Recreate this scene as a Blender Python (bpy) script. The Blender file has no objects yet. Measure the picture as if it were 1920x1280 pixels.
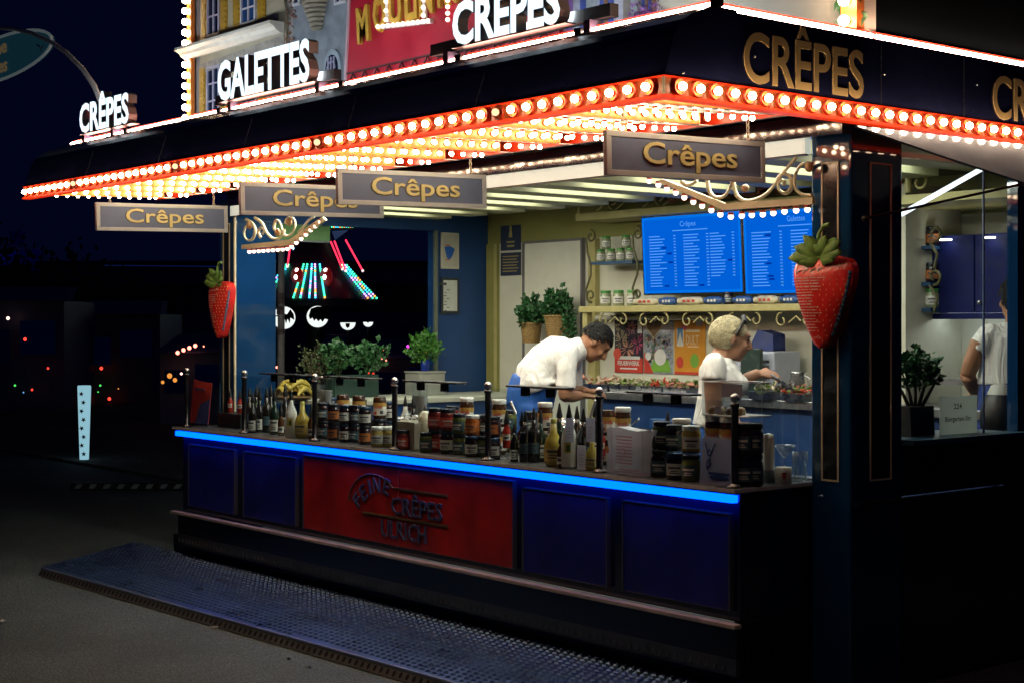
import bpy, bmesh, math, random
from mathutils import Vector, Matrix, Quaternion
random.seed(7)
S = bpy.context.scene
COL = S.collection
R_ = math.radians

# ------------------------------------------------------------------ camera
TH = R_(39.3)
FWD = Vector((-math.cos(TH), math.sin(TH), 0))
RGT = Vector((math.sin(TH), math.cos(TH), 0))
UP = Vector((0, 0, 1))
CAM = Vector((4.633, -5.075, 1.70))
FPX = 2887.0
cd = bpy.data.cameras.new('camera')
cam = bpy.data.objects.new('camera', cd)
COL.objects.link(cam)
cam.location = CAM
cam.rotation_euler = (R_(90), 0, R_(50.7))
cd.sensor_width = 36.0
cd.lens = 36.0 * FPX / 1920
cd.shift_y = -35.0 / 1920
cd.clip_start = 0.05
cd.clip_end = 600
S.camera = cam

# ------------------------------------------------------------------ night sky, no sun
W = bpy.data.worlds.new('World')
S.world = W
W.use_nodes = True
nt = W.node_tree
bg = nt.nodes['Background']
bg.inputs[0].default_value = (0.07, 0.13, 1.0, 1)
bg.inputs[1].default_value = 0.009
S.view_settings.view_transform = 'Standard'
S.view_settings.look = 'None'
S.view_settings.exposure = 0.0
S.view_settings.gamma = 1.0
S.view_settings.use_curve_mapping = False
try:
    S.cycles.use_denoising = True
    S.cycles.max_bounces = 6
    S.cycles.diffuse_bounces = 3
    S.cycles.glossy_bounces = 3
    S.cycles.transparent_max_bounces = 16
    S.cycles.caustics_reflective = False
    S.cycles.caustics_refractive = False
    S.cycles.sample_clamp_indirect = 4.0
except Exception:
    pass


def at(px, py, x=None, y=None, z=None, D=None):
    """Point in the place that the photograph shows at pixel (px, py), on the given plane."""
    d = FWD + RGT * ((px - 960) / FPX) + UP * ((605 - py) / FPX)
    if x is not None:
        t = (x - CAM.x) / d.x
    elif y is not None:
        t = (y - CAM.y) / d.y
    elif z is not None:
        t = (z - CAM.z) / d.z
    else:
        t = D
    return CAM + d * t


def ax(px, y):
    return at(px, 605, y=y).x


# ------------------------------------------------------------------ materials
MATS = {}


def M(name, col, rough=0.5, metal=0.0, emit=None, es=0.0, noise=0.08, ns=14.0, bump=0.0, bs=80.0, spec=0.5, coat=0.0):
    if name in MATS:
        return MATS[name]
    m = bpy.data.materials.new(name)
    m.use_nodes = True
    t = m.node_tree
    b = t.nodes['Principled BSDF']
    b.inputs['Base Color'].default_value = (*col, 1)
    b.inputs['Roughness'].default_value = rough
    b.inputs['Metallic'].default_value = metal
    b.inputs['Specular IOR Level'].default_value = spec
    b.inputs['Coat Weight'].default_value = coat
    b.inputs['Coat Roughness'].default_value = 0.08
    if emit is not None:
        b.inputs['Emission Color'].default_value = (*emit, 1)
        b.inputs['Emission Strength'].default_value = es
    if noise > 0 or bump > 0:
        tc = t.nodes.new('ShaderNodeTexCoord')
    if noise > 0:
        n = t.nodes.new('ShaderNodeTexNoise')
        n.inputs['Scale'].default_value = ns
        n.inputs['Detail'].default_value = 6
        t.links.new(tc.outputs['Object'], n.inputs['Vector'])
        r = t.nodes.new('ShaderNodeMapRange')
        r.inputs['From Min'].default_value = 0.25
        r.inputs['From Max'].default_value = 0.75
        r.inputs['To Min'].default_value = 1 - noise * 1.6
        r.inputs['To Max'].default_value = 1 + noise
        t.links.new(n.outputs['Fac'], r.inputs['Value'])
        v = t.nodes.new('ShaderNodeMix')
        v.data_type = 'RGBA'
        v.blend_type = 'MULTIPLY'
        v.inputs[0].default_value = 1.0
        v.inputs[6].default_value = (*col, 1)
        t.links.new(r.outputs['Result'], v.inputs[7])
        t.links.new(v.outputs[2], b.inputs['Base Color'])
        r2 = t.nodes.new('ShaderNodeMapRange')
        r2.inputs['From Min'].default_value = 0.3
        r2.inputs['From Max'].default_value = 0.7
        r2.inputs['To Min'].default_value = max(0.02, rough * 0.8)
        r2.inputs['To Max'].default_value = min(1, rough * 1.25)
        t.links.new(n.outputs['Fac'], r2.inputs['Value'])
        t.links.new(r2.outputs['Result'], b.inputs['Roughness'])
    if bump > 0:
        n2 = t.nodes.new('ShaderNodeTexNoise')
        n2.inputs['Scale'].default_value = bs
        n2.inputs['Detail'].default_value = 5
        t.links.new(tc.outputs['Object'], n2.inputs['Vector'])
        bp = t.nodes.new('ShaderNodeBump')
        bp.inputs['Strength'].default_value = bump
        bp.inputs['Distance'].default_value = 0.01
        t.links.new(n2.outputs['Fac'], bp.inputs['Height'])
        t.links.new(bp.outputs['Normal'], b.inputs['Normal'])
    MATS[name] = m
    return m


def E(name, col, s):
    """a lamp surface"""
    return M(name, (0.0, 0.0, 0.0), 0.5, emit=col, es=s, noise=0, spec=0.0)


def GLASS(name, tint=(0.93, 0.97, 0.98), refl=1.0):
    if name in MATS:
        return MATS[name]
    m = bpy.data.materials.new(name)
    m.use_nodes = True
    t = m.node_tree
    t.nodes.remove(t.nodes['Principled BSDF'])
    out = t.nodes['Material Output']
    tr = t.nodes.new('ShaderNodeBsdfTransparent')
    tr.inputs[0].default_value = (*tint, 1)
    gl = t.nodes.new('ShaderNodeBsdfGlossy')
    gl.inputs['Roughness'].default_value = 0.02
    lw = t.nodes.new('ShaderNodeLayerWeight')
    lw.inputs[0].default_value = 0.5
    pw = t.nodes.new('ShaderNodeMath')
    pw.operation = 'POWER'
    pw.inputs[1].default_value = 4.0
    mu = t.nodes.new('ShaderNodeMath')
    mu.operation = 'MULTIPLY_ADD'
    mu.inputs[1].default_value = 0.8 * refl
    mu.inputs[2].default_value = 0.035 * refl
    mu.use_clamp = True
    mx = t.nodes.new('ShaderNodeMixShader')
    t.links.new(lw.outputs['Facing'], pw.inputs[0])
    t.links.new(pw.outputs[0], mu.inputs[0])
    t.links.new(mu.outputs[0], mx.inputs[0])
    t.links.new(tr.outputs[0], mx.inputs[1])
    t.links.new(gl.outputs[0], mx.inputs[2])
    t.links.new(mx.outputs[0], out.inputs[0])
    MATS[name] = m
    return m


def PAPER(name, col, tr=0.5):
    """thin paper: lets some of the light behind it through"""
    if name in MATS:
        return MATS[name]
    m = M(name, col, 0.6, noise=0.05)
    t = m.node_tree
    b, out = t.nodes['Principled BSDF'], t.nodes['Material Output']
    tl = t.nodes.new('ShaderNodeBsdfTranslucent')
    tl.inputs[0].default_value = (*col, 1)
    mx = t.nodes.new('ShaderNodeMixShader')
    mx.inputs[0].default_value = tr
    t.links.new(b.outputs[0], mx.inputs[1])
    t.links.new(tl.outputs[0], mx.inputs[2])
    t.links.new(mx.outputs[0], out.inputs[0])
    return m


# ------------------------------------------------------------------ mesh builder
class MB:
    def __init__(s):
        s.v, s.f, s.m, s.s = [], [], [], []

    def add(s, vs, fs, mi=0, smooth=False):
        o = len(s.v)
        s.v += [Vector(v) for v in vs]
        for f in fs:
            s.f.append([i + o for i in f])
            s.m.append(mi)
            s.s.append(smooth)
        return s

    def box(s, x0, x1, y0, y1, z0, z1, mi=0):
        vs = [(x, y, z) for x in (x0, x1) for y in (y0, y1) for z in (z0, z1)]
        return s.add(vs, [(0, 1, 3, 2), (4, 6, 7, 5), (0, 4, 5, 1), (2, 3, 7, 6), (0, 2, 6, 4), (1, 5, 7, 3)], mi)

    def obox(s, o, u, v, n, mi=0):
        """box from corner o with edge vectors u v n"""
        o, u, v, n = Vector(o), Vector(u), Vector(v), Vector(n)
        vs = [o + u * a + v * b + n * c for a in (0, 1) for b in (0, 1) for c in (0, 1)]
        return s.add(vs, [(0, 1, 3, 2), (4, 6, 7, 5), (0, 4, 5, 1), (2, 3, 7, 6), (0, 2, 6, 4), (1, 5, 7, 3)], mi)

    def prism(s, pts, n, mi=0, smooth=False):
        """closed solid: polygon pts pushed by n"""
        k = len(pts)
        p = [Vector(a) for a in pts]
        n = Vector(n)
        vs = p + [a + n for a in p]
        fs = [list(range(k)), list(range(2 * k - 1, k - 1, -1))]
        s.add(vs, fs, mi)
        return s.add(vs, [(i, (i + 1) % k, k + (i + 1) % k, k + i) for i in range(k)], mi, smooth)

    def lathe(s, prof, n=16, c=(0, 0, 0), mi=0, a0=0.0, a1=2 * math.pi, mis=None, smooth=True):
        c = Vector(c)
        full = abs(a1 - a0 - 2 * math.pi) < 1e-6
        k = n if full else n + 1
        vs = []
        for r, z in prof:
            for i in range(k):
                a = a0 + (a1 - a0) * i / n
                vs.append(c + Vector((r * math.cos(a), r * math.sin(a), z)))
        o = len(s.v)
        s.v += vs
        for j in range(len(prof) - 1):
            for i in range(n):
                i2 = (i + 1) % k
                s.f.append([o + j * k + i, o + j * k + i2, o + (j + 1) * k + i2, o + (j + 1) * k + i])
                s.m.append(mis[j] if mis else mi)
                s.s.append(smooth)
        return s

    def tube(s, pts, r, n=8, mi=0, cap=True, closed=False, flat=1.0):
        p = [Vector(a) for a in pts]
        k = len(p)
        rs = r if isinstance(r, (list, tuple)) else [r] * k
        t0 = (p[1] - p[0]).normalized()
        nrm = t0.orthogonal().normalized()
        rings = []
        for i in range(k):
            if closed:
                t = (p[(i + 1) % k] - p[i - 1]).normalized()
            elif i == 0:
                t = t0
            elif i == k - 1:
                t = (p[-1] - p[-2]).normalized()
            else:
                t = ((p[i + 1] - p[i]).normalized() + (p[i] - p[i - 1]).normalized())
                t = t.normalized() if t.length > 1e-6 else (p[i + 1] - p[i]).normalized()
            nrm = (nrm - t * nrm.dot(t))
            nrm = nrm.normalized() if nrm.length > 1e-6 else t.orthogonal().normalized()
            b = t.cross(nrm)
            rings.append([p[i] + (nrm * math.cos(2 * math.pi * j / n) + b * math.sin(2 * math.pi * j / n) * flat) * rs[i] for j in range(n)])
        vs = [v for q in rings for v in q]
        fs = []
        for i in range(k - (0 if closed else 1)):
            i2 = (i + 1) % k
            for j in range(n):
                j2 = (j + 1) % n
                fs.append((i * n + j, i * n + j2, i2 * n + j2, i2 * n + j))
        s.add(vs, fs, mi, True)
        if cap and not closed:
            s.add(rings[0], [list(range(n - 1, -1, -1))], mi)
            s.add(rings[-1], [list(range(n))], mi)
        return s

    def ball(s, c, r, n=10, k=7, mi=0, rot=None):
        c = Vector(c)
        r = Vector(r) if not isinstance(r, (int, float)) else Vector((r, r, r))
        vs, fs = [], []
        for j in range(k + 1):
            th = math.pi * j / k
            for i in range(n):
                a = 2 * math.pi * i / n
                q = Vector((r.x * math.sin(th) * math.cos(a), r.y * math.sin(th) * math.sin(a), r.z * math.cos(th)))
                if rot is not None:
                    q = rot @ q
                vs.append(c + q)
        for j in range(k):
            for i in range(n):
                i2 = (i + 1) % n
                fs.append((j * n + i, (j + 1) * n + i, (j + 1) * n + i2, j * n + i2))
        return s.add(vs, fs, mi, True)

    def text(s, body, o, u, v, w, h, mi=0, ext=0.0, bold=0.0, res=2):
        """lettering: o = left end of the base line, u right, v up (unit), w = length, h = cap height"""
        vs, fs, x0, x1, cap = text_geo(body, bold, res, ext > 0)
        o, u, v = Vector(o), Vector(u).normalized(), Vector(v).normalized()
        n = u.cross(v)
        sx, sy = w / (x1 - x0), h / cap
        return s.add([o + u * ((p[0] - x0) * sx) + v * (p[1] * sy) + n * (p[2] * ext + ext) for p in vs], fs, mi)

    def xf(s, m, start=0):
        for i in range(start, len(s.v)):
            s.v[i] = m @ s.v[i]
        return s


TXT = {}


def text_geo(body, bold, res, solid):
    key = (body, bold, res, solid)
    if key in TXT:
        return TXT[key]

    def raw(b):
        c = bpy.data.curves.new('t', 'FONT')
        c.body = b
        c.size = 1
        c.offset = bold
        c.resolution_u = res
        c.extrude = 1.0 if solid else 0.0
        o = bpy.data.objects.new('t', c)
        me = bpy.data.meshes.new_from_object(o)
        vs = [tuple(q.co) for q in me.vertices]
        fs = [list(q.vertices) for q in me.polygons]
        bpy.data.objects.remove(o)
        bpy.data.curves.remove(c)
        bpy.data.meshes.remove(me)
        return vs, fs
    vs, fs = raw(body)
    ev, _ = raw('E')
    cap = max(q[1] for q in ev)
    TXT[key] = (vs, fs, min(q[0] for q in vs), max(q[0] for q in vs), cap)
    return TXT[key]


WL = {}


def tag(o, label=None, cat=None, group=None, kind=None):
    if label:
        o['label'] = label
    if cat:
        o['category'] = cat
    if group:
        o['group'] = group
    if kind:
        o['kind'] = kind
    return o


def build(mb, name, mats, parent=None, label=None, cat=None, group=None, kind=None, loc=None, local=False, bevel=0.0, smooth=None):
    if not isinstance(mats, (list, tuple)):
        mats = [mats]
    off = Vector((0, 0, 0))
    if parent is not None and not local:
        off = WL.get(parent.name, Vector((0, 0, 0)))
    elif loc is not None and parent is None and not local:
        off = Vector(loc)
    me = bpy.data.meshes.new(name)
    me.from_pydata([tuple(v - off) for v in mb.v], [], mb.f)
    for m in mats:
        me.materials.append(m)
    me.polygons.foreach_set('material_index', [min(i, len(mats) - 1) for i in mb.m])
    me.polygons.foreach_set('use_smooth', mb.s if smooth is None else [smooth] * len(mb.s))
    if len(mb.f) < 9000:
        bmx = bmesh.new()
        bmx.from_mesh(me)
        bmesh.ops.recalc_face_normals(bmx, faces=bmx.faces)
        bmx.to_mesh(me)
        bmx.free()
    me.update()
    o = bpy.data.objects.new(name, me)
    COL.objects.link(o)
    if parent is not None:
        o.parent = parent
        WL[o.name] = WL.get(parent.name, Vector((0, 0, 0)))
    elif loc is not None:
        o.location = loc
        WL[o.name] = Vector(loc)
    if bevel:
        b = o.modifiers.new('bevel', 'BEVEL')
        b.width = bevel
        b.segments = 2
        b.limit_method = 'ANGLE'
    return tag(o, label, cat, group, kind)


def thing(name, label, cat, loc=(0, 0, 0), rotz=0.0, group=None):
    o = bpy.data.objects.new(name, None)
    COL.objects.link(o)
    o.location = loc
    o.rotation_euler = (0, 0, rotz)
    WL[o.name] = Vector(loc)
    return tag(o, label, cat, group)


def dup(root, loc, rotz=0.0, label=None, group=None, scale=1.0):
    r = root.copy()
    COL.objects.link(r)
    r.location = loc
    r.rotation_euler = (0, 0, rotz)
    r.scale = (scale,) * 3 if not isinstance(scale, tuple) else scale
    WL[r.name] = Vector(loc)
    tag(r, label, None, group)
    for ch in list(root.children):
        c = ch.copy()
        COL.objects.link(c)
        c.parent = r
        for g in list(ch.children):
            d = g.copy()
            COL.objects.link(d)
            d.parent = c
    return r


def inst(mesh, name, parent, loc, rot=None):
    o = bpy.data.objects.new(name, mesh)
    COL.objects.link(o)
    o.parent = parent
    o.location = Vector(loc) - WL.get(parent.name, Vector((0, 0, 0)))
    if rot is not None:
        o.rotation_euler = rot
    return o


def mesh_of(mb, name, mats):
    o = build(mb, name, mats, local=True)
    me = o.data
    bpy.data.objects.remove(o)
    return me


def spiral(c, u, v, r0, r1, a0, a1, n=22):
    c, u, v = Vector(c), Vector(u), Vector(v)
    out = []
    for i in range(n + 1):
        t = i / n
        a = a0 + (a1 - a0) * t
        r = r0 + (r1 - r0) * t
        out.append(c + u * (r * math.cos(a)) + v * (r * math.sin(a)))
    return out


def curve(pts, k=4):
    """smooth line through the points (Catmull-Rom)"""
    p = [Vector(a) for a in pts]
    if len(p) < 3:
        return p
    p = [p[0] * 2 - p[1]] + p + [p[-1] * 2 - p[-2]]
    out = []
    for i in range(1, len(p) - 2):
        for j in range(k):
            t = j / k
            a, b, c, d = p[i - 1:i + 3]
            out.append(.5 * (2 * b + (c - a) * t + (2 * a - 5 * b + 4 * c - d) * t * t + (3 * b - a - 3 * c + d) * t ** 3))
    return out + [p[-2]]


X, Y, Z = Vector((1, 0, 0)), Vector((0, 1, 0)), Vector((0, 0, 1))

# ------------------------------------------------------------------ palette
navy = M('navy_lacquer', (0.006, 0.012, 0.045), 0.16, noise=0.15, ns=5, coat=0.4)
navy2 = M('navy_panel', (0.006, 0.012, 0.21), 0.40, noise=0.35, ns=3.5)
colblue = M('column_blue', (0.006, 0.038, 0.115), 0.035, noise=0.1, ns=4)
blackp = M('black_paint', (0.006, 0.006, 0.008), 0.45, noise=0.2)
darkm = M('dark_metal', (0.03, 0.032, 0.035), 0.35, metal=0.8, noise=0.15)
chrome = M('brushed_steel', (0.55, 0.56, 0.57), 0.28, metal=1.0, noise=0.1, ns=30)
steel = M('worn_steel', (0.34, 0.35, 0.36), 0.34, metal=0.9, noise=0.18, ns=25)
gold = M('gold_paint', (0.50, 0.36, 0.12), 0.4, noise=0.08)
palegold = M('pale_gold_paint', (0.68, 0.60, 0.40), 0.45, noise=0.07)
bronze = M('bronze_trim', (0.72, 0.60, 0.44), 0.35, metal=0.3, noise=0.12)
redtrim = M('red_trim', (0.62, 0.035, 0.008), 0.35, noise=0.1)
redglow = M('lit_red_edging', (0.62, 0.035, 0.008), 0.35, noise=0, emit=(1, .04, .006), es=.75)  # plain trim, emission added to imitate the red halo round the bulbs
orangep = M('orange_enamel', (0.70, 0.19, 0.03), 0.4, noise=0.06)
whitep = M('white_enamel', (0.80, 0.78, 0.74), 0.4, noise=0.05)
creamp = M('cream_paint', (0.62, 0.60, 0.48), 0.5, noise=0.06)
wallp = M('wall_panel_cream', (0.70, 0.69, 0.57), 0.5, noise=0.05, ns=5)
olive = M('olive_paint', (0.27, 0.26, 0.075), 0.55, noise=0.1, ns=4)
olived = M('olive_gold', (0.46, 0.41, 0.17), 0.45, noise=0.1)
redp = M('red_panel', (0.46, 0.014, 0.010), 0.42, noise=0.35, ns=4)
asph = M('asphalt', (0.058, 0.056, 0.05), 0.85, noise=0.35, ns=2.0, bump=0.6, bs=170)
bulbm = E('bulb_glow', (1.0, 0.70, 0.44), 52.0)
bulbs_soft = E('small_bulb_glow', (1.0, 0.72, 0.55), 3.2)
sock = M('bulb_socket', (0.45, 0.05, 0.015), 0.4, noise=0.1)
glass = GLASS('clear_glass')
ledblue = E('blue_led', (0.0, 0.048, 1.0), 7.5)
neon = E('warm_white_neon', (1.0, 0.64, 0.48), 46.0)
letterw = E('lit_white_letter', (0.74, 0.90, 1.0), 1.5)
backfill = E('letter_back_light', (0.86, 0.94, 1.0), 42.0)  # glow added to the letter backs to brighten the facade
lampw = E('ceiling_lamp_glow', (1.0, 1.0, 0.84), 50.0)
lampfill = E('recessed_lamp_glow', (1.0, 1.0, 0.86), 7.0)

# ------------------------------------------------------------------ ground
g = MB()
g.add([(-160, -60, 0), (60, -60, 0), (60, 200, 0), (-160, 200, 0)], [(0, 1, 2, 3)])
# asphalt: fine aggregate, large worn patches, pale grit
ga = bpy.data.materials.new('asphalt_ground')
ga.use_nodes = True
t = ga.node_tree
b = t.nodes['Principled BSDF']
tc = t.nodes.new('ShaderNodeTexCoord')
n1 = t.nodes.new('ShaderNodeTexNoise'); n1.inputs['Scale'].default_value = 0.9; n1.inputs['Detail'].default_value = 8
n2 = t.nodes.new('ShaderNodeTexNoise'); n2.inputs['Scale'].default_value = 85; n2.inputs['Detail'].default_value = 3
n3 = t.nodes.new('ShaderNodeTexVoronoi'); n3.inputs['Scale'].default_value = 95
for n in (n1, n2, n3):
    t.links.new(tc.outputs['Object'], n.inputs['Vector'])
cr = t.nodes.new('ShaderNodeValToRGB')
cr.color_ramp.elements[0].position = 0.3; cr.color_ramp.elements[0].color = (0.022, 0.034, 0.037, 1)
cr.color_ramp.elements[1].position = 0.75; cr.color_ramp.elements[1].color = (0.056, 0.078, 0.082, 1)
t.links.new(n1.outputs['Fac'], cr.inputs[0])
r = t.nodes.new('ShaderNodeMapRange'); r.inputs[1].default_value = 0.3; r.inputs[2].default_value = 0.7; r.inputs[3].default_value = 0.45; r.inputs[4].default_value = 1.6
t.links.new(n2.outputs['Fac'], r.inputs[0])
n4 = t.nodes.new('ShaderNodeTexVoronoi'); n4.inputs['Scale'].default_value = 150
t.links.new(tc.outputs['Object'], n4.inputs['Vector'])
sx = t.nodes.new('ShaderNodeSeparateColor')
t.links.new(n4.outputs['Color'], sx.inputs[0])
r4 = t.nodes.new('ShaderNodeMapRange'); r4.inputs[3].default_value = 0.30; r4.inputs[4].default_value = 1.75
t.links.new(sx.outputs[0], r4.inputs[0])
mm = t.nodes.new('ShaderNodeMath'); mm.operation = 'MULTIPLY'
t.links.new(r.outputs[0], mm.inputs[0]); t.links.new(r4.outputs[0], mm.inputs[1])
mx = t.nodes.new('ShaderNodeMix'); mx.data_type = 'RGBA'; mx.blend_type = 'MULTIPLY'; mx.inputs[0].default_value = 1
t.links.new(cr.outputs[0], mx.inputs[6]); t.links.new(mm.outputs[0], mx.inputs[7])
t.links.new(mx.outputs[2], b.inputs['Base Color'])
b.inputs['Roughness'].default_value = 0.82
bp = t.nodes.new('ShaderNodeBump'); bp.inputs['Strength'].default_value = 0.7; bp.inputs['Distance'].default_value = 0.006
t.links.new(n3.outputs['Distance'], bp.inputs['Height']); t.links.new(bp.outputs[0], b.inputs['Normal'])
build(g, 'ground', ga, kind='structure')

# strip of paving slabs behind the left end of the stall
slab_m = M('paving_slab', (0.075, 0.07, 0.062), 0.8, noise=0.35, ns=3, bump=0.4, bs=60)
pv = build(MB().box(-22, -6.2, 2.6, 4.9, 0.002, 0.010), 'pavement', M('joint_sand', (0.02, 0.02, 0.018), 0.9), kind='structure')
WL[pv.name] = Vector((0, 0, 0))
for i in range(26):
    for j in range(4):
        x0 = -6.25 - i * 0.6 - (0.3 if j % 2 else 0)
        y0 = 2.62 + j * 0.57
        h = 0.026 + random.uniform(-0.004, 0.004)
        if i == 0 and j == 0:
            sm = mesh_of(MB().box(-0.29, 0.29, -0.275, 0.275, 0.0, 0.02), 'slab', [slab_m])
        o = inst(sm, 'slab', pv, (x0 - 0.3, y0 + 0.28, h - 0.02 + 0.006), (random.uniform(-.006, .006), random.uniform(-.006, .006), 0))

# ------------------------------------------------------------------ tread plate platform in front of the stall
plat = thing('tread_plate_platform', 'low steel platform of raised tread plate lying in front of the counter', 'platform', (-2.6, -0.5, 0))
pz = 0.058
poly = [(-5.40, -0.955), (-1.93, -0.845), (0.02, -0.783), (0.02, 0.055), (-6.12, 0.055)]
plm = M('tread_plate_steel', (0.06, 0.115, 0.22), 0.32, metal=0.8, noise=0.05, ns=6)
build(MB().prism([(x, y, pz - 0.012) for x, y in poly], (0, 0, 0.012)), 'deck', plm, plat)
# raised tread bars, alternate directions, in rows
st = MB()
y = -0.925
row = 0
while y < 0.04:
    x = -6.1 + (0.026 if row % 2 else 0)
    while x < -0.01:
        lim = -5.40 - (y + 0.955) * 0.72 + 0.06
        fy = -0.955 + (x + 5.40) * 0.0317 + 0.03
        if x > lim and y > fy:
            z0, z1 = pz, pz + 0.009
            l, w = 0.0195, 0.0185
            st.add([(x - l, y, z0), (x, y - w, z0), (x + l, y, z0), (x, y + w, z0), (x - l * .45, y, z1), (x, y - w * .45, z1), (x + l * .45, y, z1), (x, y + w * .45, z1)],
                   [(0, 1, 5, 4), (1, 2, 6, 5), (2, 3, 7, 6), (3, 0, 4, 7), (4, 5, 6, 7)], 0, False)
        x += 0.052
    y += 0.0480
    row += 1
build(st, 'tread_bars', plm, plat, kind='stuff')
# front edge with notched side
p0, p1 = Vector((-5.40, -0.955, 0)), Vector((0.02, -0.783, 0))
dv = (p1 - p0).normalized()
nv = Vector((dv.y, -dv.x, 0))
L = (p1 - p0).length
ed = MB()
ed.prism([p0 + Z * .004 + nv * .030, p0 + Z * .045 + nv * .004, p0 + Z * .045 - nv * .02, p0 + Z * .004 - nv * .02], dv * L)
edo = build(ed, 'notched_edge', M('edge_steel', (.22, .23, .22), .45, metal=.4, noise=.2), plat)
sl = (nv * -.026 + Z * .041).normalized()
so = (nv * .041 + Z * .026).normalized()
nt_ = MB()
k = 0
while k * 0.052 < L - 0.05:
    c = p0 + dv * (k * 0.052 + 0.026) + Z * .0245 + nv * .017 + so * .0012
    nt_.add([c + dv * (.013 * math.cos(q)) + sl * (.017 * math.sin(q)) for q in [i * math.pi / 4 for i in range(8)]], [list(range(8))])
    k += 1
build(nt_, 'notches', blackp, edo, kind='stuff')
build(MB().obox(p0 + Z * 0.046, dv * L, nv * 0.006, Z * 0.012), 'edge_strip', M('edge_strip_zinc', (.5, .52, .58), .35, metal=.5), plat)
build(MB().box(-5.3, -0.05, -0.7, -0.6, 0.0, pz - 0.013).box(-5.3, -0.05, -0.1, 0.0, 0.0, pz - 0.013), 'support_beam', darkm, plat)

# ------------------------------------------------------------------ the stall
stall = thing('crepe_stall', 'navy blue crepe stall with bulb lined canopy, open counter and gold lettering', 'food stall', (0, 0, 0))
FZ = 0.20   # stall floor
A, O = 0.55, -1.0

build(MB().box(-5.55, -.065, 0.09, 2.85, 0.001, FZ - 0.02), 'chassis', blackp, stall)
build(MB().box(-5.3, -.065, 0.06, 2.85, FZ - 0.02, FZ), 'floor', M('floor_vinyl', (0.12, 0.12, 0.12), 0.5), stall)
build(MB().box(-5.3, 0.0, 0.0, 0.05, 0.211, 0.352).box(-5.3, 0.0, 0.02, 0.05, 0.13, 0.211), 'kick_board', M('kick_board_black', (0.012, 0.012, 0.016), 0.35, noise=0.2), stall)
ts = MB()
ts.box(-5.3, 0.0, -0.004, 0.02, 0.138, 0.211)
k = 0
x = -5.27
while x < -0.03:
    z = 0.150
    ts.add([(x - .021, -0.0042, z), (x + .021, -0.0042, z), (x, -0.0042, z + .048), (x, -0.013, z + .014)], [(0, 1, 3), (1, 2, 3), (2, 0, 3)])
    x += 0.050
build(ts, 'tread_strip', M('tread_strip_steel', (0.10, 0.12, 0.11), 0.45, metal=0.4, noise=0.2), stall)
build(MB().box(-5.34, 0.03, -0.045, 0.0, 0.354, 0.374), 'bronze_trim', bronze, stall, bevel=0.004)

# counter
cb = MB()
cb.box(-5.28, -0.01, 0.03, 0.60, 0.374, 0.944)
build(cb, 'counter_body', navy, stall)
panels = [(355, 440, navy2, .847), (458, 555, navy2, .847), (570, 962, redp, .872), (983, 1138, navy2, .847), (1170, 1368, navy2, .847)]
bead = M('panel_bead', (0.16, 0.17, 0.17), 0.35, metal=0.5)
redpanel = None
for i, (pa, pb, m, zt) in enumerate(panels):
    x0, x1 = ax(pa, 0.01), ax(pb, 0.01)
    zb = 0.42
    pm = MB().box(x0, x1, 0.006, 0.03, zb, zt)
    p = build(pm, 'front_panel', m, stall, bevel=0.006)
    if m is redp:
        redpanel = p
        tag(p, 'red front panel with lettering')
    w = 0.007
    fr = MB()
    fr.box(x0 - w, x1 + w, 0.002, 0.03, zt + 0.001, zt + w).box(x0 - w, x0 - .001, 0.002, 0.03, zb, zt).box(x1 + .001, x1 + w, 0.002, 0.03, zb, zt)
    build(fr, 'bead', bead, p)
# lettering on the red panel: FEINE on an arch, CREPES, ULRICH and rules
rl = M('panel_letter_blue', (0.07, 0.11, 0.22), 0.35, noise=0.1)
rr = M('panel_rule_gold', (0.12, 0.09, 0.035), 0.4)
lm = MB()
yy = 0.0055


def onp(px, py):
    return at(px, py, y=yy)


arc_c = Vector(((onp(655, 0).x + onp(748, 0).x) / 2, yy, 0.640))
Rx, Rz = (onp(748, 0).x - onp(655, 0).x) / 2, 0.175
for ch, cpx, cpy, ang, w in (('F', 671, 936, 52, .052), ('E', 682, 922, 36, .056), ('I', 694, 912, 18, .016), ('N', 707, 908, 2, .07), ('E', 726, 911, -16, .056)):
    c = onp(cpx, cpy)
    tl = R_(ang)
    u = X * math.cos(tl) + Z * math.sin(tl)
    v = -X * math.sin(tl) + Z * math.cos(tl)
    lm.text(ch, c - u * w / 2 - v * .045, u, v, w, 0.088, ext=0.004, bold=0.0)
q = onp(735, 963)
e = onp(830, 963)
zc = lambda px, py: onp(px, py).z
lm.text('CRÊPES', (q.x, yy, .606), X, Z, e.x - q.x, 0.098, ext=0.004, bold=0.0)
q, e = onp(716, 1000), onp(800, 1000)
lm.text('ULRICH', (q.x, yy, .466), X, Z, e.x - q.x, 0.098, ext=0.004, bold=0.0)
build(lm, 'lettering', rl, redpanel)
ru = MB()
ru.tube([arc_c + X * (Rx * math.cos(R_(a))) + Z * (Rz * math.sin(R_(a))) for a in range(180, 39, -10)], 0.006, 6)
za = .752
ru.box(onp(740, 0).x, onp(840, 0).x, 0.0, 0.005, za - 0.006, za + 0.006)
zb_ = .584
ru.box(onp(681, 0).x, onp(840, 0).x, 0.0, 0.005, zb_ - 0.006, zb_ + 0.006)
build(ru, 'rule', rr, redpanel)
seam = onp(747, 0).x
build(MB().box(seam - 0.002, seam + 0.002, 0.003, 0.006, 0.42, 0.872), 'joint', M('joint_bright', (0.5, 0.12, 0.10), 0.3), redpanel)

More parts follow.
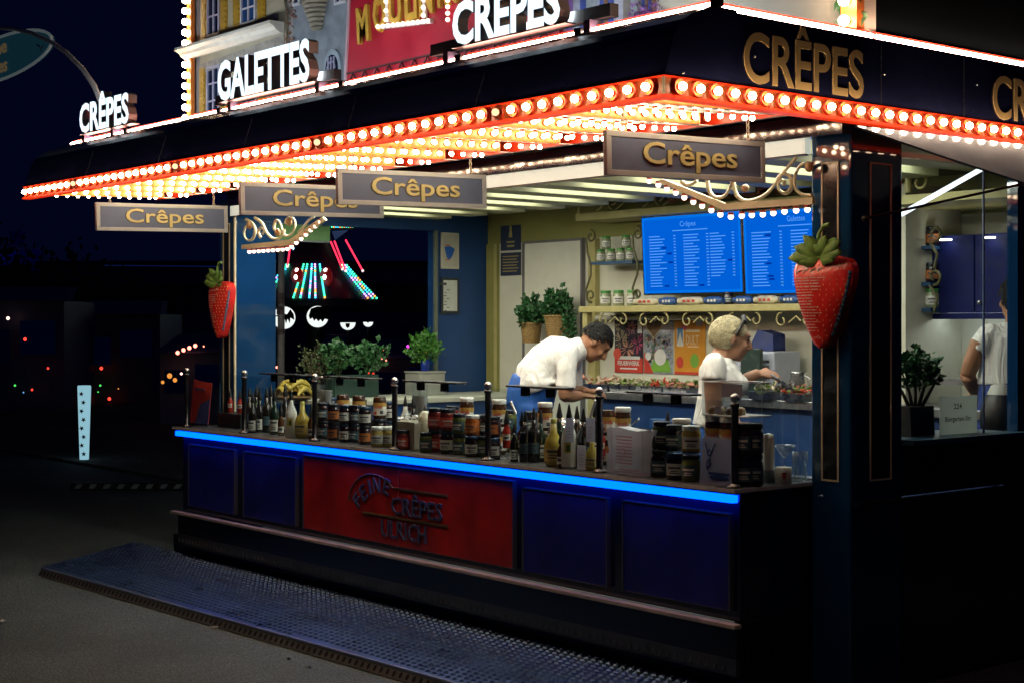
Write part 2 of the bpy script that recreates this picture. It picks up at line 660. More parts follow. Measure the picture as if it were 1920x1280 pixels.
topm = M('counter_top', (0.06, 0.062, 0.065), 0.3, noise=0.25, ns=9)
build(MB().box(-5.32, 0.015, -0.03, 0.64, 0.945, 0.966), 'counter_top', topm, stall, bevel=0.003)
build(MB().box(-5.322, 0.018, -0.035, -0.031, 0.952, 0.9685).box(0.016, 0.02, -0.035, 0.49, 0.952, 0.9685), 'edge_trim', M('edge_grey', (.55, .56, .58), .3), stall)
build(MB().box(-5.30, -2.612, -0.022, 0.012, 0.906, 0.938), 'light_strip', ledblue, stall)
build(MB().box(-2.608, -0.005, -0.022, 0.012, 0.906, 0.938), 'light_strip', ledblue, stall)

# riser shelf for the second row of jars
build(MB().box(-5.1, -0.05, 0.55, 0.64, 0.967, 0.975), 'counter_lip', steel, stall)

# guard posts, glass and serving ledges
posts = [ax(p, 0.05) for p in (350, 458, 590, 740, 915, 1124, 1378)]
postm = M('post_dark_chrome', (0.09, 0.09, 0.10), 0.22, metal=0.9, noise=0.1)
pb = MB()
pb.lathe([(0.0, 0), (0.036, 0), (0.036, 0.006), (0.022, 0.012), (0.0165, 0.02), (0.0165, 0.355), (0.021, 0.36), (0.021, 0.375), (0.0, 0.378)], 14, smooth=True)
pme = mesh_of(pb, 'guard_post', [postm])
fb = MB().ball((0, 0, 0.398), 0.021, 12, 8)
fme = mesh_of(fb, 'finial', [chrome])
for x in posts:
    o = inst(pme, 'guard_post', stall, (x, 0.05, 0.967))
    f = bpy.data.objects.new('finial', fme)
    COL.objects.link(f)
    f.parent = o
for i in range(6):
    build(MB().box(posts[i] + 0.03, posts[i + 1] - 0.03, 0.047, 0.053, 0.985, 1.352), 'guard_glass', glass, stall)
build(MB().box(0.004, 0.008, 0.07, 0.485, 0.975, 1.352), 'guard_glass', glass, stall)
ledge_m = M('ledge_black', (0.015, 0.016, 0.02), 0.3, noise=0.1)
for pa, pb_, pz_ in ((510, 590, 698), (630, 722, 704), (780, 882, 714), (975, 1083, 725), (1202, 1322, 735)):
    x0, x1 = ax(pa, 0.12), ax(pb_, 0.12)
    l = MB().box(x0, x1, 0.02, 0.10, 1.364, 1.375)
    for fx in (0.28, 0.72):
        xx = x0 + (x1 - x0) * fx
        l.box(xx - 0.025, xx + 0.025, 0.037, 0.044, 1.32, 1.363)
        l.box(xx - 0.025, xx + 0.025, 0.056, 0.063, 1.32, 1.363)
    build(l, 'serving_ledge', ledge_m, stall, bevel=0.003)

# columns with gold framed panels
insetm = M('column_inset', (0.012, 0.016, 0.022), 0.12, noise=0.15)


def frame_strips(mb, o, u, v, n, w, h, t=0.008, d=0.004):
    o = Vector(o)
    mb.obox(o, u * w, v * t, n * d)
    mb.obox(o + v * (h - t), u * w, v * t, n * d)
    mb.obox(o + v * t, u * t, v * (h - 2 * t), n * d)
    mb.obox(o + u * (w - t) + v * t, u * t, v * (h - 2 * t), n * d)


for cx0, cx1, side in ((0.01, 0.24, 1), (-5.60, -5.36, 0)):
    c = build(MB().box(cx0, cx1, 0.49, 0.87 if side else 0.835, 0.0, 2.60), 'column', colblue, stall, bevel=0.012)
    for (o, u, n, w) in (((cx0 + 0.065, 0.489, 0.98), X, -Y, 0.10), ((cx1 + 0.001, 0.62, 0.98), Y, X, 0.16))[:1 + side]:
        o = Vector(o)
        h = 1.45
        build(MB().obox(o, u * w, Z * h, n * 0.002), 'inset', insetm, c)
        fm = MB()
        frame_strips(fm, o + n * 0.0021, u, Z, n, w, h)
        build(fm, 'gold_frame', palegold, c)
# lower right side of the stall
rs = build(MB().box(0.02, 0.24, 0.87, 3.4, 0.0, 0.871), 'side_wall', navy, stall)
build(MB().box(-0.06, 0.0085, 0.051, 0.62, 0.0, 0.373), 'side_skirt', blackp, stall)
build(MB().box(0.241, 0.27, 0.5, 3.4, 0.872, 0.89), 'side_ledge', blackp, stall)
build(MB().box(0.02, 0.235, 0.875, 3.4, 0.895, 1.13), 'window_apron', navy, stall)
side_letters = MB().text('CRÊPES', (0.2415, 1.15, 0.93), Y, Z, 1.2, 0.15, ext=0.003, bold=0.02)
build(side_letters, 'side_lettering', M('faint_letter', (0.05, 0.045, 0.03), 0.5), stall)
build(MB().box(0.18, 0.30, 0.875, 2.2, 1.131, 1.155), 'window_sill', M('sill_blue', (0.03, 0.08, 0.14), 0.35), stall)
build(MB().box(0.19, 0.25, 1.80, 1.90, 1.156, 2.52), 'window_post', colblue, stall)
build(MB().box(0.205, 0.211, 0.875, 1.799, 1.156, 2.50), 'window_glass', glass, stall)
build(MB().tube([(0.215, 1.557, 1.158), (0.215, 1.557, 2.5)], 0.006, 6), 'glass_joint', M('joint_blue', (0.1, 0.16, 0.3), 0.3), stall)

# ---- fascia
prof = [(-1.0, 2.618), (-0.945, 2.786), (-0.925, 2.818), (-0.895, 2.845), (-0.84, 2.878), (-0.77, 2.902), (-0.705, 2.915), (-0.60, 2.915), (-0.60, 2.618)]
fs = MB()
fs.prism([(-5.60, a, c) for a, c in prof], (6.15, 0, 0), smooth=False)
# panel joints on the front
fascia = build(fs, 'fascia', M('fascia_navy', (0.012, 0.015, 0.055), 0.22, noise=0.3, ns=2.5), stall)
build(MB().box(0.26, A, -0.599, 3.3, 2.618, 2.900), 'fascia', fascia.data.materials[0], stall)
jm = MB()
for x in (-4.6, -3.6, -2.6, -1.6, -0.6):
    jm.obox((x, -1.0005, 2.62), X * 0.004, Vector((0, 0.055, 0.168)), Vector((0, -0.002, 0)))
for y_ in (0.30, 0.90):
    jm.box(A + 0.0005, A + 0.002, y_ - 0.002, y_ + 0.002, 2.62, 2.895)
build(jm, 'joint', M('fascia_joint', (0.05, 0.055, 0.08), 0.3), fascia)
for y_, z_ in ((-0.50, 2.745), (0.32, 2.76), (1.0, 2.78), (-0.9, 2.64)):
    build(MB().ball((A + 0.001, y_, z_), 0.005, 8, 5), 'screw', chrome, fascia)
lt = MB()
lt.text('CRÊPES', (A + 0.001, -0.565, 2.645), Y, Z, 0.742, 0.195, ext=0.002, bold=0.012, res=5)
build(lt, 'gold_lettering', M('letter_gold', (0.56, 0.39, 0.17), 0.45, noise=0.06), fascia)
lt = MB()
lt.text('CRÊPES', (A + 0.001, 1.125, 2.645), Y, Z, 0.742, 0.195, ext=0.002, bold=0.012, res=5)
build(lt, 'gold_lettering', MATS['letter_gold'], fascia)
# band that carries the bulbs
bandm = M('band_enamel', (0.70, 0.20, 0.06), 0.4, noise=0.06)
band = build(MB().box(-5.60, A, -1.0, -0.962, 2.552, 2.617).box(A - 0.038, A, -0.961, 3.3, 2.552, 2.617), 'bulb_band', bandm, stall)
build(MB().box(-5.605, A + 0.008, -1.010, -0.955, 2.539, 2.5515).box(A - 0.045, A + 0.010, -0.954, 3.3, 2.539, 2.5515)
      .box(-5.602, A + 0.006, -1.007, -1.0005, 2.6175, 2.623).box(A + 0.0005, A + 0.006, -1.0, 3.3, 2.6175, 2.623), 'red_edging', redglow, band)
build(MB().box(A - 0.006, A + 0.004, -1.006, -0.998, 2.545, 2.62), 'corner_cap', palegold, band)

# one bulb mesh: glass globe on a short collar; z axis points out of the socket
bm_ = MB()
bm_.ball((0, 0, 0.024), 0.0162, 12, 8, 0)
bm_.lathe([(0.012, 0.0), (0.012, 0.012), (0.010, 0.014)], 8, mi=1)
bulb_me = mesh_of(bm_, 'bulb', [bulbm, sock])
dim_me = mesh_of(bm_, 'bulb', [E('tired_bulb_glow', (1.0, 0.62, 0.34), 1.6), sock])
bc_ = MB()
bc_.ball((0, 0, 0.020), 0.0118, 10, 7, 0)
bc_.lathe([(0.010, 0.0), (0.010, 0.010), (0.008, 0.012)], 8, mi=1)
row_bulb = mesh_of(bc_, 'bulb', [bulbm, sock])
rim = MB()
rim.lathe([(0.0335, 0.0), (0.0335, 0.012), (0.0305, 0.014), (0.029, 0.002)], 16, mi=0)
ROT_F = Matrix.Rotation(R_(90), 4, 'X')     # z -> -y
ROT_S = Matrix.Rotation(R_(90), 4, 'Y')     # z -> +x
ROT_D = Matrix.Rotation(R_(180), 4, 'X')    # z -> -z
cups = MB()
nb = 61
for i in range(nb):
    x = A - 0.075 - i * 0.1002
    inst(dim_me if i in (9, 23, 38, 52) else bulb_me, 'bulb', band, (x, -1.0, 2.585), (R_(90), 0, 0))
    s0 = len(cups.v)
    cups.lathe([(0.0335, 0.0), (0.0335, 0.012), (0.0305, 0.014), (0.029, 0.002)], 12)
    cups.xf(Matrix.Translation((x, -1.0, 2.585)) @ ROT_F, s0)
for i in range(28):
    y_ = -0.925 + i * 0.0965
    inst(bulb_me, 'bulb', band, (A, y_, 2.585), (0, R_(90), 0))
    s0 = len(cups.v)
    cups.lathe([(0.0335, 0.0), (0.0335, 0.012), (0.0305, 0.014), (0.029, 0.002)], 12)
    cups.xf(Matrix.Translation((A, y_, 2.585)) @ ROT_S, s0)
build(cups, 'socket_cups', sock, band, kind='stuff')

# ---- canopy underside: rows of bulbs on stepped strips running front to back
canopy = build(MB().box(-5.6, A - 0.039, -0.955, 0.0, 2.665, 2.675), 'canopy', whitep, stall)
far = MB()
SL = 0.030
for k in range(13):
    xk = 0.355 - 0.4705 * k
    xa = xk - 0.4705
    if k == 12:
        xa = -5.59
    y0, y1 = -0.953, -0.022
    zz = lambda z, yv: z + SL * (yv + 1)
    row_m = MB()
    # riser (enamel strip, faces the right) and sloping tread
    v = [(xk, y0, zz(2.548, y0)), (xk, y1 - .09, zz(2.548, y1)), (xk, y1 - .09, zz(2.603, y1)), (xk, y0, zz(2.603, y0))]
    row_m.prism(v, (-0.006, 0, 0), 0)
    v = [(xk - 0.0065, y0, zz(2.548, y0)), (xk - 0.0065, y1, zz(2.548, y1)), (xa, y1, zz(2.603, y1)), (xa, y0, zz(2.603, y0))]
    row_m.prism(v, (0, 0, 0.004), 1)
    rowo = build(row_m, 'canopy_row', [orangep, whitep], stall)
    WL[rowo.name] = Vector((0, 0, 0))
    tilt = math.atan2(0.055, 0.464)
    for j in range(12):
        yv = -0.925 + j * 0.0765
        spots = [((xk, yv, zz(2.577, yv)), (0, R_(90), 0))]
        xb = xk - 0.19
        zb2 = 2.548 + 0.055 * (xk - xb) / (xk - xa)
        spots.append(((xb, yv + 0.03 if yv < -.1 else yv, zz(zb2, yv)), (R_(180), 0, 0)))
        for p, rt in spots:
            if k <= 6:
                inst(row_bulb, 'bulb', rowo, p, rt)
            else:
                s0 = len(far.v)
                far.ball((0, 0, 0.020), 0.0125, 8, 6, 0)
                far.xf(Matrix.Translation(p) @ (ROT_S if rt[1] else ROT_D), s0)
build(far, 'bulbs', bulbm, canopy, kind='stuff')
build(MB().box(-5.6, A - 0.039, -0.021, 0.012, 2.583, 2.640), 'red_back_edge', redtrim, stall)
soff = M('soffit_lacquer', (0.012, 0.014, 0.05), 0.05, noise=0.1, ns=2, bump=.12, bs=5, coat=0.5)
build(MB().box(-5.6, 0.24, 0.0125, 0.44, 2.641, 2.655), 'soffit', soff, stall)
build(MB().prism([(-5.36, .43, 2.546), (-5.36, .4214, 2.640), (-5.36, .489, 2.640), (-5.36, .489, 2.546)], (5.60, 0, 0)), 'lintel_trim', soff, stall)
build(MB().box(-5.36, 0.01, 0.448, 0.49, 2.476, 2.545), 'lintel', M('lintel_diffuser', (0.82, 0.82, 0.76), 0.4, noise=0.04, emit=(.92, 1, .84), es=.48), stall)
build(MB().box(-5.36, 0.01, 0.444, 0.47, 2.468, 2.4755), 'lintel_edge', darkm, stall)
build(MB().box(-5.6, 0.25, -0.598, 2.95, 2.68, 2.80).box(-5.6, A - .1, -.95, -.599, 2.68, 2.70), 'roof', blackp, stall)

# neon line on top of the fascia, in lengths, with clips
for a, b2 in ((-5.50, -4.66), (-4.60, -3.42), (-3.36, -2.12), (-2.06, -1.12), (-1.06, -0.28), (-0.22, 0.525)):
    t_ = MB().tube([(a, -0.705, 2.931), (b2, -0.705, 2.931)], 0.0085, 8)
    build(t_, 'neon_tube', neon, stall)
for a, b2 in ((-0.665, 0.255), (0.285, 1.6), (1.63, 2.9)):
    build(MB().tube([(A - 0.012, a, 2.918), (A - 0.012, b2, 2.918)], 0.0095, 8), 'neon_tube', neon, stall)
for x in (-4.63, -3.39, -2.09, -1.09, -0.25, 0.54):
    build(MB().box(x - 0.022, x + 0.022, -0.72, -0.69, 2.916, 2.95), 'neon_clip', darkm, stall)
# red strips added behind the neon line, imitating its glow
glowred = M('neon_backing_red', (.50, .022, .006), .5)
for a, b2 in ((-5.50, -4.66), (-4.60, -3.42), (-3.36, -2.12), (-2.06, -1.12), (-1.06, -0.28), (-0.22, 0.525)):
    build(MB().box(a, b2, -.687, -.683, 2.911, 2.953), 'neon_backing', glowred, stall)
for a, b2 in ((-0.665, 0.255), (0.285, 1.6), (1.63, 2.9)):
    build(MB().box(A - .034, A - .030, a, b2, 2.901, 2.942), 'neon_backing', glowred, stall)
# ragged aluminium flashing below the neon, coloured salmon to imitate its pink glow
fl = MB()
for i in range(60):
    x = -5.5 + i * 0.1
    fl.add([(x, -0.80 - random.uniform(0, .012), 2.8945), (x + 0.098, -0.80 - random.uniform(0, .012), 2.8945), (x + 0.098, -0.73, 2.912), (x, -0.73, 2.912)], [(0, 1, 2, 3)])
for v in fl.v:
    v.z += 0.004
build(fl, 'flashing', M('flashing_copper', (.62, .26, .16), .4, metal=.3, noise=.2), stall)
build(MB().box(-5.5, A - .03, -.722, -.688, 2.9155, 2.9195).box(A - .03, A - .0005, -.66, 2.9, 2.9005, 2.905), 'neon_channel', M('channel_salmon', (.70, .24, .13), .45), stall)  # salmon strip added under the tubes as a pink glow border

# ---- bulb lined valance brackets at both ends of the opening
valm = M('valance_paint', (0.66, 0.58, 0.38), 0.45, noise=0.07)
vb_me = mesh_of(MB().ball((0, 0, -0.020), 0.0145, 12, 8, 0).lathe([(0.014, 0.0), (0.014, -0.012)], 8, mi=1), 'bulb', [bulbs_soft, sock])


def zo(ox, oy, s, pts):
    return [(ox + a / s, oy + b2 / s) for a, b2 in pts]


def valance(upper, lower, bulbs, strokes, balls, wid):
    vy = 0.43
    pts = [at(a, b2, y=vy) for a, b2 in upper] + [at(a, b2, y=vy) for a, b2 in reversed(lower)]
    n = len(upper)
    mb = MB()
    for i in range(n - 1):
        mb.prism([pts[i], pts[i + 1], pts[2 * n - 2 - i], pts[2 * n - 1 - i]], (0, 0.018, 0))
    v = build(mb, 'valance', valm, stall)
    for a, b2 in bulbs:
        p = at(a, b2, y=vy + 0.009)
        inst(vb_me, 'bulb', v, p + Z * 0.022)
    for s_ in strokes:
        build(MB().tube(curve([at(a, b2, y=vy + 0.009) for a, b2 in s_]), wid * .85, 8, flat=0.7), 'scroll', valm, v)
    for a, b2, r in balls:
        build(MB().ball(at(a, b2, y=vy + 0.004), (r, 0.02, r), 12, 7), 'rosette', M('rosette_copper', (0.5, 0.28, 0.14), 0.4), v)


q5 = lambda pts: zo(1180, 260, 5.3333, pts)
valance(q5([(330, 405), (950, 650), (1830, 590)]), q5([(270, 430), (940, 715), (1830, 655)]),
        q5([(200, 430), (290, 470), (375, 510), (465, 548), (550, 595), (640, 640), (728, 680), (820, 722), (910, 765), (1015, 787), (1125, 777), (1225, 770), (1335, 763), (1440, 750), (1552, 735), (1668, 724), (1780, 716)]),
        [q5(s_) for s_ in ([(1670, 190), (1600, 270), (1520, 370), (1440, 480), (1350, 570), (1250, 615), (1150, 622), (1080, 575), (1050, 490), (1035, 400), (1000, 330)],
                           [(1480, 400), (1540, 350), (1600, 375), (1625, 440), (1610, 510), (1560, 550), (1505, 520), (1490, 460), (1520, 420), (1555, 440), (1545, 475)],
                           [(1830, 250), (1760, 250), (1700, 285), (1660, 370), (1655, 470), (1700, 545), (1760, 570), (1830, 572)],
                           [(780, 400), (790, 480), (820, 560), (880, 592), (950, 575), (1000, 510), (1025, 440), (1030, 390)],
                           [(520, 430), (570, 465), (630, 455), (680, 420)])],
        [(1180 + 1800 / 5.333, 260 + 290 / 5.333, 0.022), (1180 + 1160 / 5.333, 260 + 500 / 5.333, 0.02)], 0.0125)
q4 = lambda pts: zo(320, 380, 3.5556, pts)
valance(q4([(470, 283), (785, 250), (1010, 95)]), q4([(470, 312), (800, 282), (1030, 118)]),
        q4([(525, 330), (555, 328), (587, 326), (618, 324), (650, 321), (682, 319), (714, 317), (746, 315), (778, 311), (806, 296), (838, 270), (870, 244), (902, 216), (934, 186), (966, 160), (998, 132)]),
        [q4(s_) for s_ in ([(500, 110), (545, 140), (565, 190), (545, 245), (510, 250), (490, 210), (500, 165), (525, 150)],
                           [(560, 100), (610, 140), (640, 200), (680, 240), (730, 235), (745, 190), (725, 130), (700, 120), (690, 170), (710, 195)],
                           [(600, 235), (585, 200), (600, 170), (625, 185), (612, 210)],
                           [(755, 180), (760, 220), (800, 215), (830, 160), (820, 110), (780, 105), (765, 140)],
                           [(850, 200), (880, 170), (920, 120), (960, 95)])],
        [(320 + 525 / 3.5556, 380 + 152 / 3.5556, 0.028), (320 + 712 / 3.5556, 380 + 200 / 3.5556, 0.028), (320 + 790 / 3.5556, 380 + 130 / 3.5556, 0.028)], 0.0125)

# ---- room: walls and ceiling
BW = 2.85
blue_wall = M('blue_wall', (0.010, 0.055, 0.19), 0.4, noise=0.1, ns=3)
sillz = 1.10
lw = MB()
lw.box(-5.44, -5.36, 0.836, 2.29, FZ, sillz).box(-5.44, -5.36, 2.29, BW, FZ, 2.6).box(-5.44, -5.36, 0.836, 2.29, 2.44, 2.6)
build(lw, 'left_wall', blue_wall, stall)
build(MB().box(-5.36, -5.33, 2.285, 2.31, sillz, 2.44), 'window_trim', M('sage_trim', (0.14, 0.17, 0.13), 0.5), stall)
build(MB().box(-5.361, -5.345, 0.476, 0.489, 0.97, 2.60), 'column_edging', palegold, stall)
bwall = MB()
bwall.box(-5.36, 0.2, BW, BW + 0.06, FZ, 2.345)
build(bwall, 'back_wall', wallp, stall)
build(MB().box(-5.36, 0.2, BW - 0.004, BW + 0.06, 2.346, 2.62), 'back_wall_frieze', olive, stall)
gx0, gx1 = ax(921, BW), ax(937, BW)
build(MB().box(-5.35, gx1, BW - 0.03, BW - 0.001, FZ, 2.345), 'corner_post', olive, stall)
build(MB().box(gx1 - 0.03, gx1, BW - 0.04, BW - 0.031, FZ, 2.345), 'corner_gilding', olived, stall)
# ceiling with cream beams and dark gaps
build(MB().box(-5.36, 0.2, 0.49, BW, 2.585, 2.60), 'ceiling', M('ceiling_olive', (0.20, 0.19, 0.10), 0.5, noise=0.06), stall)
for k in range(12):
    x = -5.2 + k * 0.45
    build(MB().box(x, x + 0.20, 0.75, 2.2, 2.515, 2.584), 'ceiling_beam', M('beam_cream', (.46, .46, .27), .5, noise=.06), stall, bevel=0.004)
# ceiling lamps: long fittings behind the lintel and over the back counter
for k in range(4):
    x = -5.0 + k * 1.25
    f = build(MB().box(x, x + 1.12, 0.492, 0.60, 2.531, 2.584), 'ceiling_lamp', creamp, stall)
    build(MB().box(x + .01, x + 1.11, 0.500, 0.59, 2.522, 2.53), 'lamp_tube', lampw, f)

for k in range(11):
    x = -5.2 + k * 0.45 + 0.225
    build(MB().box(x, x + .18, 1.15, 1.95, 2.572, 2.580), 'recessed_lamp', lampfill, stall)  # unseen lamps added between the beams to brighten the back wall

# door, plaques and trims on the back wall
dm = M('door_cream', (0.72, 0.71, 0.60), 0.45, noise=0.04)
dx0, dx1 = ax(986, BW), ax(1098, BW)
dtop = at(1040, 450, y=BW).z
door = build(MB().box(dx0 + .02, dx1 - .02, BW - 0.03, BW - 0.002, FZ, dtop - .02), 'door', dm, stall)
fr = MB().box(dx0, dx0 + .018, BW - .04, BW - .002, FZ, dtop).box(dx1 - .018, dx1, BW - .04, BW - .002, FZ, dtop).box(dx0 + .018, dx1 - .018, BW - .04, BW - .002, dtop - .018, dtop)
build(fr, 'door_frame', M('frame_grey', (0.16, 0.15, 0.16), 0.4), door)
build(MB().ball((dx1 - .09, BW - .06, 1.25), .025), 'door_handle', chrome, door)
for px_, w_ in ((1118, .09),):
    x = ax(px_, BW)
    build(MB().box(x - .04, x + .04, BW - .05, BW - .002, FZ, 2.34), 'wall_post', olived, stall)

# upper and lower wall shelves with scrollwork
shx0 = ax(1085, 2.5)
low = build(MB().box(shx0, -1.25, 2.5, BW - .001, 1.775, 1.82), 'wall_shelf', olived, stall, bevel=.004)
upx0 = ax(1079, 2.5)
upz = at(1080, 415, y=2.5).z
ups = build(MB().box(upx0, -1.25, 2.5, BW - .005, upz, upz + .055), 'upper_shelf', olived, stall, bevel=.004)
us = MB()
us.tube([(upx0 + .03, 2.51, upz + .05), (upx0 + .03, 2.51, upz + .21)], .012, 8)
us.ball((upx0 + .03, 2.51, upz + .22), .018)
build(us, 'rail_post', olived, ups)
for c in range(3):
    us = MB()
    cx = upx0 + .22 + c * .48
    us.tube(spiral((cx, 2.51, upz + .14), X, Z, .075, .025, R_(-90), R_(300)), .007, 6)
    us.tube(spiral((cx + .17, 2.51, upz + .12), -X, Z, .055, .02, R_(-90), R_(280)), .007, 6)
    us.tube([(cx + .2, 2.51, upz + .06), (cx + .28, 2.51, upz + .10), (cx + .33, 2.51, upz + .2), (cx + .42, 2.51, upz + .24)], .007, 6)
    build(us, 'scroll', olived, ups)
build(MB().text('BOULANGERIE', (ax(1255, 2.5), 2.495, upz + .075), X, Z, ax(1490, 2.5) - ax(1255, 2.5), .09, ext=.003, bold=.02), 'lettering', M('brown_letter', (0.22, 0.06, 0.03), .5), ups)
for c in range(5):
    ls = MB()
    cx = shx0 + .25 + c * .42
    ls.tube(spiral((cx, 2.52, 1.715), X, Z, .050, .016, R_(90), R_(420)), .0065, 6)
    ls.tube(spiral((cx + .2, 2.52, 1.72), -X, Z, .046, .016, R_(90), R_(400)), .006, 6)
    ls.tube([(cx + .06, 2.52, 1.70), (cx + .12, 2.52, 1.74), (cx + .16, 2.52, 1.71)], .006, 6)
    build(ls, 'scroll', M('scroll_cream', (0.42, 0.37, 0.16), .5), low)
build(MB().box(shx0 + .02, shx0 + .07, 2.52, 2.57, 1.45, 1.774), 'bracket', olived, low)
# small blue shelf on scrolled iron brackets
bs0, bs1 = ax(1108, 2.62), ax(1188, 2.62)
bz = at(1150, 490, y=2.62).z
bsh = build(MB().box(bs0, bs1, 2.60, BW - .055, bz - .02, bz), 'jar_shelf', M('shelf_blue', (0.02, 0.07, 0.16), .4), stall)
ib = MB()
for xx in (bs0, bs1 + .04):
    ib.tube(spiral((xx + .02, 2.6, bz + .19), X, Z, .05, .015, R_(90), R_(-300)), .008, 6)
    ib.tube([(xx - .03, 2.6, bz + .18), (xx - .02, 2.6, bz + .08), (xx + .02, 2.6, bz - .02), (xx + .02, 2.6, bz - .10), (xx - .03, 2.6, bz - .2), (xx - .02, 2.6, bz - .28), (xx + .03, 2.6, bz - .3)], .008, 6)
    ib.tube(spiral((xx + .02, 2.6, bz - .25), -X, -Z, .05, .015, R_(90), R_(-300)), .008, 6)
build(ib, 'iron_scroll', M('iron_olive', (0.09, 0.085, 0.03), .45), bsh)
# pipe rail under the shelf
build(MB().tube([(ax(1118, 2.8), 2.8, 1.735), (ax(1330, 2.8), 2.8, 1.735)], .018, 8), 'pipe_rail', creamp, stall)

# back counter
bcx = ax(1118, 2.05)
bcz = at(1500, 752, y=2.05).z
build(MB().box(bcx, -0.02, 2.05, BW - .006, bcz - .05, bcz), 'back_counter', steel, stall, bevel=.004)
build(MB().box(bcx + .02, -0.02, 2.09, BW - .006, FZ, bcz - .051), 'back_cabinet', M('cabinet_blue', (0.012, 0.045, 0.15), .4), stall)
# counter under the left window
build(MB().box(-5.355, -4.65, 0.9, BW - .04, 1.105, 1.14), 'window_counter', creamp, stall, bevel=.004)
build(MB().box(-5.355, -4.68, 0.9, BW - .04, FZ, 1.104), 'window_cabinet', blue_wall, stall)
# kitchen end seen through the side window: blue wall cupboards, pale splashback, worktop
kx0, kx1 = ax(1757, 2.6), ax(1920, 2.6)
kz0, kz1 = at(1800, 587, y=2.5).z, at(1800, 440, y=2.5).z
cab = M('cupboard_blue', (0.003, 0.008, 0.085), .6, spec=.2, noise=.1)
for i in range(2):
    xa = kx0 + i * (kx1 - kx0) / 2
    c = build(MB().box(xa + .003, xa + (kx1 - kx0) / 2 - .003, 2.55, BW - .006, kz0, kz1), 'wall_cupboard', cab, stall, bevel=.004)
    build(MB().ball((xa + .04, 2.54, kz0 + .06), .014), 'knob', chrome, c)
    build(MB().lathe([(0, 0), (.035, 0), (.035, .008), (0, .008)], 14, (xa + .13, 2.50, kz1 - .03)), 'downlight', E('downlight_glow', (1, .95, .8), 9), c)
build(MB().box(kx0 - .03, kx0 - .002, 2.3, BW - .006, FZ, 2.5), 'partition', creamp, stall)
build(MB().box(kx0, kx1 + .2, 2.35, 2.549, 1.35, 1.385), 'worktop', steel, stall)
build(MB().box(kx0 + .05, kx1 + .05, 2.62, 2.66, kz0 - .016, kz0 - .001), 'cupboard_lamp', E('cool_strip', (.95, 1, .95), 10), stall)
build(MB().box(kx0 + .002, kx1 + .2, 2.55, 2.565, kz0 - .035, kz0 - .001), 'cupboard_lip', cab, stall)
build(MB().box(ax(1692, 2.8), kx0 - .035, 2.80, 2.83, FZ, 2.34), 'rack_back', M('rack_back_teal', (.03, .05, .05), .5), stall)

# awning flap folded up under the side fascia
aw = MB()
p_ = [at(1604, 236, x=A + .012), at(1960, 276, x=A + .012), at(1960, 355, x=A + .17), at(1780, 297, x=A + .09)]
aw.prism(p_, (-0.008, 0, -0.006))
awn = build(aw, 'awning_flap', M('awning_white', (0.40, 0.44, 0.54), .10, noise=.05, coat=.6), stall)
build(MB().tube([at(1622, 410, x=.30), at(1925, 344, x=.42)], .0065, 8).ball(at(1622, 410, x=.30), .016), 'gas_strut', darkm, awn)
# lit tube hung across the window
ta, tb = at(1690, 402, x=.12), at(1848, 313, x=.12)
build(MB().tube([ta, tb], .013, 8), 'lamp_tube', E('cool_tube', (.86, .92, 1), 2.2), stall)

# ------------------------------------------------------------------ painted facade standing on the roof
FY = 0.25
fac = thing('roof_facade', 'tall painted street facade with shuttered windows and red theatre panel standing on the stall roof', 'facade', (-2.5, FY, 2.80))


def fpoly(mb, pts, dep=0.02, off=0.0, mi=0):
    """shape on the facade at the pixels pts, standing dep proud from off"""
    q = [at(a, b, y=FY) for a, b in pts]
    mb.prism([p + Y * (-off) for p in q], (0, -dep, 0), mi)
    return mb


XL, XR = ax(363, FY), 0.50
ztop = 4.15
stone = M('facade_cream', (0.42, 0.38, 0.28), .6, noise=.15, ns=5, bump=.15, bs=30)
build(MB().box(XL, ax(1061, FY), FY, FY + .08, 2.80, ztop), 'backing', M('facade_grey', (0.34, .33, .33), .6, noise=.15, ns=6), fac)
build(MB().box(ax(1061, FY) + .001, XR, FY, FY + .08, 2.80, ztop), 'backing', M('facade_ivory', (0.62, .57, .46), .6, noise=.1, ns=3), fac)
h1 = MB()
fpoly(h1, [(380, -60), (528, -60), (541, 30), (541, 175), (541, 240), (380, 270)], .02)
build(h1, 'house_front', stone, fac)
yel = M('shutter_yellow', (0.42, 0.25, 0.02), .5, noise=.2, ns=40)
lav = M('frame_lavender', (0.38, 0.36, 0.50), .5)
pane = M('pane_dark', (0.012, 0.02, 0.05), .12)
paneb = M('pane_blue', (0.02, 0.06, 0.18), .15)


def window(px0, px1, t0, b0, slope, nx=2, ny=2, framem=lav, pm=pane):
    """window on the facade; slope = fall of the picture line per px"""
    x0, x1 = ax(px0, FY), ax(px1, FY)
    z1, z0 = at(px0, t0, y=FY).z, at(px0, b0, y=FY).z
    w = MB()
    w.box(x0, x1, FY - .034, FY - .0205, z0, z0 + .016).box(x0, x1, FY - .034, FY - .0205, z1 - .016, z1)
    w.box(x0, x0 + .016, FY - .034, FY - .0205, z0 + .017, z1 - .017).box(x1 - .016, x1, FY - .034, FY - .0205, z0 + .017, z1 - .017)
    for i in range(1, nx):
        xx = x0 + (x1 - x0) * i / nx
        w.box(xx - .006, xx + .006, FY - .032, FY - .0225, z0 + .017, z1 - .017)
    for j in range(1, ny):
        zz_ = z0 + (z1 - z0) * j / ny
        w.box(x0 + .017, x1 - .017, FY - .031, FY - .0235, zz_ - .005, zz_ + .005)
    o = build(w, 'window', framem, fac)
    build(MB().box(x0 + .01, x1 - .01, FY - .0225, FY - .0205, z0 + .01, z1 - .01), 'pane', pm, o)
    return x0, x1, z0, z1


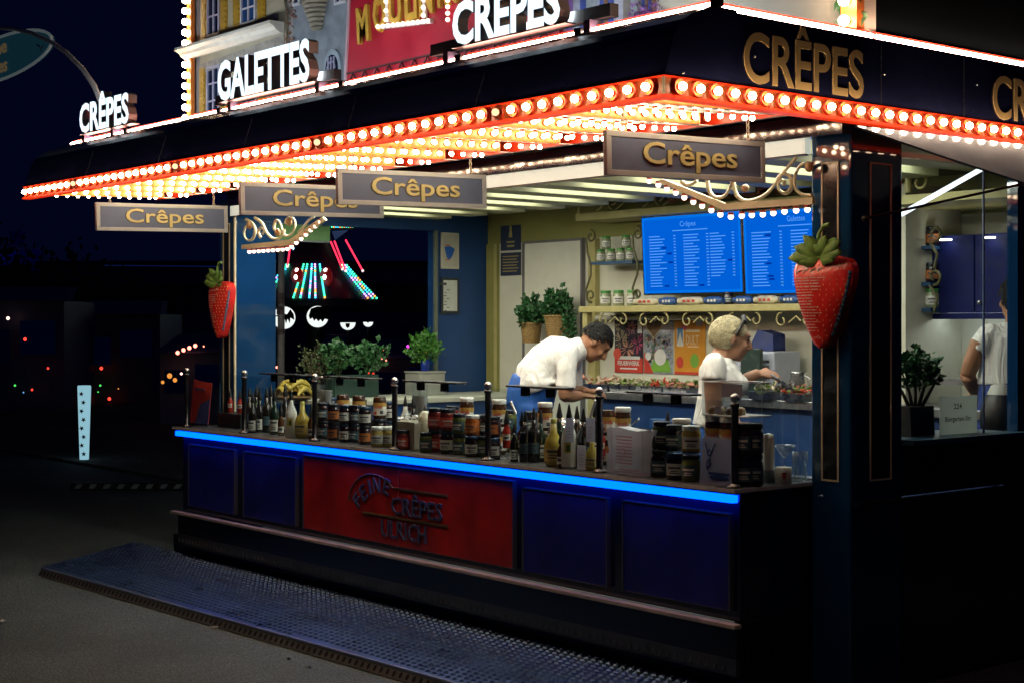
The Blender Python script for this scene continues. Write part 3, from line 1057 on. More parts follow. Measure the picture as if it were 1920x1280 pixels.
def shutter(px0, px1, t0, b0):
    x0, x1 = ax(px0, FY), ax(px1, FY)
    z1, z0 = at(px0, t0, y=FY).z, at(px0, b0, y=FY).z
    s = MB().box(x0, x1, FY - .030, FY - .0205, z0, z1)
    k = max(3, int((z1 - z0) / .035))
    for i in range(k):
        zz_ = z0 + (z1 - z0) * (i + .5) / k
        s.obox((x0 + .008, FY - .0302, zz_ - .010), X * (x1 - x0 - .016), Vector((0, -.008, -.004)), Vector((0, .002, .018)))
    build(s, 'shutter', yel, fac)


window(395, 418, -40, 72, 0, 2, 3, lav, pane)
shutter(385, 394, -40, 82)
shutter(420, 432, -40, 60)
shutter(444, 457, -40, 55)
window(458, 486, -40, 50, 0, 2, 3, M('frame_pale', (.6, .6, .66), .5), paneb)
shutter(490, 504, -40, 38)
# balcony band and lit cornice
bl = MB()
fpoly(bl, [(385, 83), (527, 28), (527, 38), (385, 96)], .03, .021)
build(bl, 'balcony_rail', M('balcony_dark', (.03, .03, .06), .5), fac)
co = MB()
q = [(-.021, 0.0), (-.021, .075), (-.13, .075), (-.135, .055), (-.10, .04), (-.085, .02), (-.05, .0)]
cz = at(450, 88, y=FY).z
xa, xb = ax(360, FY) - .02, ax(538, FY)
cc = MB().prism([(xa, FY + a, cz + c) for a, c in q], (xb - xa, 0, 0))
build(cc, 'cornice', M('cornice_white', (.74, .73, .66), .45, noise=.08), fac)
fr_ = MB()
fpoly(fr_, [(382, 122), (539, 66), (539, 84), (382, 140)], .006, .021)
build(fr_, 'frieze', M('frieze_grey', (.33, .31, .28), .6, noise=.3, ns=25), fac)
# ground-floor windows behind the GALETTES letters
window(394, 418, 128, 225, 0, 2, 3)
shutter(381, 391, 130, 232)
shutter(421, 437, 120, 215)
shutter(446, 458, 114, 205)
window(460, 488, 108, 200, 0, 3, 2)
shutter(491, 504, 98, 190)
iv = MB()
random.seed(3)
for i in range(90):
    a = at(544 + random.uniform(-9, 9), random.uniform(-30, 110), y=FY - .03)
    iv.add([a + Vector((random.uniform(-.02, .02), random.uniform(-.01, .01), random.uniform(-.02, .02))) for _ in range(3)], [(0, 1, 2)])
for i in range(120):
    a = at(525 + random.gauss(0, 14), 178 + random.gauss(0, 9), y=FY - .03)
    iv.add([a + Vector((random.uniform(-.02, .02), random.uniform(-.01, .01), random.uniform(-.02, .02))) for _ in range(3)], [(0, 1, 2)])
build(iv, 'ivy', M('ivy_rust', (.28, .09, .04), .6, noise=.3, ns=40), fac, kind='stuff')
# stone tower house
tw = MB()
fpoly(tw, [(556, -60), (660, -60), (657, 190), (551, 224)], .018)
build(tw, 'tower_front', M('tower_stone', (.24, .28, .33), .65, noise=.25, ns=12, bump=.3, bs=25), fac)
ts_ = MB()
cx = ax(602, FY)
for i in range(7):
    zc_ = at(602, 10 + i * 8, y=FY).z
    ts_.lathe([(.0, 0), (.105 - i * .010, 0), (.112 - i * .010, .012), (.105 - i * .010, .022), (0, .022)], 12, (cx, FY - .02, zc_), a0=R_(180), a1=R_(360))
ts_.lathe([(.10, 0), (.10, .4)], 12, (cx, FY - .02, at(602, 8, y=FY).z + .01), a0=R_(180), a1=R_(360))
build(ts_, 'turret', M('turret_stone', (.33, .30, .24), .65, noise=.25, ns=14), fac)


def arch(px, zb_, w, h, fm, pm):
    x = ax(px, FY)
    out = [(x - w, FY - .019, zb_), (x + w, FY - .019, zb_)] + [(x + w * math.cos(R_(a)), FY - .019, zb_ + h + w * 1.25 * math.sin(R_(a))) for a in range(0, 181, 15)]
    a_ = build(MB().prism(out, (0, -.02, 0)), 'arched_window', fm, fac)
    k = .72
    inn = [(x - w * k, FY - .0392, zb_ + .02), (x + w * k, FY - .0392, zb_ + .02)] + [(x + w * k * math.cos(R_(a)), FY - .0392, zb_ + h + w * k * 1.25 * math.sin(R_(a))) for a in range(0, 181, 15)]
    build(MB().prism(inn, (0, -.003, 0)), 'pane', pm, a_)
    br = MB()
    for i in (-.33, 0, .33):
        br.box(x + w * i - .004, x + w * i + .004, FY - .05, FY - .0425, zb_ + .02, zb_ + h + w * .75)
    br.box(x - w * k, x + w * k, FY - .049, FY - .043, zb_ + h * .6, zb_ + h * .6 + .008)
    br.tube([(x + w * .45 * math.cos(R_(a)), FY - .046, zb_ + h + w * .45 * math.sin(R_(a))) for a in range(0, 181, 20)], .005, 5)
    build(br, 'glazing_bar', lav, a_)


arch(632, at(632, 190, y=FY).z, .10, .20, M('arch_stone', (.30, .36, .42), .6, noise=.2), pane)
arch(567, at(567, 190, y=FY).z, .085, .26, MATS['arch_stone'], pane)
window(556, 569, -30, 14, 0, 1, 1, MATS['frame_pale'], paneb)
window(634, 656, -40, 12, 0, 2, 1, MATS['frame_pale'], paneb)
# red theatre panel
rp = MB()
xr0, xr1 = ax(662, FY), ax(1057, FY)
fpoly(rp, [(668, -60), (1057, -60), (1057, 110), (655, 200)], .03)
redo = build(rp, 'theatre_panel', M('theatre_red', (.42, .012, .03), .38, noise=.18, ns=4), fac)
bd = MB()
fpoly(bd, [(665, -60), (668, -60), (656, 200), (653, 200)], .012, .03)
build(bd, 'panel_edge', M('edge_pink', (.6, .4, .45), .4), redo)
mo = MB()
for ch, bx, by, w, ang in (('M', 676, 82, .125, 14), ('O', 706, 62, .13, 12), ('U', 735, 50, .13, 10), ('L', 765, 40, .10, 9), ('I', 782, 34, .03, 8), ('N', 792, 30, .13, 8), ('R', 826, 14, .11, 6), ('O', 848, 8, .12, 5), ('U', 872, 2, .12, 4), ('G', 897, -4, .12, 3), ('E', 925, -8, .10, 2)):
    o_ = at(bx, by, y=FY - .031)
    a = R_(-ang) if ch in 'MOULIN' else R_(-ang)
    mo.text(ch, o_, X * math.cos(a) + Z * math.sin(-a) * .3, Z * math.cos(a) - X * math.sin(-a) * .4, w, .215, ext=.012, bold=.03)
build(mo, 'gold_letters', M('theatre_gold', (.62, .36, .05), .4), redo)
bl_ = MB()
sm_me = mesh_of(MB().ball((0, 0, .014), .0135, 10, 6), 'bulb', [bulbs_soft])
for (a0_, b0_, a1_, b1_, n) in ((727, 38, 727, -30, 5), (797, 30, 797, -30, 5), (712, 51, 806, 40, 11)):
    for i in range(n):
        tt = i / (n - 1)
        p = at(a0_ + (a1_ - a0_) * tt, b0_ + (b1_ - b0_) * tt, y=FY - .05)
        inst(sm_me, 'bulb', redo, p, (R_(90), 0, 0))
for i in range(4):
    p = at(843, 38 - i * 12, y=FY - .05)
    inst(sm_me, 'bulb', redo, p, (R_(90), 0, 0))
fb_ = MB()
fb_.tube([at(727, 42, y=FY - .045), at(727, -40, y=FY - .045)], .016, 6).tube([at(797, 34, y=FY - .045), at(797, -40, y=FY - .045)], .016, 6).tube([at(708, 52, y=FY - .045), at(810, 40, y=FY - .045)], .016, 6)
build(fb_, 'bulb_bar', whitep, redo)
# lattice girder at the foot of the red panel
gm = MB()
za, zb_ = at(850, 96, y=FY).z, at(850, 128, y=FY).z
gm.box(xr0, xr1, FY - .05, FY - .038, za - .01, za).box(xr0, xr1, FY - .05, FY - .038, zb_, zb_ + .01)
x = xr0
k = 0
while x < xr1 - .13:
    gm.tube([(x, FY - .044, zb_ + .01), (x + .065, FY - .044, za - .01), (x + .13, FY - .044, zb_ + .01)], .005, 5)
    x += .13
build(gm, 'lattice_girder', M('girder_dark', (.05, .01, .012), .5), redo)
# curtained bay, ivory wall with flowers
cu = [(1062, 'violet', (.22, .10, .34)), (1076, 'pale', (.46, .46, .56)), (1090, 'blue', (.06, .10, .42)), (1100, 'slate', (.36, .40, .44)), (1118, 'pale', (.46, .46, .56)), (1128, 'blue', (.06, .10, .42)), (1136, 'rust', (.32, .17, .09)), (1143, 'blue', (.06, .10, .42)), (1152, 'pale', (.46, .46, .56)), (1170, 'taupe', (.24, .20, .18)), (1184, 'slate', (.36, .40, .44)), (1198, 'taupe', (.24, .20, .18)), (1207, 'blue', (.06, .10, .42)), (1214, 'rust', (.32, .17, .09)), (1219, 'blue', (.06, .10, .42)), (1226, 'rust', (.32, .17, .09)), (1232, None, None)]
for i in range(len(cu) - 1):
    xa, xb = ax(cu[i][0], FY), ax(cu[i + 1][0], FY)
    fold = MB()
    n = 5
    fp = [(xa + (xb - xa) * j / n, FY - .004 - .022 * math.sin(math.pi * j / n)) for j in range(n + 1)]
    fold.prism([(a, b2, 2.80) for a, b2 in fp], (0, 0, ztop - 2.80))
    build(fold, 'curtain_fold', M('curtain_' + cu[i][1], cu[i][2], .6, noise=.2, ns=20), fac)
fl2 = MB()
random.seed(5)
for i in range(220):
    a = at(random.uniform(1180, 1236), 0, y=FY - .04)
    zz_ = at(1200, 42, y=FY).z + abs(random.gauss(0, .05)) * (1 - abs(random.uniform(-.5, .5)))
    c = Vector((a.x, FY - .035, zz_))
    fl2.add([c + Vector((random.uniform(-.016, .016), random.uniform(-.012, .012), random.uniform(-.016, .016))) for _ in range(3)], [(0, 1, 2)])
build(fl2, 'flowers', M('flower_mauve', (.30, .12, .36), .6, noise=.4, ns=60), fac, kind='stuff')
for k in range(3):
    cp = at(1280 + k * 85, -14, y=FY - .005)
    build(MB().lathe([(0, 0), (.05, 0), (.06, .02), (.055, .04), (0, .04)], 14, cp), 'wall_boss', M('boss_gold', (.42, .36, .22), .5), fac)
# bulb strips up both edges
strip_l = build(MB().box(XL - .045, XL + .015, FY - .03, FY + .10, 2.80, ztop).box(XL + .016, XL + .055, FY - .05, FY - .0205, 2.80, cz).box(XL + .016, XL + .055, FY - .05, FY - .0205, cz + .08, ztop), 'bulb_strip', orangep, fac)
fb_me = mesh_of(MB().ball((0, 0, .03), .024, 12, 8, 0).lathe([(.014, 0), (.014, .012)], 8, mi=1), 'bulb', [bulbm, sock])
for i in range(15):
    inst(fb_me, 'bulb', strip_l, (XL - .016, FY - .03, 2.955 + i * .078), (R_(90), 0, 0))
for i in range(9):
    inst(sm_me, 'bulb', strip_l, (XL + .036, FY - .05, 2.965 + i * .092 + (.0 if i < 4 else .08)), (R_(90), 0, 0))
strip_r = build(MB().box(XR - .085, XR, FY - .05, FY - .001, 2.80, ztop), 'bulb_strip', orangep, fac)
for i in range(8):
    inst(fb_me, 'bulb', strip_r, (XR - .045, FY - .05, 2.985 + i * .085), (R_(90), 0, 0))
lv = MB()
random.seed(11)
for i in range(60):
    c = at(1590 + random.gauss(0, 9), random.uniform(-30, 48), y=FY - .03)
    a = random.uniform(0, 6.28)
    d = Vector((math.cos(a), -.3, math.sin(a))) * .035
    e = Vector((-math.sin(a), .1, math.cos(a))) * .011
    lv.add([c - d, c + e, c + d, c - e], [(0, 1, 2, 3)])
build(lv, 'leaf_sprays', M('painted_leaf', (.05, .16, .06), .5, noise=.3, ns=30), fac, kind='stuff')
build(MB().box(XR - .12, XR - .002, FY + .081, 3.2, 2.86, ztop), 'side_board', M('side_board_green', (.0012, .003, .0045), .9, noise=.2, ns=4, spec=.04), fac)

# ------------------------------------------------------------------ lit letter signs on the roof edge
sideg = M('letter_return', (.16, .14, .13), .45)
boxm = M('sign_rail_black', (.008, .008, .012), .45)


def roof_sign(body, px0, px1, zb_, h, label, rail=None, legs=()):
    y0 = -.715
    x0, x1 = ax(px0, y0 - .06), ax(px1, y0 - .06)
    s = thing('lit_letter_sign', label, 'sign', (x0, y0, 2.915), group='white lit letter signs on the roof edge')
    # one letter at a time along the word
    body3 = MB().text(body, (x0, y0, zb_), X, Z, x1 - x0, h, ext=.03, bold=.034, res=3)
    par = list(range(len(body3.v)))

    def find(i):
        while par[i] != i:
            par[i] = par[par[i]]
            i = par[i]
        return i
    for f in body3.f:
        for i in f[1:]:
            par[find(i)] = find(f[0])
    isl = {}
    for i in range(len(body3.v)):
        isl.setdefault(find(i), []).append(i)
    boxes = []
    for r, idx in isl.items():
        xs = [body3.v[i].x for i in idx]
        boxes.append([min(xs), max(xs), [r]])
    boxes.sort()
    let = []
    for b2 in boxes:
        hit = None
        for l in let:
            if b2[0] < l[1] - .004 and b2[1] > l[0] + .004 and (min(b2[1], l[1]) - max(b2[0], l[0])) > .5 * min(b2[1] - b2[0], l[1] - l[0]):
                hit = l
        if hit:
            hit[0], hit[1] = min(hit[0], b2[0]), max(hit[1], b2[1])
            hit[2] += b2[2]
        else:
            let.append([b2[0], b2[1], list(b2[2])])
    for l in let:
        keep = set(l[2])
        m = MB()
        mp = {}
        for f in body3.f:
            if find(f[0]) in keep:
                for i in f:
                    if i not in mp:
                        mp[i] = len(m.v)
                        m.v.append(body3.v[i].copy())
                p = [body3.v[i] for i in f]
                nrm = (p[1] - p[0]).cross(p[2] - p[0])
                front = all(abs(q_.y - (y0 - .06)) < .004 for q_ in p)
                back = all(abs(q_.y - y0) < .004 for q_ in p)
                m.f.append([mp[i] for i in f])
                m.m.append(0 if front else (2 if back else 1))
                m.s.append(False)
        build(m, 'letter', [letterw, sideg, backfill], s)
    rl_ = MB()
    if rail:
        rl_.box(ax(rail[0], y0), ax(rail[1], y0), y0 + .012, y0 + .06, zb_ - .01, zb_ + .045)
    rl_.box(x0 - .02, x1 + .02, y0 - .05, y0 + .01, zb_ - .014, zb_ - .007)
    build(rl_, 'rail', boxm, s)
    for px in legs:
        x = ax(px, y0)
        build(MB().box(x - .02, x + .02, y0 - .01, y0 + .06, 2.90, zb_ - .011), 'leg', M('bracket_violet', (.10, .09, .16), .4), s)


roof_sign('CRÊPES', 149, 241, 2.975, .185, 'white lit letters CRÊPES on the stall roof edge beside the curved pipe', legs=(158, 212))
roof_sign('GALETTES', 408, 580, 2.98, .215, 'white lit letters GALETTES in front of the painted shutters', (400, 622), legs=(432, 597))
roof_sign('CRÊPES', 848, 1050, 2.985, .19, 'white lit letters CRÊPES in front of the red theatre panel', (803, 1140), legs=(838, 1103))

# ------------------------------------------------------------------ hanging signs under the canopy
board_m = M('sign_board', (.13, .185, .32), .55, noise=.08)
frame_m = M('sign_frame', (.60, .67, .70), .5, noise=.06)
lett_m = M('sign_letter_gold', (.80, .76, .36), .4)
lett_b = M('sign_letter_edge', (.12, .09, .03), .5)
chain_m = M('chain_zinc', (.6, .5, .4), .3, metal=.8)


def hanging_sign():
    s = thing('hanging_sign', 'x', 'sign', (0, 0, 0), group='Crêpes signs hung under the canopy')
    L_, H, T = .955, .182, .014
    b2 = MB().box(-T / 2, T / 2, .028, L_ - .028, .024, H - .024)
    build(b2, 'board', board_m, s, local=True)
    f = MB().box(-T / 2 - .004, T / 2 + .004, 0, L_, 0, .0238).box(-T / 2 - .004, T / 2 + .004, 0, L_, H - .0238, H)
    f.box(-T / 2 - .004, T / 2 + .004, 0, .0278, .024, H - .024).box(-T / 2 - .004, T / 2 + .004, L_ - .0278, L_, .024, H - .024)
    build(f, 'frame', frame_m, s, local=True, bevel=.002)
    t_ = MB().text('Crêpes', (T / 2 + .0005, .205, .058), Y, Z, .565, .088, ext=.003, bold=.010, res=3)
    l = build(t_, 'lettering', lett_m, s, local=True)
    t_ = MB().text('Crêpes', (T / 2 + .0003, .201, .0555), Y, Z, .573, .092, ext=.0012, bold=.03, res=3)
    build(t_, 'letter_outline', lett_b, l, local=True)
    for yy_ in (.10, .855):
        c = MB()
        for i in range(5):
            z0 = H - .006 + i * .024
            u = X if i % 2 else Y
            c.tube([Vector((0, yy_, z0 + .014)) + u * (.007 * math.cos(a)) + Z * (.016 * math.sin(a)) for a in [k * math.pi / 4 for k in range(8)]], .0022, 5, closed=True)
        build(c, 'chain', chain_m, s, local=True)
    return s


hs = hanging_sign()
spots = [(180, .062, 'Crêpes sign hanging at the far end of the canopy beside the far strawberry'),
         (450, 0, 'Crêpes sign whose last letters are hidden by the sign in front'),
         (632, 0, 'Crêpes sign hanging over the middle of the counter and overlapping another sign'),
         (1135, 0, 'large near Crêpes sign hanging beside the gold scroll valance and menu screens')]
for i, (px, _, lab) in enumerate(spots):
    p = at(px, 605, y=-.85)
    o = hs if i == 0 else dup(hs, (0, 0, 0), 0, lab)
    o['label'] = lab
    o.location = (p.x, -.85, 2.294)
    o.rotation_euler = (R_(1.35), 0, 0)

# ------------------------------------------------------------------ oval sign on a curved pipe
yo = -.45
ov = thing('oval_sign', 'dark oval sign Feine Crêpes hanging from a curved pipe above the roof', 'sign', at(188, 190, y=yo))
pts = [at(a, b2, y=yo) for a, b2 in ((196, 250), (190, 195), (176, 160), (155, 130), (125, 100), (95, 78), (60, 62), (25, 54), (-15, 51), (-60, 54), (-100, 66))]
build(MB().tube(pts, .019, 10), 'pipe', M('pipe_grey', (.62, .62, .60), .35, metal=.3), ov)
oc = at(-2, 111, y=yo)
ex = oc.x - at(-89, 111, y=yo).x
ez = at(0, 70, y=yo).z - oc.z
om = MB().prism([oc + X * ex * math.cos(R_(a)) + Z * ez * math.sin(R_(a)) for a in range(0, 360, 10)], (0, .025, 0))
ob = build(om, 'board', M('oval_teal', (.03, .06, .085), .45, noise=.1, emit=(.08, .42, .62), es=.035), ov)  # faint emission on board, rim and letters stands for light from nearby rides
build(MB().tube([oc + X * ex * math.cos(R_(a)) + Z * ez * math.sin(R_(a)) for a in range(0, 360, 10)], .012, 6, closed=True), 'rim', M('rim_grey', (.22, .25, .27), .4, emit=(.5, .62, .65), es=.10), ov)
tm = MB()
tm.text('Feine', oc + Vector((-.33, -.002, .035)), X, Z, .50, .11, ext=.003, bold=.015)
tm.text('Crêpes', oc + Vector((-.42, -.002, -.115)), X, Z, .60, .11, ext=.003, bold=.015)
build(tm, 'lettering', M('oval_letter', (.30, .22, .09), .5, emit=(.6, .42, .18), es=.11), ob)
build(MB().tube([at(78, 90, y=yo), at(70, 84, y=yo)], .008, 6).tube([at(83, 84, y=yo), at(76, 98, y=yo)], .006, 6), 'hook', chrome, ov)

# ------------------------------------------------------------------ strawberry signs
strm = M('strawberry_red', (.74, .030, .026), .22, noise=.22, ns=9, coat=.3)
seedm = M('strawberry_seed', (.75, .45, .18), .4)
leafm = M('strawberry_leaf', (.14, .30, .06), .5, noise=.25, ns=25)
inkm = M('white_print', (.66, .40, .36), .5)
stripm = M('strawberry_side', (.04, .12, .22), .4, noise=.3, ns=60)


def strawberry(label):
    s = thing('strawberry_sign', label, 'sign', (0, 0, 0), group='strawberry signs on the corner columns')
    # outline: half widths from the tip (v=0) to the shoulder (v=1)
    H = .415
    prof_ = [(0, .0), (.03, .042), (.10, .062), (.25, .098), (.42, .134), (.58, .162), (.72, .181), (.83, .187), (.91, .178), (.97, .150), (1.0, .09)]

    def hw(v):
        for (a, wa), (b2, wb) in zip(prof_, prof_[1:]):
            if a <= v <= b2:
                return wa + (wb - wa) * (v - a) / (b2 - a)
        return 0

    def bul(u, v):
        e_ = max(0, 1 - u * u)
        return .055 * math.sqrt(e_) * math.sin(math.pi * min(1, max(0.04, v * .9 + .08))) ** .5
    nv, nu = 26, 20
    vs, fs_ = [], []
    for j in range(nv + 1):
        v = j / nv
        for i in range(nu + 1):
            u = -1 + 2 * i / nu
            vs.append((u * hw(v), -bul(u, v) - .02, v * H))
    for j in range(nv):
        for i in range(nu):
            a = j * (nu + 1) + i
            fs_.append((a, a + 1, a + nu + 2, a + nu + 1))
    m = MB().add(vs, fs_, 0, True)
    rim_ = [k * (nu + 1) + nu for k in range(nv + 1)] + [k * (nu + 1) for k in range(nv, -1, -1)]
    rv = [Vector(vs[i]) for i in rim_]
    n = len(rv)
    m.add(rv + [Vector((p.x, .02, p.z)) for p in rv], [(i, (i + 1) % n, n + (i + 1) % n, n + i) for i in range(n)] + [list(range(2 * n - 1, n - 1, -1))], 0)
    berry = build(m, 'berry', strm, s, local=True)
    sd = MB()
    random.seed(2)
    for j in range(16):
        v = .08 + j * .055
        k = max(2, int(hw(v) / .018))
        for i in range(k):
            u = -1 + 2 * (i + .5 + (.4 if j % 2 else 0)) / (k + .4)
            if abs(u) > .9 or (u < .08 and v < .8):
                continue
            sd.ball((u * hw(v), -bul(u, v) - .021, v * H), (.0028, .002, .0042), 6, 4)
    build(sd, 'seeds', seedm, berry, local=True, kind='stuff')
    pr = MB()
    for j in range(19):
        v = .76 - j * .032
        x0, x1 = -.88 + random.uniform(0, .05), random.uniform(-.15, .32)
        x = x0
        while x < x1:
            w = random.uniform(.05, .30)
            us_ = [x, min(x + w, x1)]
            q_ = []
            for vv in (v + random.uniform(-.002, .002), v + random.uniform(.008, .013)):
                for uu in us_:
                    q_.append((uu * hw(vv), -bul(uu, vv) - .0225, vv * H))
            pr.add(q_, [(0, 1, 3, 2)])
            x += w + random.uniform(.02, .05)
    for (body_, u0, v0, w_, h_) in (('u.v.a.', -.3, .105, .045, .014),):
        s0 = len(pr.v)
        pr.text(body_, (u0 * .06, -.068, v0 * H), X, Z, w_, h_, bold=.02)
        for i in range(s0, len(pr.v)):
            v = pr.v[i].z / H
            u = pr.v[i].x / max(.01, hw(v))
            pr.v[i].y = -bul(u, v) - .0235
    # curly heading
    for k in range(4):
        u0 = -.72 + k * .26
        c_ = []
        for a in range(0, 330, 30):
            u = u0 + .10 * math.cos(R_(a)) + a * .0003
            v = .83 + .022 * math.sin(R_(a * 1.5)) + k * .008
            c_.append((u * hw(v), -bul(u, v) - .0225, v * H))
        pr.tube(c_, .0022, 5)
    build(pr, 'white_print', inkm, berry, local=True, kind='stuff')
    sp = MB()
    for j in range(14):
        v = .16 + j * .05
        sp.ball((hw(v) * .93, -bul(.93, v) - .014, v * H), (.011, .010, .012), 6, 4)
    build(sp, 'side_beads', stripm, berry, local=True)
    lf = MB()
    for a, ln, wd, up in ((178, .17, .045, .10), (150, .15, .04, .35), (120, .14, .038, .75), (60, .13, .04, .8), (25, .19, .05, .45), (5, .18, .04, .25), (200, .12, .035, .05), (-12, .12, .035, .05), (90, .08, .04, .4)):
        d = Vector((math.cos(R_(a)), -.25, math.sin(R_(a)) * .5 + up * .5)).normalized()
        sd_ = d.cross(Vector((0, -1, .2))).normalized()
        b0 = Vector((0, -.045, H - .008))
        pts_ = [b0, b0 + d * ln * .35 + sd_ * wd, b0 + d * ln * .35 + Vector((0, -.014, 0)), b0 + d * ln * .35 - sd_ * wd, b0 + d * ln * .75 + sd_ * wd * .6, b0 + d * ln * .75 + Vector((0, -.01, 0)), b0 + d * ln * .75 - sd_ * wd * .6, b0 + d * ln + Vector((0, 0, -.01))]
        bk = [p + Vector((0, .01, 0)) for p in pts_]
        F_ = [(0, 2, 1), (0, 3, 2), (1, 2, 5, 4), (2, 3, 6, 5), (4, 5, 7), (5, 6, 7)]
        lf.add(pts_ + bk, F_ + [tuple(i + 8 for i in reversed(f)) for f in F_] + [(0, 1, 9, 8), (1, 4, 12, 9), (4, 7, 15, 12), (7, 6, 14, 15), (6, 3, 11, 14), (3, 0, 8, 11)], 0, True)
    build(lf, 'calyx', leafm, s, local=True)
    st_ = MB().tube([(0, -.04, H - .01), (-.015, -.04, H + .05), (-.008, -.04, H + .10), (.02, -.04, H + .135), (.06, -.04, H + .14)], [.012, .010, .009, .009, .011], 8)
    build(st_, 'stalk', leafm, s, local=True)
    return s


s1 = strawberry('large glossy strawberry sign with white print on the near corner column')
s1.location = (.132, .447, 1.585)
s1.scale = (.92, 1, 1)
s2 = dup(s1, (-5.47, .447, 1.585), 0, 'strawberry sign on the far blue column at the dark end of the counter', scale=(.86, 1, 1))

# ------------------------------------------------------------------ menu screens
scr_m = E('screen_blue', (.0, .115, .68), 1.0)
scr_b = E('screen_border', (.0, .17, .80), 1.0)
scr_t = E('screen_text', (.10, .36, .95), 1.0)
scr_d = E('screen_mark', (.0, .03, .32), 1.0)
bez = M('screen_bezel', (.008, .008, .01), .3)


def screen(px0, px1, title, label, seed):
    random.seed(seed)
    y_ = 2.60
    p0 = at(px0, 551, y=y_)
    x1 = ax(px1, y_)
    w, h = .93, .535
    s = thing('menu_screen', label, 'screen', (p0.x, y_, p0.z), group='blue menu screens on the back wall')
    tiltm = Matrix.Rotation(R_(3), 4, 'X')

    def bd_(mb, name, m, par):
        mb.xf(tiltm)
        return build(mb, name, m, par, local=True)
    bd_(MB().box(-.012, w + .012, .002, .05, -.012, h + .012), 'bezel', bez, s)
    pan = bd_(MB().box(0, w, -.001, .0015, 0, h), 'panel', scr_m, s)
    b_ = MB()
    frame_strips(b_, Vector((0, -.0012, 0)), X, Z, -Y, w, h, .018, .0008)
    bd_(b_, 'border', scr_b, pan)
    tx = MB()
    tx.text(title, (w * .40, -.0015, h - .075), X, Z, .15, .035, bold=.0)
    tx.box(w * .32, w * .68, -.002, -.0012, h - .105, h - .099)
    mk = MB()
    cols = ((.07, .30), (.43, .27), (.70, .25))
    for cx_, cw in cols:
        n = 18 if cx_ < .7 else 15
        for j in range(n):
            z = h * .74 - j * .0205
            ln = w * cw * random.uniform(.35, .62)
            tx.box(w * cx_, w * cx_ + ln, -.002, -.0012, z, z + .0062)
            tx.box(w * (cx_ + cw * .86), w * (cx_ + cw * .86) + .022, -.002, -.0012, z, z + .0062)
            if random.random() < .14:
                mk.box(w * cx_ + ln + .02, w * cx_ + ln + .065, -.002, -.0012, z - .003, z + .010)
    bd_(tx, 'menu_text', scr_t, pan)
    tag(bd_(mk, 'menu_marks', scr_d, pan), kind='stuff')


screen(1209, 1387, 'Crêpes', 'blue lit menu screen headed Crêpes beside the jar shelf', 1)
screen(1399, 1570, 'Galettes', 'blue lit menu screen headed Galettes partly hidden by the corner column', 2)

# ------------------------------------------------------------------ posters, plaques, notices
py_ = BW - .006


def poster(px0, px1, t, b2, name, label, cat, base, y=py_):
    x0, x1 = ax(px0, y), ax(px1, y)
    z1, z0 = at((px0 + px1) / 2, t, y=y).z, at((px0 + px1) / 2, b2, y=y).z
    s = thing(name, label, cat, (x0, y, z0))
    build(MB().box(x0, x1, y - .002, y, z0, z1), 'sheet', base, s)
    return s, x0, x1, z0, z1


def disc(mb, c, r, mi=0, n=16, e=1.0):
    return mb.add([Vector(c) + X * r * math.cos(2 * math.pi * i / n) + Z * r * e * math.sin(2 * math.pi * i / n) for i in range(n)], [list(range(n))], mi)


paperm = M('paper_white', (.72, .72, .68), .6)
cr_ = M('print_crimson', (.55, .05, .03), .5)
pinkm = M('print_pink', (.62, .10, .22), .5)
peach = M('print_peach', (.70, .34, .22), .5)
s, x0, x1, z0, z1 = poster(1153, 1206, 592, 698, 'poster', 'firework poster with red lower band, nearest the bending man', 'poster', M('print_night', (.018, .012, .03), .5))
zr = z0 + (z1 - z0) * .26
build(MB().box(x0 + .001, x1 - .001, py_ - .0035, py_ - .0022, z0 + .001, zr), 'red_band', cr_, s)
fw = MB()
random.seed(8)
for (fx, fz, r, mi) in ((.25, .55, .085, 0), (.6, .78, .07, 1), (.82, .5, .085, 2), (.45, .42, .08, 3), (.1, .8, .04, 0)):
    c = Vector((x0 + (x1 - x0) * fx, py_ - .003, z0 + (z1 - z0) * fz))
    for i in range(26):
        a = random.uniform(0, 6.283)
        rr_ = r * random.uniform(.5, 1)
        d = X * math.cos(a) + Z * math.sin(a)
        e = d.cross(Y) * .003
        p1_, p2_ = c + d * rr_ * .25, c + d * rr_
        for p in (p1_, p2_):
            p.x = min(max(p.x, x0 + .004), x1 - .004)
        fw.add([p1_ - e * .4, p1_ + e * .4, p2_ + e, p2_ - e], [(0, 1, 2, 3)], mi)
build(fw, 'firework_print', [M('print_straw', (.5, .42, .25), .5), M('print_rose', (.55, .25, .25), .5), pinkm, peach], s)
tx = MB()
tx.text('FEUERWERK', (x0 + .035, py_ - .0042, z0 + .055), X, Z, (x1 - x0) - .07, .032, bold=.03)
tx.box(x0 + .03, x1 - .03, py_ - .0045, py_ - .004, z0 + .098, z0 + .122)
tx.box(x0 + .06, x1 - .06, py_ - .0045, py_ - .004, z0 + .025, z0 + .036)
tx.box(x1 - .055, x1 - .01, py_ - .0045, py_ - .0022, z1 - .13, z1 - .012)
build(tx, 'print', paperm, s)
build(disc(MB(), (x0 + .03, py_ - .0046, zr + .03), .042), 'badge', M('print_scarlet', (.65, .09, .06), .5), s)

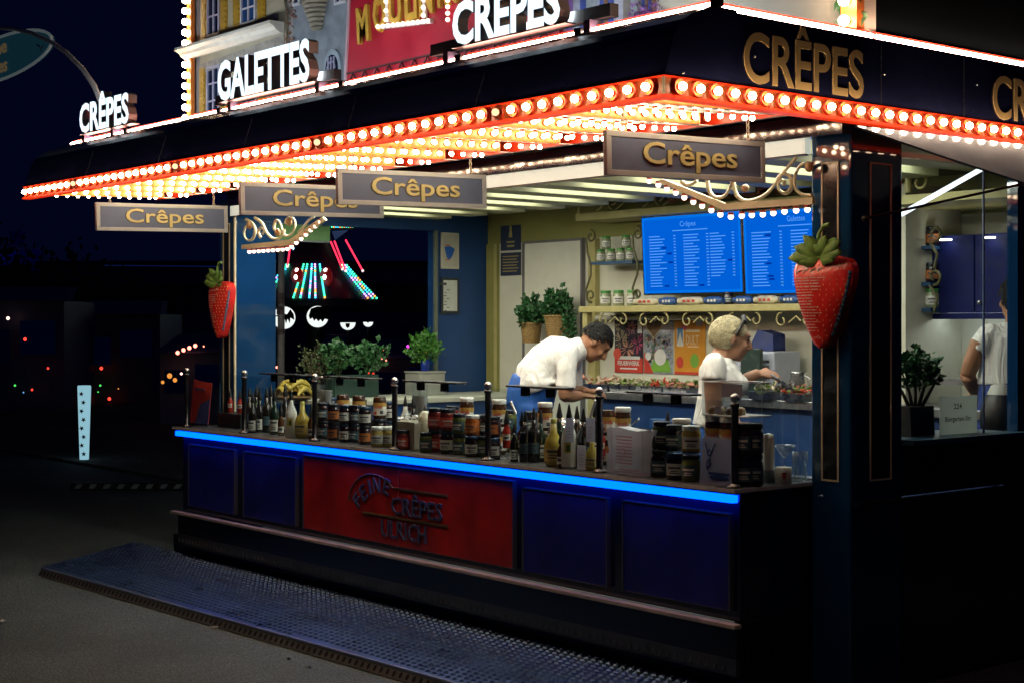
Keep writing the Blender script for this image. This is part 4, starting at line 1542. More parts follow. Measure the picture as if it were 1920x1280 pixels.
s, x0, x1, z0, z1 = poster(1208, 1262, 592, 700, 'poster', 'busy fairground poster with large gingerbread heart', 'poster', M('print_pale_blue', (.36, .38, .44), .5, noise=.4, ns=28))
cf = MB()
random.seed(4)
for i in range(260):
    a = random.uniform(x0 + .02, x1 - .02)
    z = random.uniform(z0 + .08, z1 - .14)
    w_ = random.uniform(.004, .011)
    cf.add([(a - w_, py_ - .0026, z - w_ * .8), (a + w_ * .6, py_ - .0026, z - w_), (a + w_, py_ - .0026, z + w_), (a - w_ * .7, py_ - .0026, z + w_ * .8)], [(0, 1, 2, 3)], random.randrange(6))
build(cf, 'crowd_print', [M('cp_a', (.14, .17, .32), .5), M('cp_b', (.42, .22, .08), .5), M('cp_c', (.10, .24, .10), .5), M('cp_d', (.5, .45, .4), .5), M('cp_e', (.35, .08, .12), .5), M('cp_f', (.22, .30, .42), .5)], s)
hp = []
for i in range(24):
    a = 2 * math.pi * i / 24
    hp.append(Vector((x0 + .105 + .0052 * 16 * math.sin(a) ** 3, py_ - .0045, z1 - .085 + .0052 * (13 * math.cos(a) - 5 * math.cos(2 * a) - 2 * math.cos(3 * a) - math.cos(4 * a)))))
ht = MB().prism(hp, (0, .0018, 0))
build(ht, 'heart', M('gingerbread', (.16, .10, .05), .5, noise=.2), s)
build(MB().tube([h + Y * -.001 for h in hp], .004, 5, closed=True), 'icing', M('icing', (.5, .45, .3), .5), s)
gr = MB()
gr.prism([(x0 + .06, py_ - .003, z0 + .012), (x1 - .02, py_ - .003, z0 + .012), (x1 - .04, py_ - .003, z0 + .10), (x0 + .10, py_ - .003, z0 + .10)], (0, -.001, 0), 0)
disc(gr, (x0 + .17, py_ - .0045, z0 + .12), .06, 1)
gr.add([(x0 + .003, py_ - .0048, z0 + .003), (x0 + .10, py_ - .0048, z0 + .003), (x0 + .003, py_ - .0048, z0 + .16)], [(0, 1, 2)], 2)
disc(gr, (x0 + .045, py_ - .005, z0 + .125), .03, 1)
build(gr, 'print', [M('print_green', (.18, .40, .05), .5), paperm, cr_], s)

s, x0, x1, z0, z1 = poster(1265, 1323, 591, 702, 'poster', 'orange poster with the word DULT behind the blonde woman', 'poster', M('print_orange', (.62, .27, .02), .5, noise=.06))
tx = MB()
tx.text('DULT', (x0 + .115, py_ - .003, z0 + .215), X, Z, .125, .065, bold=.02)
tx.box(x0 + .115, x0 + .25, py_ - .003, py_ - .0022, z0 + .30, z0 + .322).box(x0 + .13, x0 + .24, py_ - .003, py_ - .0022, z0 + .195, z0 + .203)
build(tx, 'print', M('print_ivory', (.72, .55, .35), .5), s)
gr = MB()
gr.box(x0 + .025, x0 + .09, py_ - .003, py_ - .0022, z0 + .20, z0 + .33, 0)
gr.add([(x0 + .03, py_ - .0035, z0 + .33), (x0 + .085, py_ - .0035, z0 + .33), (x0 + .085, py_ - .0035, z0 + .22), (x0 + .058, py_ - .0035, z0 + .30), (x0 + .03, py_ - .0035, z0 + .22)], [(0, 4, 3), (0, 3, 1), (1, 3, 2)], 1)
build(gr, 'tower_print', [paperm, M('print_sky', (.08, .20, .36), .5)], s)
for q, rr_, m_, e_ in (((x0 + .055, py_ - .003, z0 + .085), .036, cr_, 1.2), ((x0 + .20, py_ - .003, z0 + .10), .042, MATS['print_green'], 1.2), ((x0 + .10, py_ - .003, z1 - .08), .026, pinkm, 1.0)):
    build(disc(MB(), q, rr_, e=e_), 'badge', m_, s)
build(MB().box(x1 - .09, x1 - .025, py_ - .003, py_ - .0022, z1 - .08, z1 - .01), 'corner_print', M('print_grey', (.5, .46, .4), .5), s)
build(MB().box(x0 + .001, x1 - .001, py_ - .003, py_ - .0022, z0 + .001, z0 + .02), 'foot_band', cr_, s)

plq = M('plaque_navy', (.018, .03, .07), .4)
plg = M('plaque_gold', (.42, .33, .12), .45)
s, x0, x1, z0, z1 = poster(939, 977, 423, 470, 'wall_plaque', 'upper navy plaque with gold chef figure beside the door', 'sign', plq)
t_ = MB()
c = (x0 + x1) / 2
t_.lathe([(.0, .11), (.022, .11), (.018, .15), (.012, .17), (.016, .19), (.008, .205), (0, .21)], 10, (c, py_ - .004, z0 - .005))
t_.box(c - .05, c + .05, py_ - .004, py_ - .0022, z0 + .062, z0 + .076).box(c - .045, c + .045, py_ - .004, py_ - .0022, z0 + .028, z0 + .044)
for v in t_.v:
    v.y = max(v.y, py_ - .006)
build(t_, 'gold_print', plg, s)
s, x0, x1, z0, z1 = poster(939, 977, 474, 517, 'wall_plaque', 'lower navy plaque with lines of gold text beside the door', 'sign', plq)
t_ = MB()
for i in range(6):
    t_.box(x0 + .03, x1 - .03 - .02 * (i % 2), py_ - .004, py_ - .0022, z1 - .035 - i * .024, z1 - .027 - i * .024)
build(t_, 'gold_print', plg, s)


def wallnote(px0, px1, t, b2, label, base, inner):
    xw = -5.356
    p0, p1 = at(px0, b2, x=xw), at(px1, b2, x=xw)
    z1 = at(px0, t, x=xw).z
    s_ = thing('wall_notice', label, 'notice', (xw, p0.y, p0.z))
    build(MB().box(xw, xw + .012, p0.y, p1.y, p0.z, z1), 'frame', base, s_)
    build(MB().box(xw + .0125, xw + .014, p0.y + .02, p1.y - .02, p0.z + .02, z1 - .02), 'sheet', inner, s_)
    return s_, p0.y, p1.y, p0.z, z1, xw + .0145


s, y0, y1, z0, z1, xx = wallnote(826, 859, 436, 504, 'upper cream notice with blue figure on the blue wall', creamp, M('notice_ivory', (.55, .53, .44), .5))
t_ = MB()
t_.prism([(xx, y0 + (y1 - y0) * a, z0 + (z1 - z0) * b2) for a, b2 in ((.15, .6), (.5, .62), (.75, .55), (.6, .35), (.45, .25), (.3, .3))], (.001, 0, 0), 0)
t_.box(xx, xx + .001, y0 + .04, y1 - .1, z1 - .11, z1 - .10, 1).box(xx, xx + .001, y0 + .04, y1 - .1, z0 + .07, z0 + .078, 1)
build(t_, 'print', [M('print_cobalt', (.02, .12, .5), .5), cr_], s)
s, y0, y1, z0, z1, xx = wallnote(826, 859, 521, 588, 'lower dark framed white notice on the blue wall', M('notice_dark', (.03, .035, .04), .4), M('notice_white', (.62, .66, .60), .5))
t_ = MB()
t_.box(xx, xx + .001, y0 + .05, y1 - .25, z1 - .06, z1 - .04)
for i in range(9):
    t_.box(xx, xx + .001, y0 + .05, y1 - .1 - .05 * (i % 3), z1 - .10 - i * .024, z1 - .095 - i * .024)
build(t_, 'print', M('print_ink', (.06, .07, .07), .5), s)
# green board hung in the window opening
p0, p1 = at(512, 449, x=-5.40), at(618, 449, x=-5.40)
zt = at(560, 405, x=-5.40).z
gb = thing('green_board', 'plain green board hung behind the far gold valance', 'board', (-5.40, p0.y, p0.z))
build(MB().box(-5.405, -5.395, p0.y, p1.y, p0.z, zt), 'sheet', M('board_green', (.12, .26, .10), .5, noise=.1), gb)
build(MB().box(-5.407, -5.392, p0.y, p1.y, p0.z - .012, p0.z - .0005), 'lower_rail', steel, gb)

# ================================================================== goods on the counter
CT = 0.9665


def wrap(mb, body, r, zb_, w, h, mi, a_c=-90, bold=.03):
    """lettering bent round a jar of radius r, centred on angle a_c"""
    s0 = len(mb.v)
    mb.text(body, (-w / 2, 0, zb_), X, Z, w, h, mi, 0, bold)
    for i in range(s0, len(mb.v)):
        v = mb.v[i]
        a = R_(a_c) + v.x / r
        mb.v[i] = Vector((r * math.cos(a), r * math.sin(a), v.z))


def patch(mb, r, z0, z1, a_c, half, mi=0, n=6):
    mb.lathe([(r, z0), (r, z1)], n, mi=mi, a0=R_(a_c - half), a1=R_(a_c + half))


choc = M('hazelnut_spread', (.055, .022, .010), .12, noise=.1, coat=.6)
lidw = M('lid_white', (.78, .78, .75), .35, noise=.04)
labw = M('label_white', (.74, .72, .66), .5, noise=.06)
labg = M('label_gold', (.55, .33, .08), .45, noise=.15, ns=30)
labr = M('label_red', (.52, .06, .04), .5)
jamd = M('jam_dark', (.022, .008, .012), .10, noise=.15, coat=.7)
jamr = M('jam_red', (.16, .018, .015), .10, noise=.2, coat=.7)
jamo = M('jam_orange', (.34, .085, .012), .12, noise=.2, coat=.7)
jamy = M('apple_yellow', (.42, .32, .08), .16, noise=.15, coat=.5)
jamg = M('olive_jar', (.10, .12, .03), .14, noise=.15, coat=.6)
lidk = M('lid_dark', (.025, .03, .045), .25, metal=.4)
lidb = M('lid_blue', (.03, .06, .12), .25, metal=.4)
lidg = M('lid_green', (.06, .30, .05), .35)
labn = M('label_teal', (.05, .10, .13), .45, noise=.2, ns=40)
labo = M('label_orange', (.50, .16, .04), .5)
inkd = M('ink_dark', (.04, .05, .07), .5)
inkr = M('ink_red', (.50, .04, .03), .5)
glassd = M('bottle_dark', (.012, .010, .008), .06, coat=.8)
glassg = M('bottle_green', (.015, .035, .02), .06, coat=.8)
amber = M('bottle_amber', (.10, .035, .008), .07, coat=.8)
syrup = M('syrup_yellow', (.48, .36, .06), .10, noise=.1, coat=.7)
milky = M('bottle_white', (.74, .74, .70), .25, noise=.05)
pourm = M('pourer_black', (.012, .012, .013), .35)
clearp = GLASS('clear_plastic', (.90, .92, .93), 1.0)
frost = M('frosted_tub', (.42, .38, .30), .35, noise=.2, ns=12)


def t_spread(label, lid=True):
    s = thing('spread_jar', label, 'jar', (0, 0, 0), group='hazelnut spread jars on the counter')
    b_ = MB().lathe([(0, .002), (.036, .0), (.041, .006), (.042, .03), (.040, .075), (.0415, .10), (.040, .122), (.036, .130), (.036, .134), (0, .134)], 20)
    build(b_, 'body', choc, s, local=True)
    l = MB().lathe([(.0418, .022), (.0429, .03), (.0409, .075)], 20)
    lo = build(l, 'label', labw, s, local=True)
    build(MB().lathe([(.0412, .0755), (.0425, .10)], 20), 'label_band', labg, lo, local=True)
    t_ = MB()
    wrap(t_, 'nutella', .0432, .066, .058, .017, 0)
    patch(t_, .0430, .03, .05, -60, 14, 1)
    patch(t_, .0430, .028, .045, -115, 12, 0)
    build(t_, 'print', [inkr, inkd], lo, local=True)
    if lid:
        build(MB().lathe([(.0395, .131), (.0405, .133), (.0405, .152), (.038, .156), (0, .156)], 20), 'lid', lidw, s, local=True)
    return s


def t_jam(label, body, lid, lab, name='jam_jar', group='jam jars on the counter', word=None):
    s = thing(name, label, 'jar', (0, 0, 0), group=group)
    build(MB().lathe([(0, .001), (.036, 0), (.041, .006), (.041, .080), (.036, .092), (.034, .098), (0, .098)], 18), 'body', body, s, local=True)
    build(MB().lathe([(.037, .094), (.038, .096), (.038, .112), (.036, .114), (0, .114)], 18), 'lid', lid, s, local=True)
    l = MB()
    patch(l, .0418, .02, .07, -90, 62, 0, 10)
    lo = build(l, 'label', lab, s, local=True)
    t_ = MB()
    patch(t_, .0424, .048, .056, -90, 38, 0)
    patch(t_, .0424, .028, .032, -90, 30, 0)
    patch(t_, .0424, .036, .040, -90, 22, 0)
    build(t_, 'print', inkd if lab in (labw, labo, labg) else labw, lo, local=True)
    return s


def t_bottle(label, prof_, mi_body, name='syrup_bottle', group='bottles on the counter', lab=None, labz=(.05, .11), pourer=True, topr=.011, cap=None, oval=None):
    s = thing(name, label, 'bottle', (0, 0, 0), group=group)
    build(MB().lathe(prof_, 18), 'body', mi_body, s, local=True)
    top = prof_[-1][1]
    if pourer:
        build(MB().lathe([(topr + .003, top - .012), (topr + .004, top), (topr, top + .018), (.0045, top + .05), (.003, top + .056), (0, top + .056)], 10), 'pourer', cap or pourm, s, local=True)
    elif cap:
        build(MB().lathe([(topr + .003, top - .006), (topr + .003, top + .016), (0, top + .018)], 12), 'cap', cap, s, local=True)
    if lab:
        r = max(p[0] for p in prof_) + .0009
        l = MB()
        patch(l, r, labz[0], labz[1], -90, 66, 0, 12)
        lo = build(l, 'label', lab, s, local=True)
        t_ = MB()
        patch(t_, r + .0006, labz[1] - .022, labz[1] - .012, -90, 40)
        patch(t_, r + .0006, labz[0] + .012, labz[0] + .017, -90, 34)
        patch(t_, r + .0006, labz[0] + .024, labz[0] + .028, -90, 28)
        build(t_, 'print', oval or inkd, lo, local=True)
    return s


RF = 0.85


def put(root, px, y, z=CT, label=None, rot=None, x=None, scale=1.0, first=False):
    p = at(px, 605, x=x) if x is not None else at(px, 605, y=y)
    rz = R_(random.uniform(22, 48)) if rot is None else R_(rot)
    loc = (p.x, p.y, z)
    if first:
        root.location = loc
        root.rotation_euler = (0, 0, rz)
        root.scale = (scale,) * 3
        if label:
            root['label'] = label
        return root
    return dup(root, loc, rz, label, None, scale)


random.seed(21)
SP = t_spread('x')
sj = [(643, .34, 0, 'first open spread jar on the jam stacks, leftmost of three without lids'),
      (673, .34, 0, 'middle one of three open spread jars on the jam stacks'),
      (712, .34, 0, 'third open spread jar, standing above the yellow jars'),
      (875, .33, 1, 'white lidded spread jar above the orange jam jar'),
      (936, .33, 1, 'white lidded spread jar just beside the fifth guard post, top of a stack'),
      (1022, .33, 1, 'white lidded spread jar in front of the blue trousers of the bending man'),
      (1168, .33, 1, 'white lidded spread jar standing above the pink printed napkin bag'),
      (1141, .36, 0, 'open spread jar half hidden by the sixth guard post')]
OPEN = t_spread('x', lid=False)
for nm in ():
    pass
op1 = lid1 = True
for px, y_, lid, lab in sj:
    z_ = CT + .150 if px > 760 else CT + .142
    if lid:
        put(SP, px, y_, z_, lab, rot=38 + random.uniform(-9, 9), first=lid1)
        lid1 = False
    else:
        put(OPEN, px, y_, z_, lab, rot=38 + random.uniform(-9, 9), first=op1)
        op1 = False
for px, y_, lab in ((936, .33, 'spread jar at the foot of the stack beside the fifth guard post'),
                    (1022, .33, 'lower spread jar under the one before the blue trousers'),
                    (1168, .33, 'lower spread jar behind the pink printed napkin bag'),
                    (1141, .36, 'lower spread jar behind the sixth guard post'),
                    (875, .33, 'lower spread jar behind the orange jam jar')):
    put(SP, px, y_, CT, lab, rot=30)
# spread jars under the clear box at the corner
for px, y_, z_, lab in ((1338, .17, CT + .148, 'upper spread jar behind the white card with blue drawing'), (1366, .17, CT + .148, 'upper spread jar just before the corner guard post'),
                        (1338, .17, CT, 'lower spread jar behind the white card'), (1366, .17, CT, 'lower spread jar beside the corner guard post')):
    put(SP, px, y_, z_, lab, rot=36)

# dark jam jars in stacks
JD = t_jam('x', jamd, lidk, labn)
JB = t_jam('x', jamd, lidb, labw)
JO = t_jam('x', jamd, lidk, labo)
JR = t_jam('x', jamr, lidk, labr)
JA = t_jam('x', jamo, lidw, labo)
JY = t_jam('x', jamy, lidw, labw, 'apple_sauce_jar')
JG = t_jam('x', jamg, lidk, labn)
seen = set()


def jput(proto, px, y_, lev, lab, scale=1.0, z0=CT):
    put(proto, px, y_, z0 + lev * .1145 * scale, lab, first=proto.name not in seen, scale=scale)
    seen.add(proto.name)


for px in (643, 673, 712):
    put(JD, px, .34, CT, {643: 'big dark jar carrying the leftmost open spread jar', 673: 'big dark jar carrying the middle open spread jar', 712: 'big dark jar carrying the third open spread jar'}[px], scale=1.235, first=px == 643)
seen.add(JD.name)
jput(JD, 606, .20, 0, 'dark jam jar at the foot of the stack just right of the third guard post')
jput(JD, 606, .20, 1, 'dark jam jar on top of the stack just right of the third guard post')
jput(JO, 626, .17, 0, 'dark jam jar with orange label, lower one of its stack')
jput(JO, 626, .17, 1, 'dark jam jar with orange label, upper one of its stack')
jput(JB, 648, .15, 0, 'dark jam jar with pale label in the lower row of the stacks')
jput(JB, 648, .15, 1, 'dark jam jar with pale label in the upper row of the stacks')
jput(JD, 667, .19, 0, 'lower dark jam jar under the middle open spread jar')
jput(JD, 667, .19, 1, 'upper dark jam jar under the middle open spread jar')
jput(JO, 685, .14, 0, 'blue lidded dark jar with red orange label beside the yellow jars')
jput(JB, 685, .14, 1, 'dark jar on the stack beside the yellow jars')
jput(JY, 709, .10, 0, 'near yellow apple sauce jar with white label', 1.05)
jput(JY, 729, .15, 0, 'second yellow apple sauce jar half behind the fourth guard post', 1.05)
jput(JR, 817, .15, 0, 'dark red jam jar at the foot of the paired stacks', 1.1)
jput(JR, 817, .15, 1, 'dark red jam jar on top of the paired stacks', 1.1)
jput(JB, 840, .15, 0, 'violet dark jam jar at the foot of the paired stacks', 1.1)
jput(JR, 840, .15, 1, 'red jam jar above the violet dark jar', 1.1)
jput(JG, 862, .15, 0, 'green labelled dark jar under the white lidded spread jar')
jput(JG, 862, .15, 1, 'upper green labelled dark jar beside the orange jam')
jput(JB, 885, .11, 0, 'pale labelled dark jar under the orange jam jar')
jput(JA, 886, .13, 1, 'bright orange jam jar on top of its stack')
jput(JG, 907, .16, 0, 'dark jar hiding against the fifth guard post')
jput(JD, 907, .20, 1, 'upper dark jar against the fifth guard post')
jput(JD, 1237, .12, 0, 'big dark jar right beside the pink printed bag', 1.15)
jput(JG, 1241, .16, 1, 'upper dark jar right beside the pink printed bag', 1.15)
jput(JB, 1267, .10, 0, 'dark jar with round white badge between bag and white card', 1.1)
jput(JD, 1265, .17, 1, 'upper dark jar between bag and white card', 1.1)
jput(JG, 1296, .09, 0, 'green labelled round jar left of the white card', 1.1)
jput(JY, 1296, .12, 1, 'yellow sauce tub above the green labelled jar', 1.12)
jput(JA, 1278, .26, 1, 'pink orange sauce jar behind the yellow tub', 1.2)
for px, y_, k in ((1393, .12, 0), (1393, .12, 1), (1411, .20, 0), (1411, .20, 1)):
    put(JD, px, 0, CT + k * .142, ('lower', 'upper')[k] + (' dark jar beside the corner guard post' if px < 1400 else ' dark jar behind the corner jars, next to the white candle'), x=-.075 if px < 1400 else -.06, scale=1.24)

# second rank of stock behind the front stacks
for i, px in enumerate((598, 622, 648, 676, 702, 728, 752, 768, 826, 848, 905, 955, 982, 996)):
    pr = (JD, JB, JR, JO, JG, JB, JD)[i % 7]
    wh = ('just right of the third guard post', 'behind the orange labelled stack', 'behind the pale labelled stack', 'under the open spread jars', 'behind the yellow jars', 'near the fourth guard post', 'behind the beige tub', 'beside the clear cup dispenser', 'behind the dark red stack', 'behind the violet jar', 'behind the fifth guard post', 'behind the red sauce bottle', 'behind the small amber bottle', 'behind the dark bottle group')[i]
    for lv in ((0, 1) if i % 2 else (0,)):
        put(pr, px, .47, CT + lv * .1145 * 1.05, ('foot', 'upper')[lv] + ' jar of the rear rank stack ' + wh, scale=1.05)
for i, (pr, px, y_, lv, wh) in enumerate(((JR, 757, .10, 0, 'before the beige tub at the fourth guard post'), (JG, 800, .10, 0, 'below the pale squeeze bottle'), (JB, 925, .12, 0, 'just beyond the fifth guard post'), (JO, 925, .14, 1, 'above the one just beyond the fifth guard post'),
                                       (JD, 1008, .40, 0, 'behind the green bottle'), (JB, 1030, .42, 0, 'behind the foil bag edge'), (JO, 1060, .42, 0, 'behind the foil bag'), (JD, 1090, .40, 0, 'behind the paper tags'), (JR, 1105, .40, 1, 'above the paper tags'),
                                       (JD, 1105, .40, 0, 'hidden behind the sixth post bottles'), (JG, 575, .28, 0, 'behind the yellow liqueur bottle by the bananas'), (JO, 590, .30, 0, 'behind the third guard post'), (JB, 558, .30, 0, 'behind the white bottle and liqueur'))):
    jput(pr, px, y_, lv, 'stock jar ' + wh)
# bottles
tall = [(0, .001), (.034, 0), (.036, .01), (.036, .15), (.030, .175), (.014, .20), (.0125, .245), (0, .246)]
slim = [(0, .001), (.027, 0), (.029, .008), (.029, .12), (.022, .15), (.011, .175), (.010, .215), (0, .216)]
small = [(0, .001), (.019, 0), (.020, .006), (.020, .085), (.010, .11), (.008, .13), (0, .131)]
BD = t_bottle('x', slim, glassd, lab=labw, labz=(.02, .085))
BT = t_bottle('x', tall, glassd, lab=labn)
BW_ = t_bottle('x', [(0, .001), (.036, 0), (.039, .01), (.039, .13), (.034, .165), (.015, .215), (.0125, .25), (0, .251)], milky, lab=None, name='white_bottle')
ov_ = MB()
patch(ov_, .0398, .075, .125, -90, 24, 0)
patch(ov_, .0403, .082, .112, -84, 12, 1)
lo = build(ov_, 'label', [M('label_yellow', (.5, .36, .06), .5), M('label_green', (.04, .10, .03), .5)], BW_, local=True)
BY = t_bottle('x', [(0, .001), (.034, 0), (.043, .02), (.044, .09), (.036, .12), (.016, .15), (.013, .195), (0, .196)], syrup, lab=M('label_straw', (.56, .44, .14), .5), labz=(.025, .085), name='liqueur_bottle', pourer=False, cap=M('cap_yellow', (.45, .40, .08), .4))
BR = t_bottle('x', small, M('sauce_red', (.38, .03, .015), .15, coat=.6), lab=labw, labz=(.04, .07), name='sauce_bottle', pourer=True)
BA = t_bottle('x', small, amber, lab=labw, labz=(.02, .055), name='dropper_bottle')
BG = t_bottle('x', slim, glassg, lab=labw, labz=(.02, .09))
bl_list = [(BD, 474, .10, 0, 1.0, 'slim dark bottle with white label second from the second guard post'),
           (BD, 487, .16, 0, 1.08, 'dark syrup bottle with black pourer left of the teal bottle'),
           (BT, 500, .20, 0, 1.0, 'tall dark syrup bottle with pourer near the far column'),
           (BG, 515, .14, 0, 1.1, 'green glass bottle just left of the white bottle'),
           (BW_, 546, .10, 0, 1.0, 'white bottle with black pourer and oval picture label'),
           (BY, 567, .12, 0, 1.1, 'round yellow liqueur bottle beside the white bottle'),
           (BR, 950, .16, .06, 1.1, 'small red sauce bottle with dark pourer by the fifth guard post'),
           (BA, 979, .16, .05, 1.15, 'small amber bottle with black pourer'),
           (BD, 964, .10, 0, .75, 'slim dark bottle with narrow white label near the counter edge'),
           (BT, 985, .14, 0, .9, 'dark bottle in the shaded group before the bending man'),
           (BT, 1001, .17, 0, .95, 'teal labelled dark bottle left of the yellow liqueur'),
           (BG, 1014, .22, 0, 1.0, 'green bottle with pourer behind the yellow liqueur'),
           (BY, 1038, .10, 0, 1.15, 'yellow liqueur bottle with straw label left of the tagged white bottle'),
           (BW_, 1067, .10, 0, 1.05, 'tall white bottle with hanging paper tag and black pourer'),
           (BT, 1094, .15, 0, 1.0, 'dark bottle between two paper tags'),
           (BY, 1110, .09, 0, .8, 'short yellow bottle at the foot of the sixth guard post'),
           (BD, 1116, .26, .03, 1.1, 'dark bottle behind the sixth guard post'),
           (BR, 432, .30, .10, .9, 'red capped bottle on the dark crate, first of two'),
           (BR, 450, .30, .10, .9, 'red capped bottle on the dark crate, second of two')]
sb = set()
bl_list += [(BT, 468, .30, 0, .95, 'dark bottle behind the second guard post'), (BG, 481, .33, 0, 1.1, 'green bottle behind the slim labelled bottles'),
            (BA, 527, .12, 0, 1.1, 'small amber bottle squeezed beside the white bottle'), (BD, 508, .34, 0, 1.15, 'slim dark bottle before the banana tray'),
            (BD, 535, .30, 0, 1.2, 'tall slim bottle behind the white bottle'), (BA, 584, .12, 0, 1.2, 'amber dropper bottle at the foot of the third guard post'),
            (BG, 1049, .26, 0, 1.15, 'green bottle between the foil bag and yellow liqueur'), (BT, 1082, .28, 0, 1.0, 'dark bottle with pourer behind the tagged white bottle'),
            (BA, 1052, .08, 0, 1.0, 'small amber bottle at the foot of the yellow liqueur'), (BR, 1128, .30, .05, 1.0, 'red sauce bottle showing just beyond the sixth guard post'),
            (BW_, 760, .36, 0, .95, 'white bottle behind the beige tub'), (BD, 775, .34, 0, 1.1, 'dark bottle behind the beige tub'),
            (BA, 1225, .10, 0, 1.1, 'amber bottle between printed bag and dark jars'), (BG, 1252, .30, 0, 1.1, 'green bottle behind the big dark jars')]
for root, px, y_, dz, sc_, lab in bl_list:
    put(root, px, y_, CT + dz, lab, first=root.name not in sb, scale=sc_)
    sb.add(root.name)
# ---- single items
# dark crate and leaflet at the far end
x0, x1 = ax(415, .25), ax(457, .25)
cr = thing('storage_crate', 'dark slatted crate at the far end of the counter', 'crate', ((x0 + x1) / 2, .3, CT))
for k in range(4):
    build(MB().box(x0, x1, .22, .235, CT + .004 + k * .025, CT + .024 + k * .025), 'slat', blackp, cr)
build(MB().box(x0 + .01, x1 - .01, .236, .36, CT + .002, CT + .10), 'box', blackp, cr)
p0, p1 = at(356, 770, y=.13), at(390, 770, y=.13)
lf = thing('leaflet', 'red and blue leaflet standing behind the glass at the far end', 'leaflet', (p0.x, .13, CT))
build(MB().prism([(p0.x, .13, CT + .02), (p1.x, .13, CT + .02), (p1.x + .02, .15, CT + .31), (p0.x + .02, .15, CT + .33)], (0, .004, 0)), 'sheet', M('leaflet_red', (.42, .04, .03), .5, noise=.3, ns=9), lf)
build(MB().prism([(p0.x + .08, .126, CT + .02), (p1.x, .126, CT + .02), (p1.x + .01, .138, CT + .20), (p0.x + .15, .134, CT + .16)], (0, .002, 0)).box(p0.x + .06, p1.x - .06, .134, .137, CT + .255, CT + .27), 'print', [M('leaflet_blue', (.05, .08, .28), .5)], lf)
# clear cups in tube dispensers
for px, y_, lab in ((610, .40, 'tall clear cup dispenser behind the third guard post'), (787, .42, 'clear cup dispenser in the middle beside the beige tub')):
    c = at(px, 605, y=y_)
    d = thing('cup_dispenser', lab, 'cup dispenser', (c.x, c.y, CT), group='clear cup dispensers')
    for dx in (-.03, .035):
        t_ = build(MB().lathe([(.030, 0), (.030, .37)], 16, (c.x + dx, c.y, CT)), 'tube', clearp, d)
        cu = MB()
        for k in range(12):
            cu.lathe([(.018, .02 + k * .022), (.027, .05 + k * .022)], 12, (c.x + dx, c.y, CT))
        build(cu, 'cup_stack', M('cup_clear', (.55, .56, .56), .15, coat=.5), t_)
        build(MB().lathe([(.031, .37), (.031, .382), (0, .384)], 14, (c.x + dx, c.y, CT)), 'cap', steel, t_)
# beige plastic tub
p0, p1 = ax(744, .14), ax(784, .14)
tb = thing('plastic_tub', 'beige translucent plastic tub with crumpled lid beside the fourth guard post', 'tub', ((p0 + p1) / 2, .2, CT))
build(MB().prism([(p0 + .01, .12, CT), (p1 - .01, .12, CT), (p1, .115, CT + .16), (p0, .115, CT + .16)], (0, .14, 0)), 'body', frost, tb, bevel=.006)
wr = MB()
for i in range(40):
    c = Vector((random.uniform(p0, p1), random.uniform(.12, .25), CT + .165 + random.uniform(0, .03)))
    wr.add([c + Vector((random.uniform(-.02, .02), random.uniform(-.02, .02), random.uniform(-.012, .012))) for _ in range(3)], [(0, 1, 2)])
build(wr, 'wrap', M('film_wrap', (.7, .7, .7), .2), tb, kind='stuff')
# squeeze bottle
c = at(797, 605, y=.20)
sq = thing('squeeze_bottle', 'pale squeeze bottle with yellow label standing beside the beige tub', 'bottle', (c.x, c.y, CT))
build(MB().lathe([(0, 0), (.04, 0), (.042, .01), (.042, .08), (0, .081)], 16, c - Z * (c.z - CT)), 'stand_jar', jamg, sq)
build(MB().lathe([(.03, .082), (.040, .095), (.040, .17), (.03, .21), (.012, .225), (0, .226)], 16, c - Z * (c.z - CT)), 'body', M('squeeze_cream', (.68, .64, .46), .35, noise=.15, ns=40), sq)
build(MB().lathe([(.012, .226), (.005, .26), (0, .262)], 10, c - Z * (c.z - CT)), 'nozzle', pourm, sq)
# foil bag
x0, x1 = ax(1022, .30), ax(1094, .30)
fb = MB()
nu, nv = 16, 8
vs, f_ = [], []
random.seed(12)
for j in range(nv + 1):
    for i in range(nu + 1):
        u, v = i / nu, j / nv
        bul_ = math.sin(math.pi * u) ** .6 * math.sin(math.pi * v) ** .5
        vs.append((x0 + (x1 - x0) * u + random.uniform(-.008, .008), .33 - .07 * bul_ + random.uniform(-.012, .012), CT + .06 + .17 * v * (.7 + .3 * math.sin(math.pi * u)) + random.uniform(-.01, .01)))
for j in range(nv):
    for i in range(nu):
        a = j * (nu + 1) + i
        f_.append((a, a + 1, a + nu + 2, a + nu + 1))
n_ = len(vs)
vb = [(a, .36 + (.36 - b2) * .5, c2) for a, b2, c2 in vs]
fb.add(vs, f_).add(vb, [tuple(reversed(q_)) for q_ in f_])
fbo = build(fb, 'foil_bag', M('foil_silver', (.72, .71, .74), .18, metal=1.0), loc=((x0 + x1) / 2, .33, CT))
tag(fbo, 'crumpled silver foil bag behind the bottles in the middle', 'bag')
# paper tags on bottles
for px, y_, zt, lab in ((1068, .055, CT + .255, 'white paper tag hanging on the tall white bottle'), (1107, .055, CT + .265, 'white paper tag clipped beside the sixth guard post'), (1090, .05, CT + .125, 'lower white paper tag leaning at the counter edge')):
    c = at(px, 605, y=y_)
    t_ = thing('paper_tag', lab, 'tag', (c.x, c.y, zt - .12))
    build(MB().box(c.x - .031, c.x + .031, c.y, c.y + .0015, zt - .12, zt), 'sheet', PAPER('tag_paper', (.66, .66, .76), .4), t_)
    l = MB()
    for k in range(4):
        l.box(c.x - .015, c.x + .015 - .006 * (k % 2), c.y - .001, c.y - .0002, zt - .05 - k * .016, zt - .047 - k * .016)
    build(l, 'print', M('tag_ink', (.3, .3, .45), .5), t_)
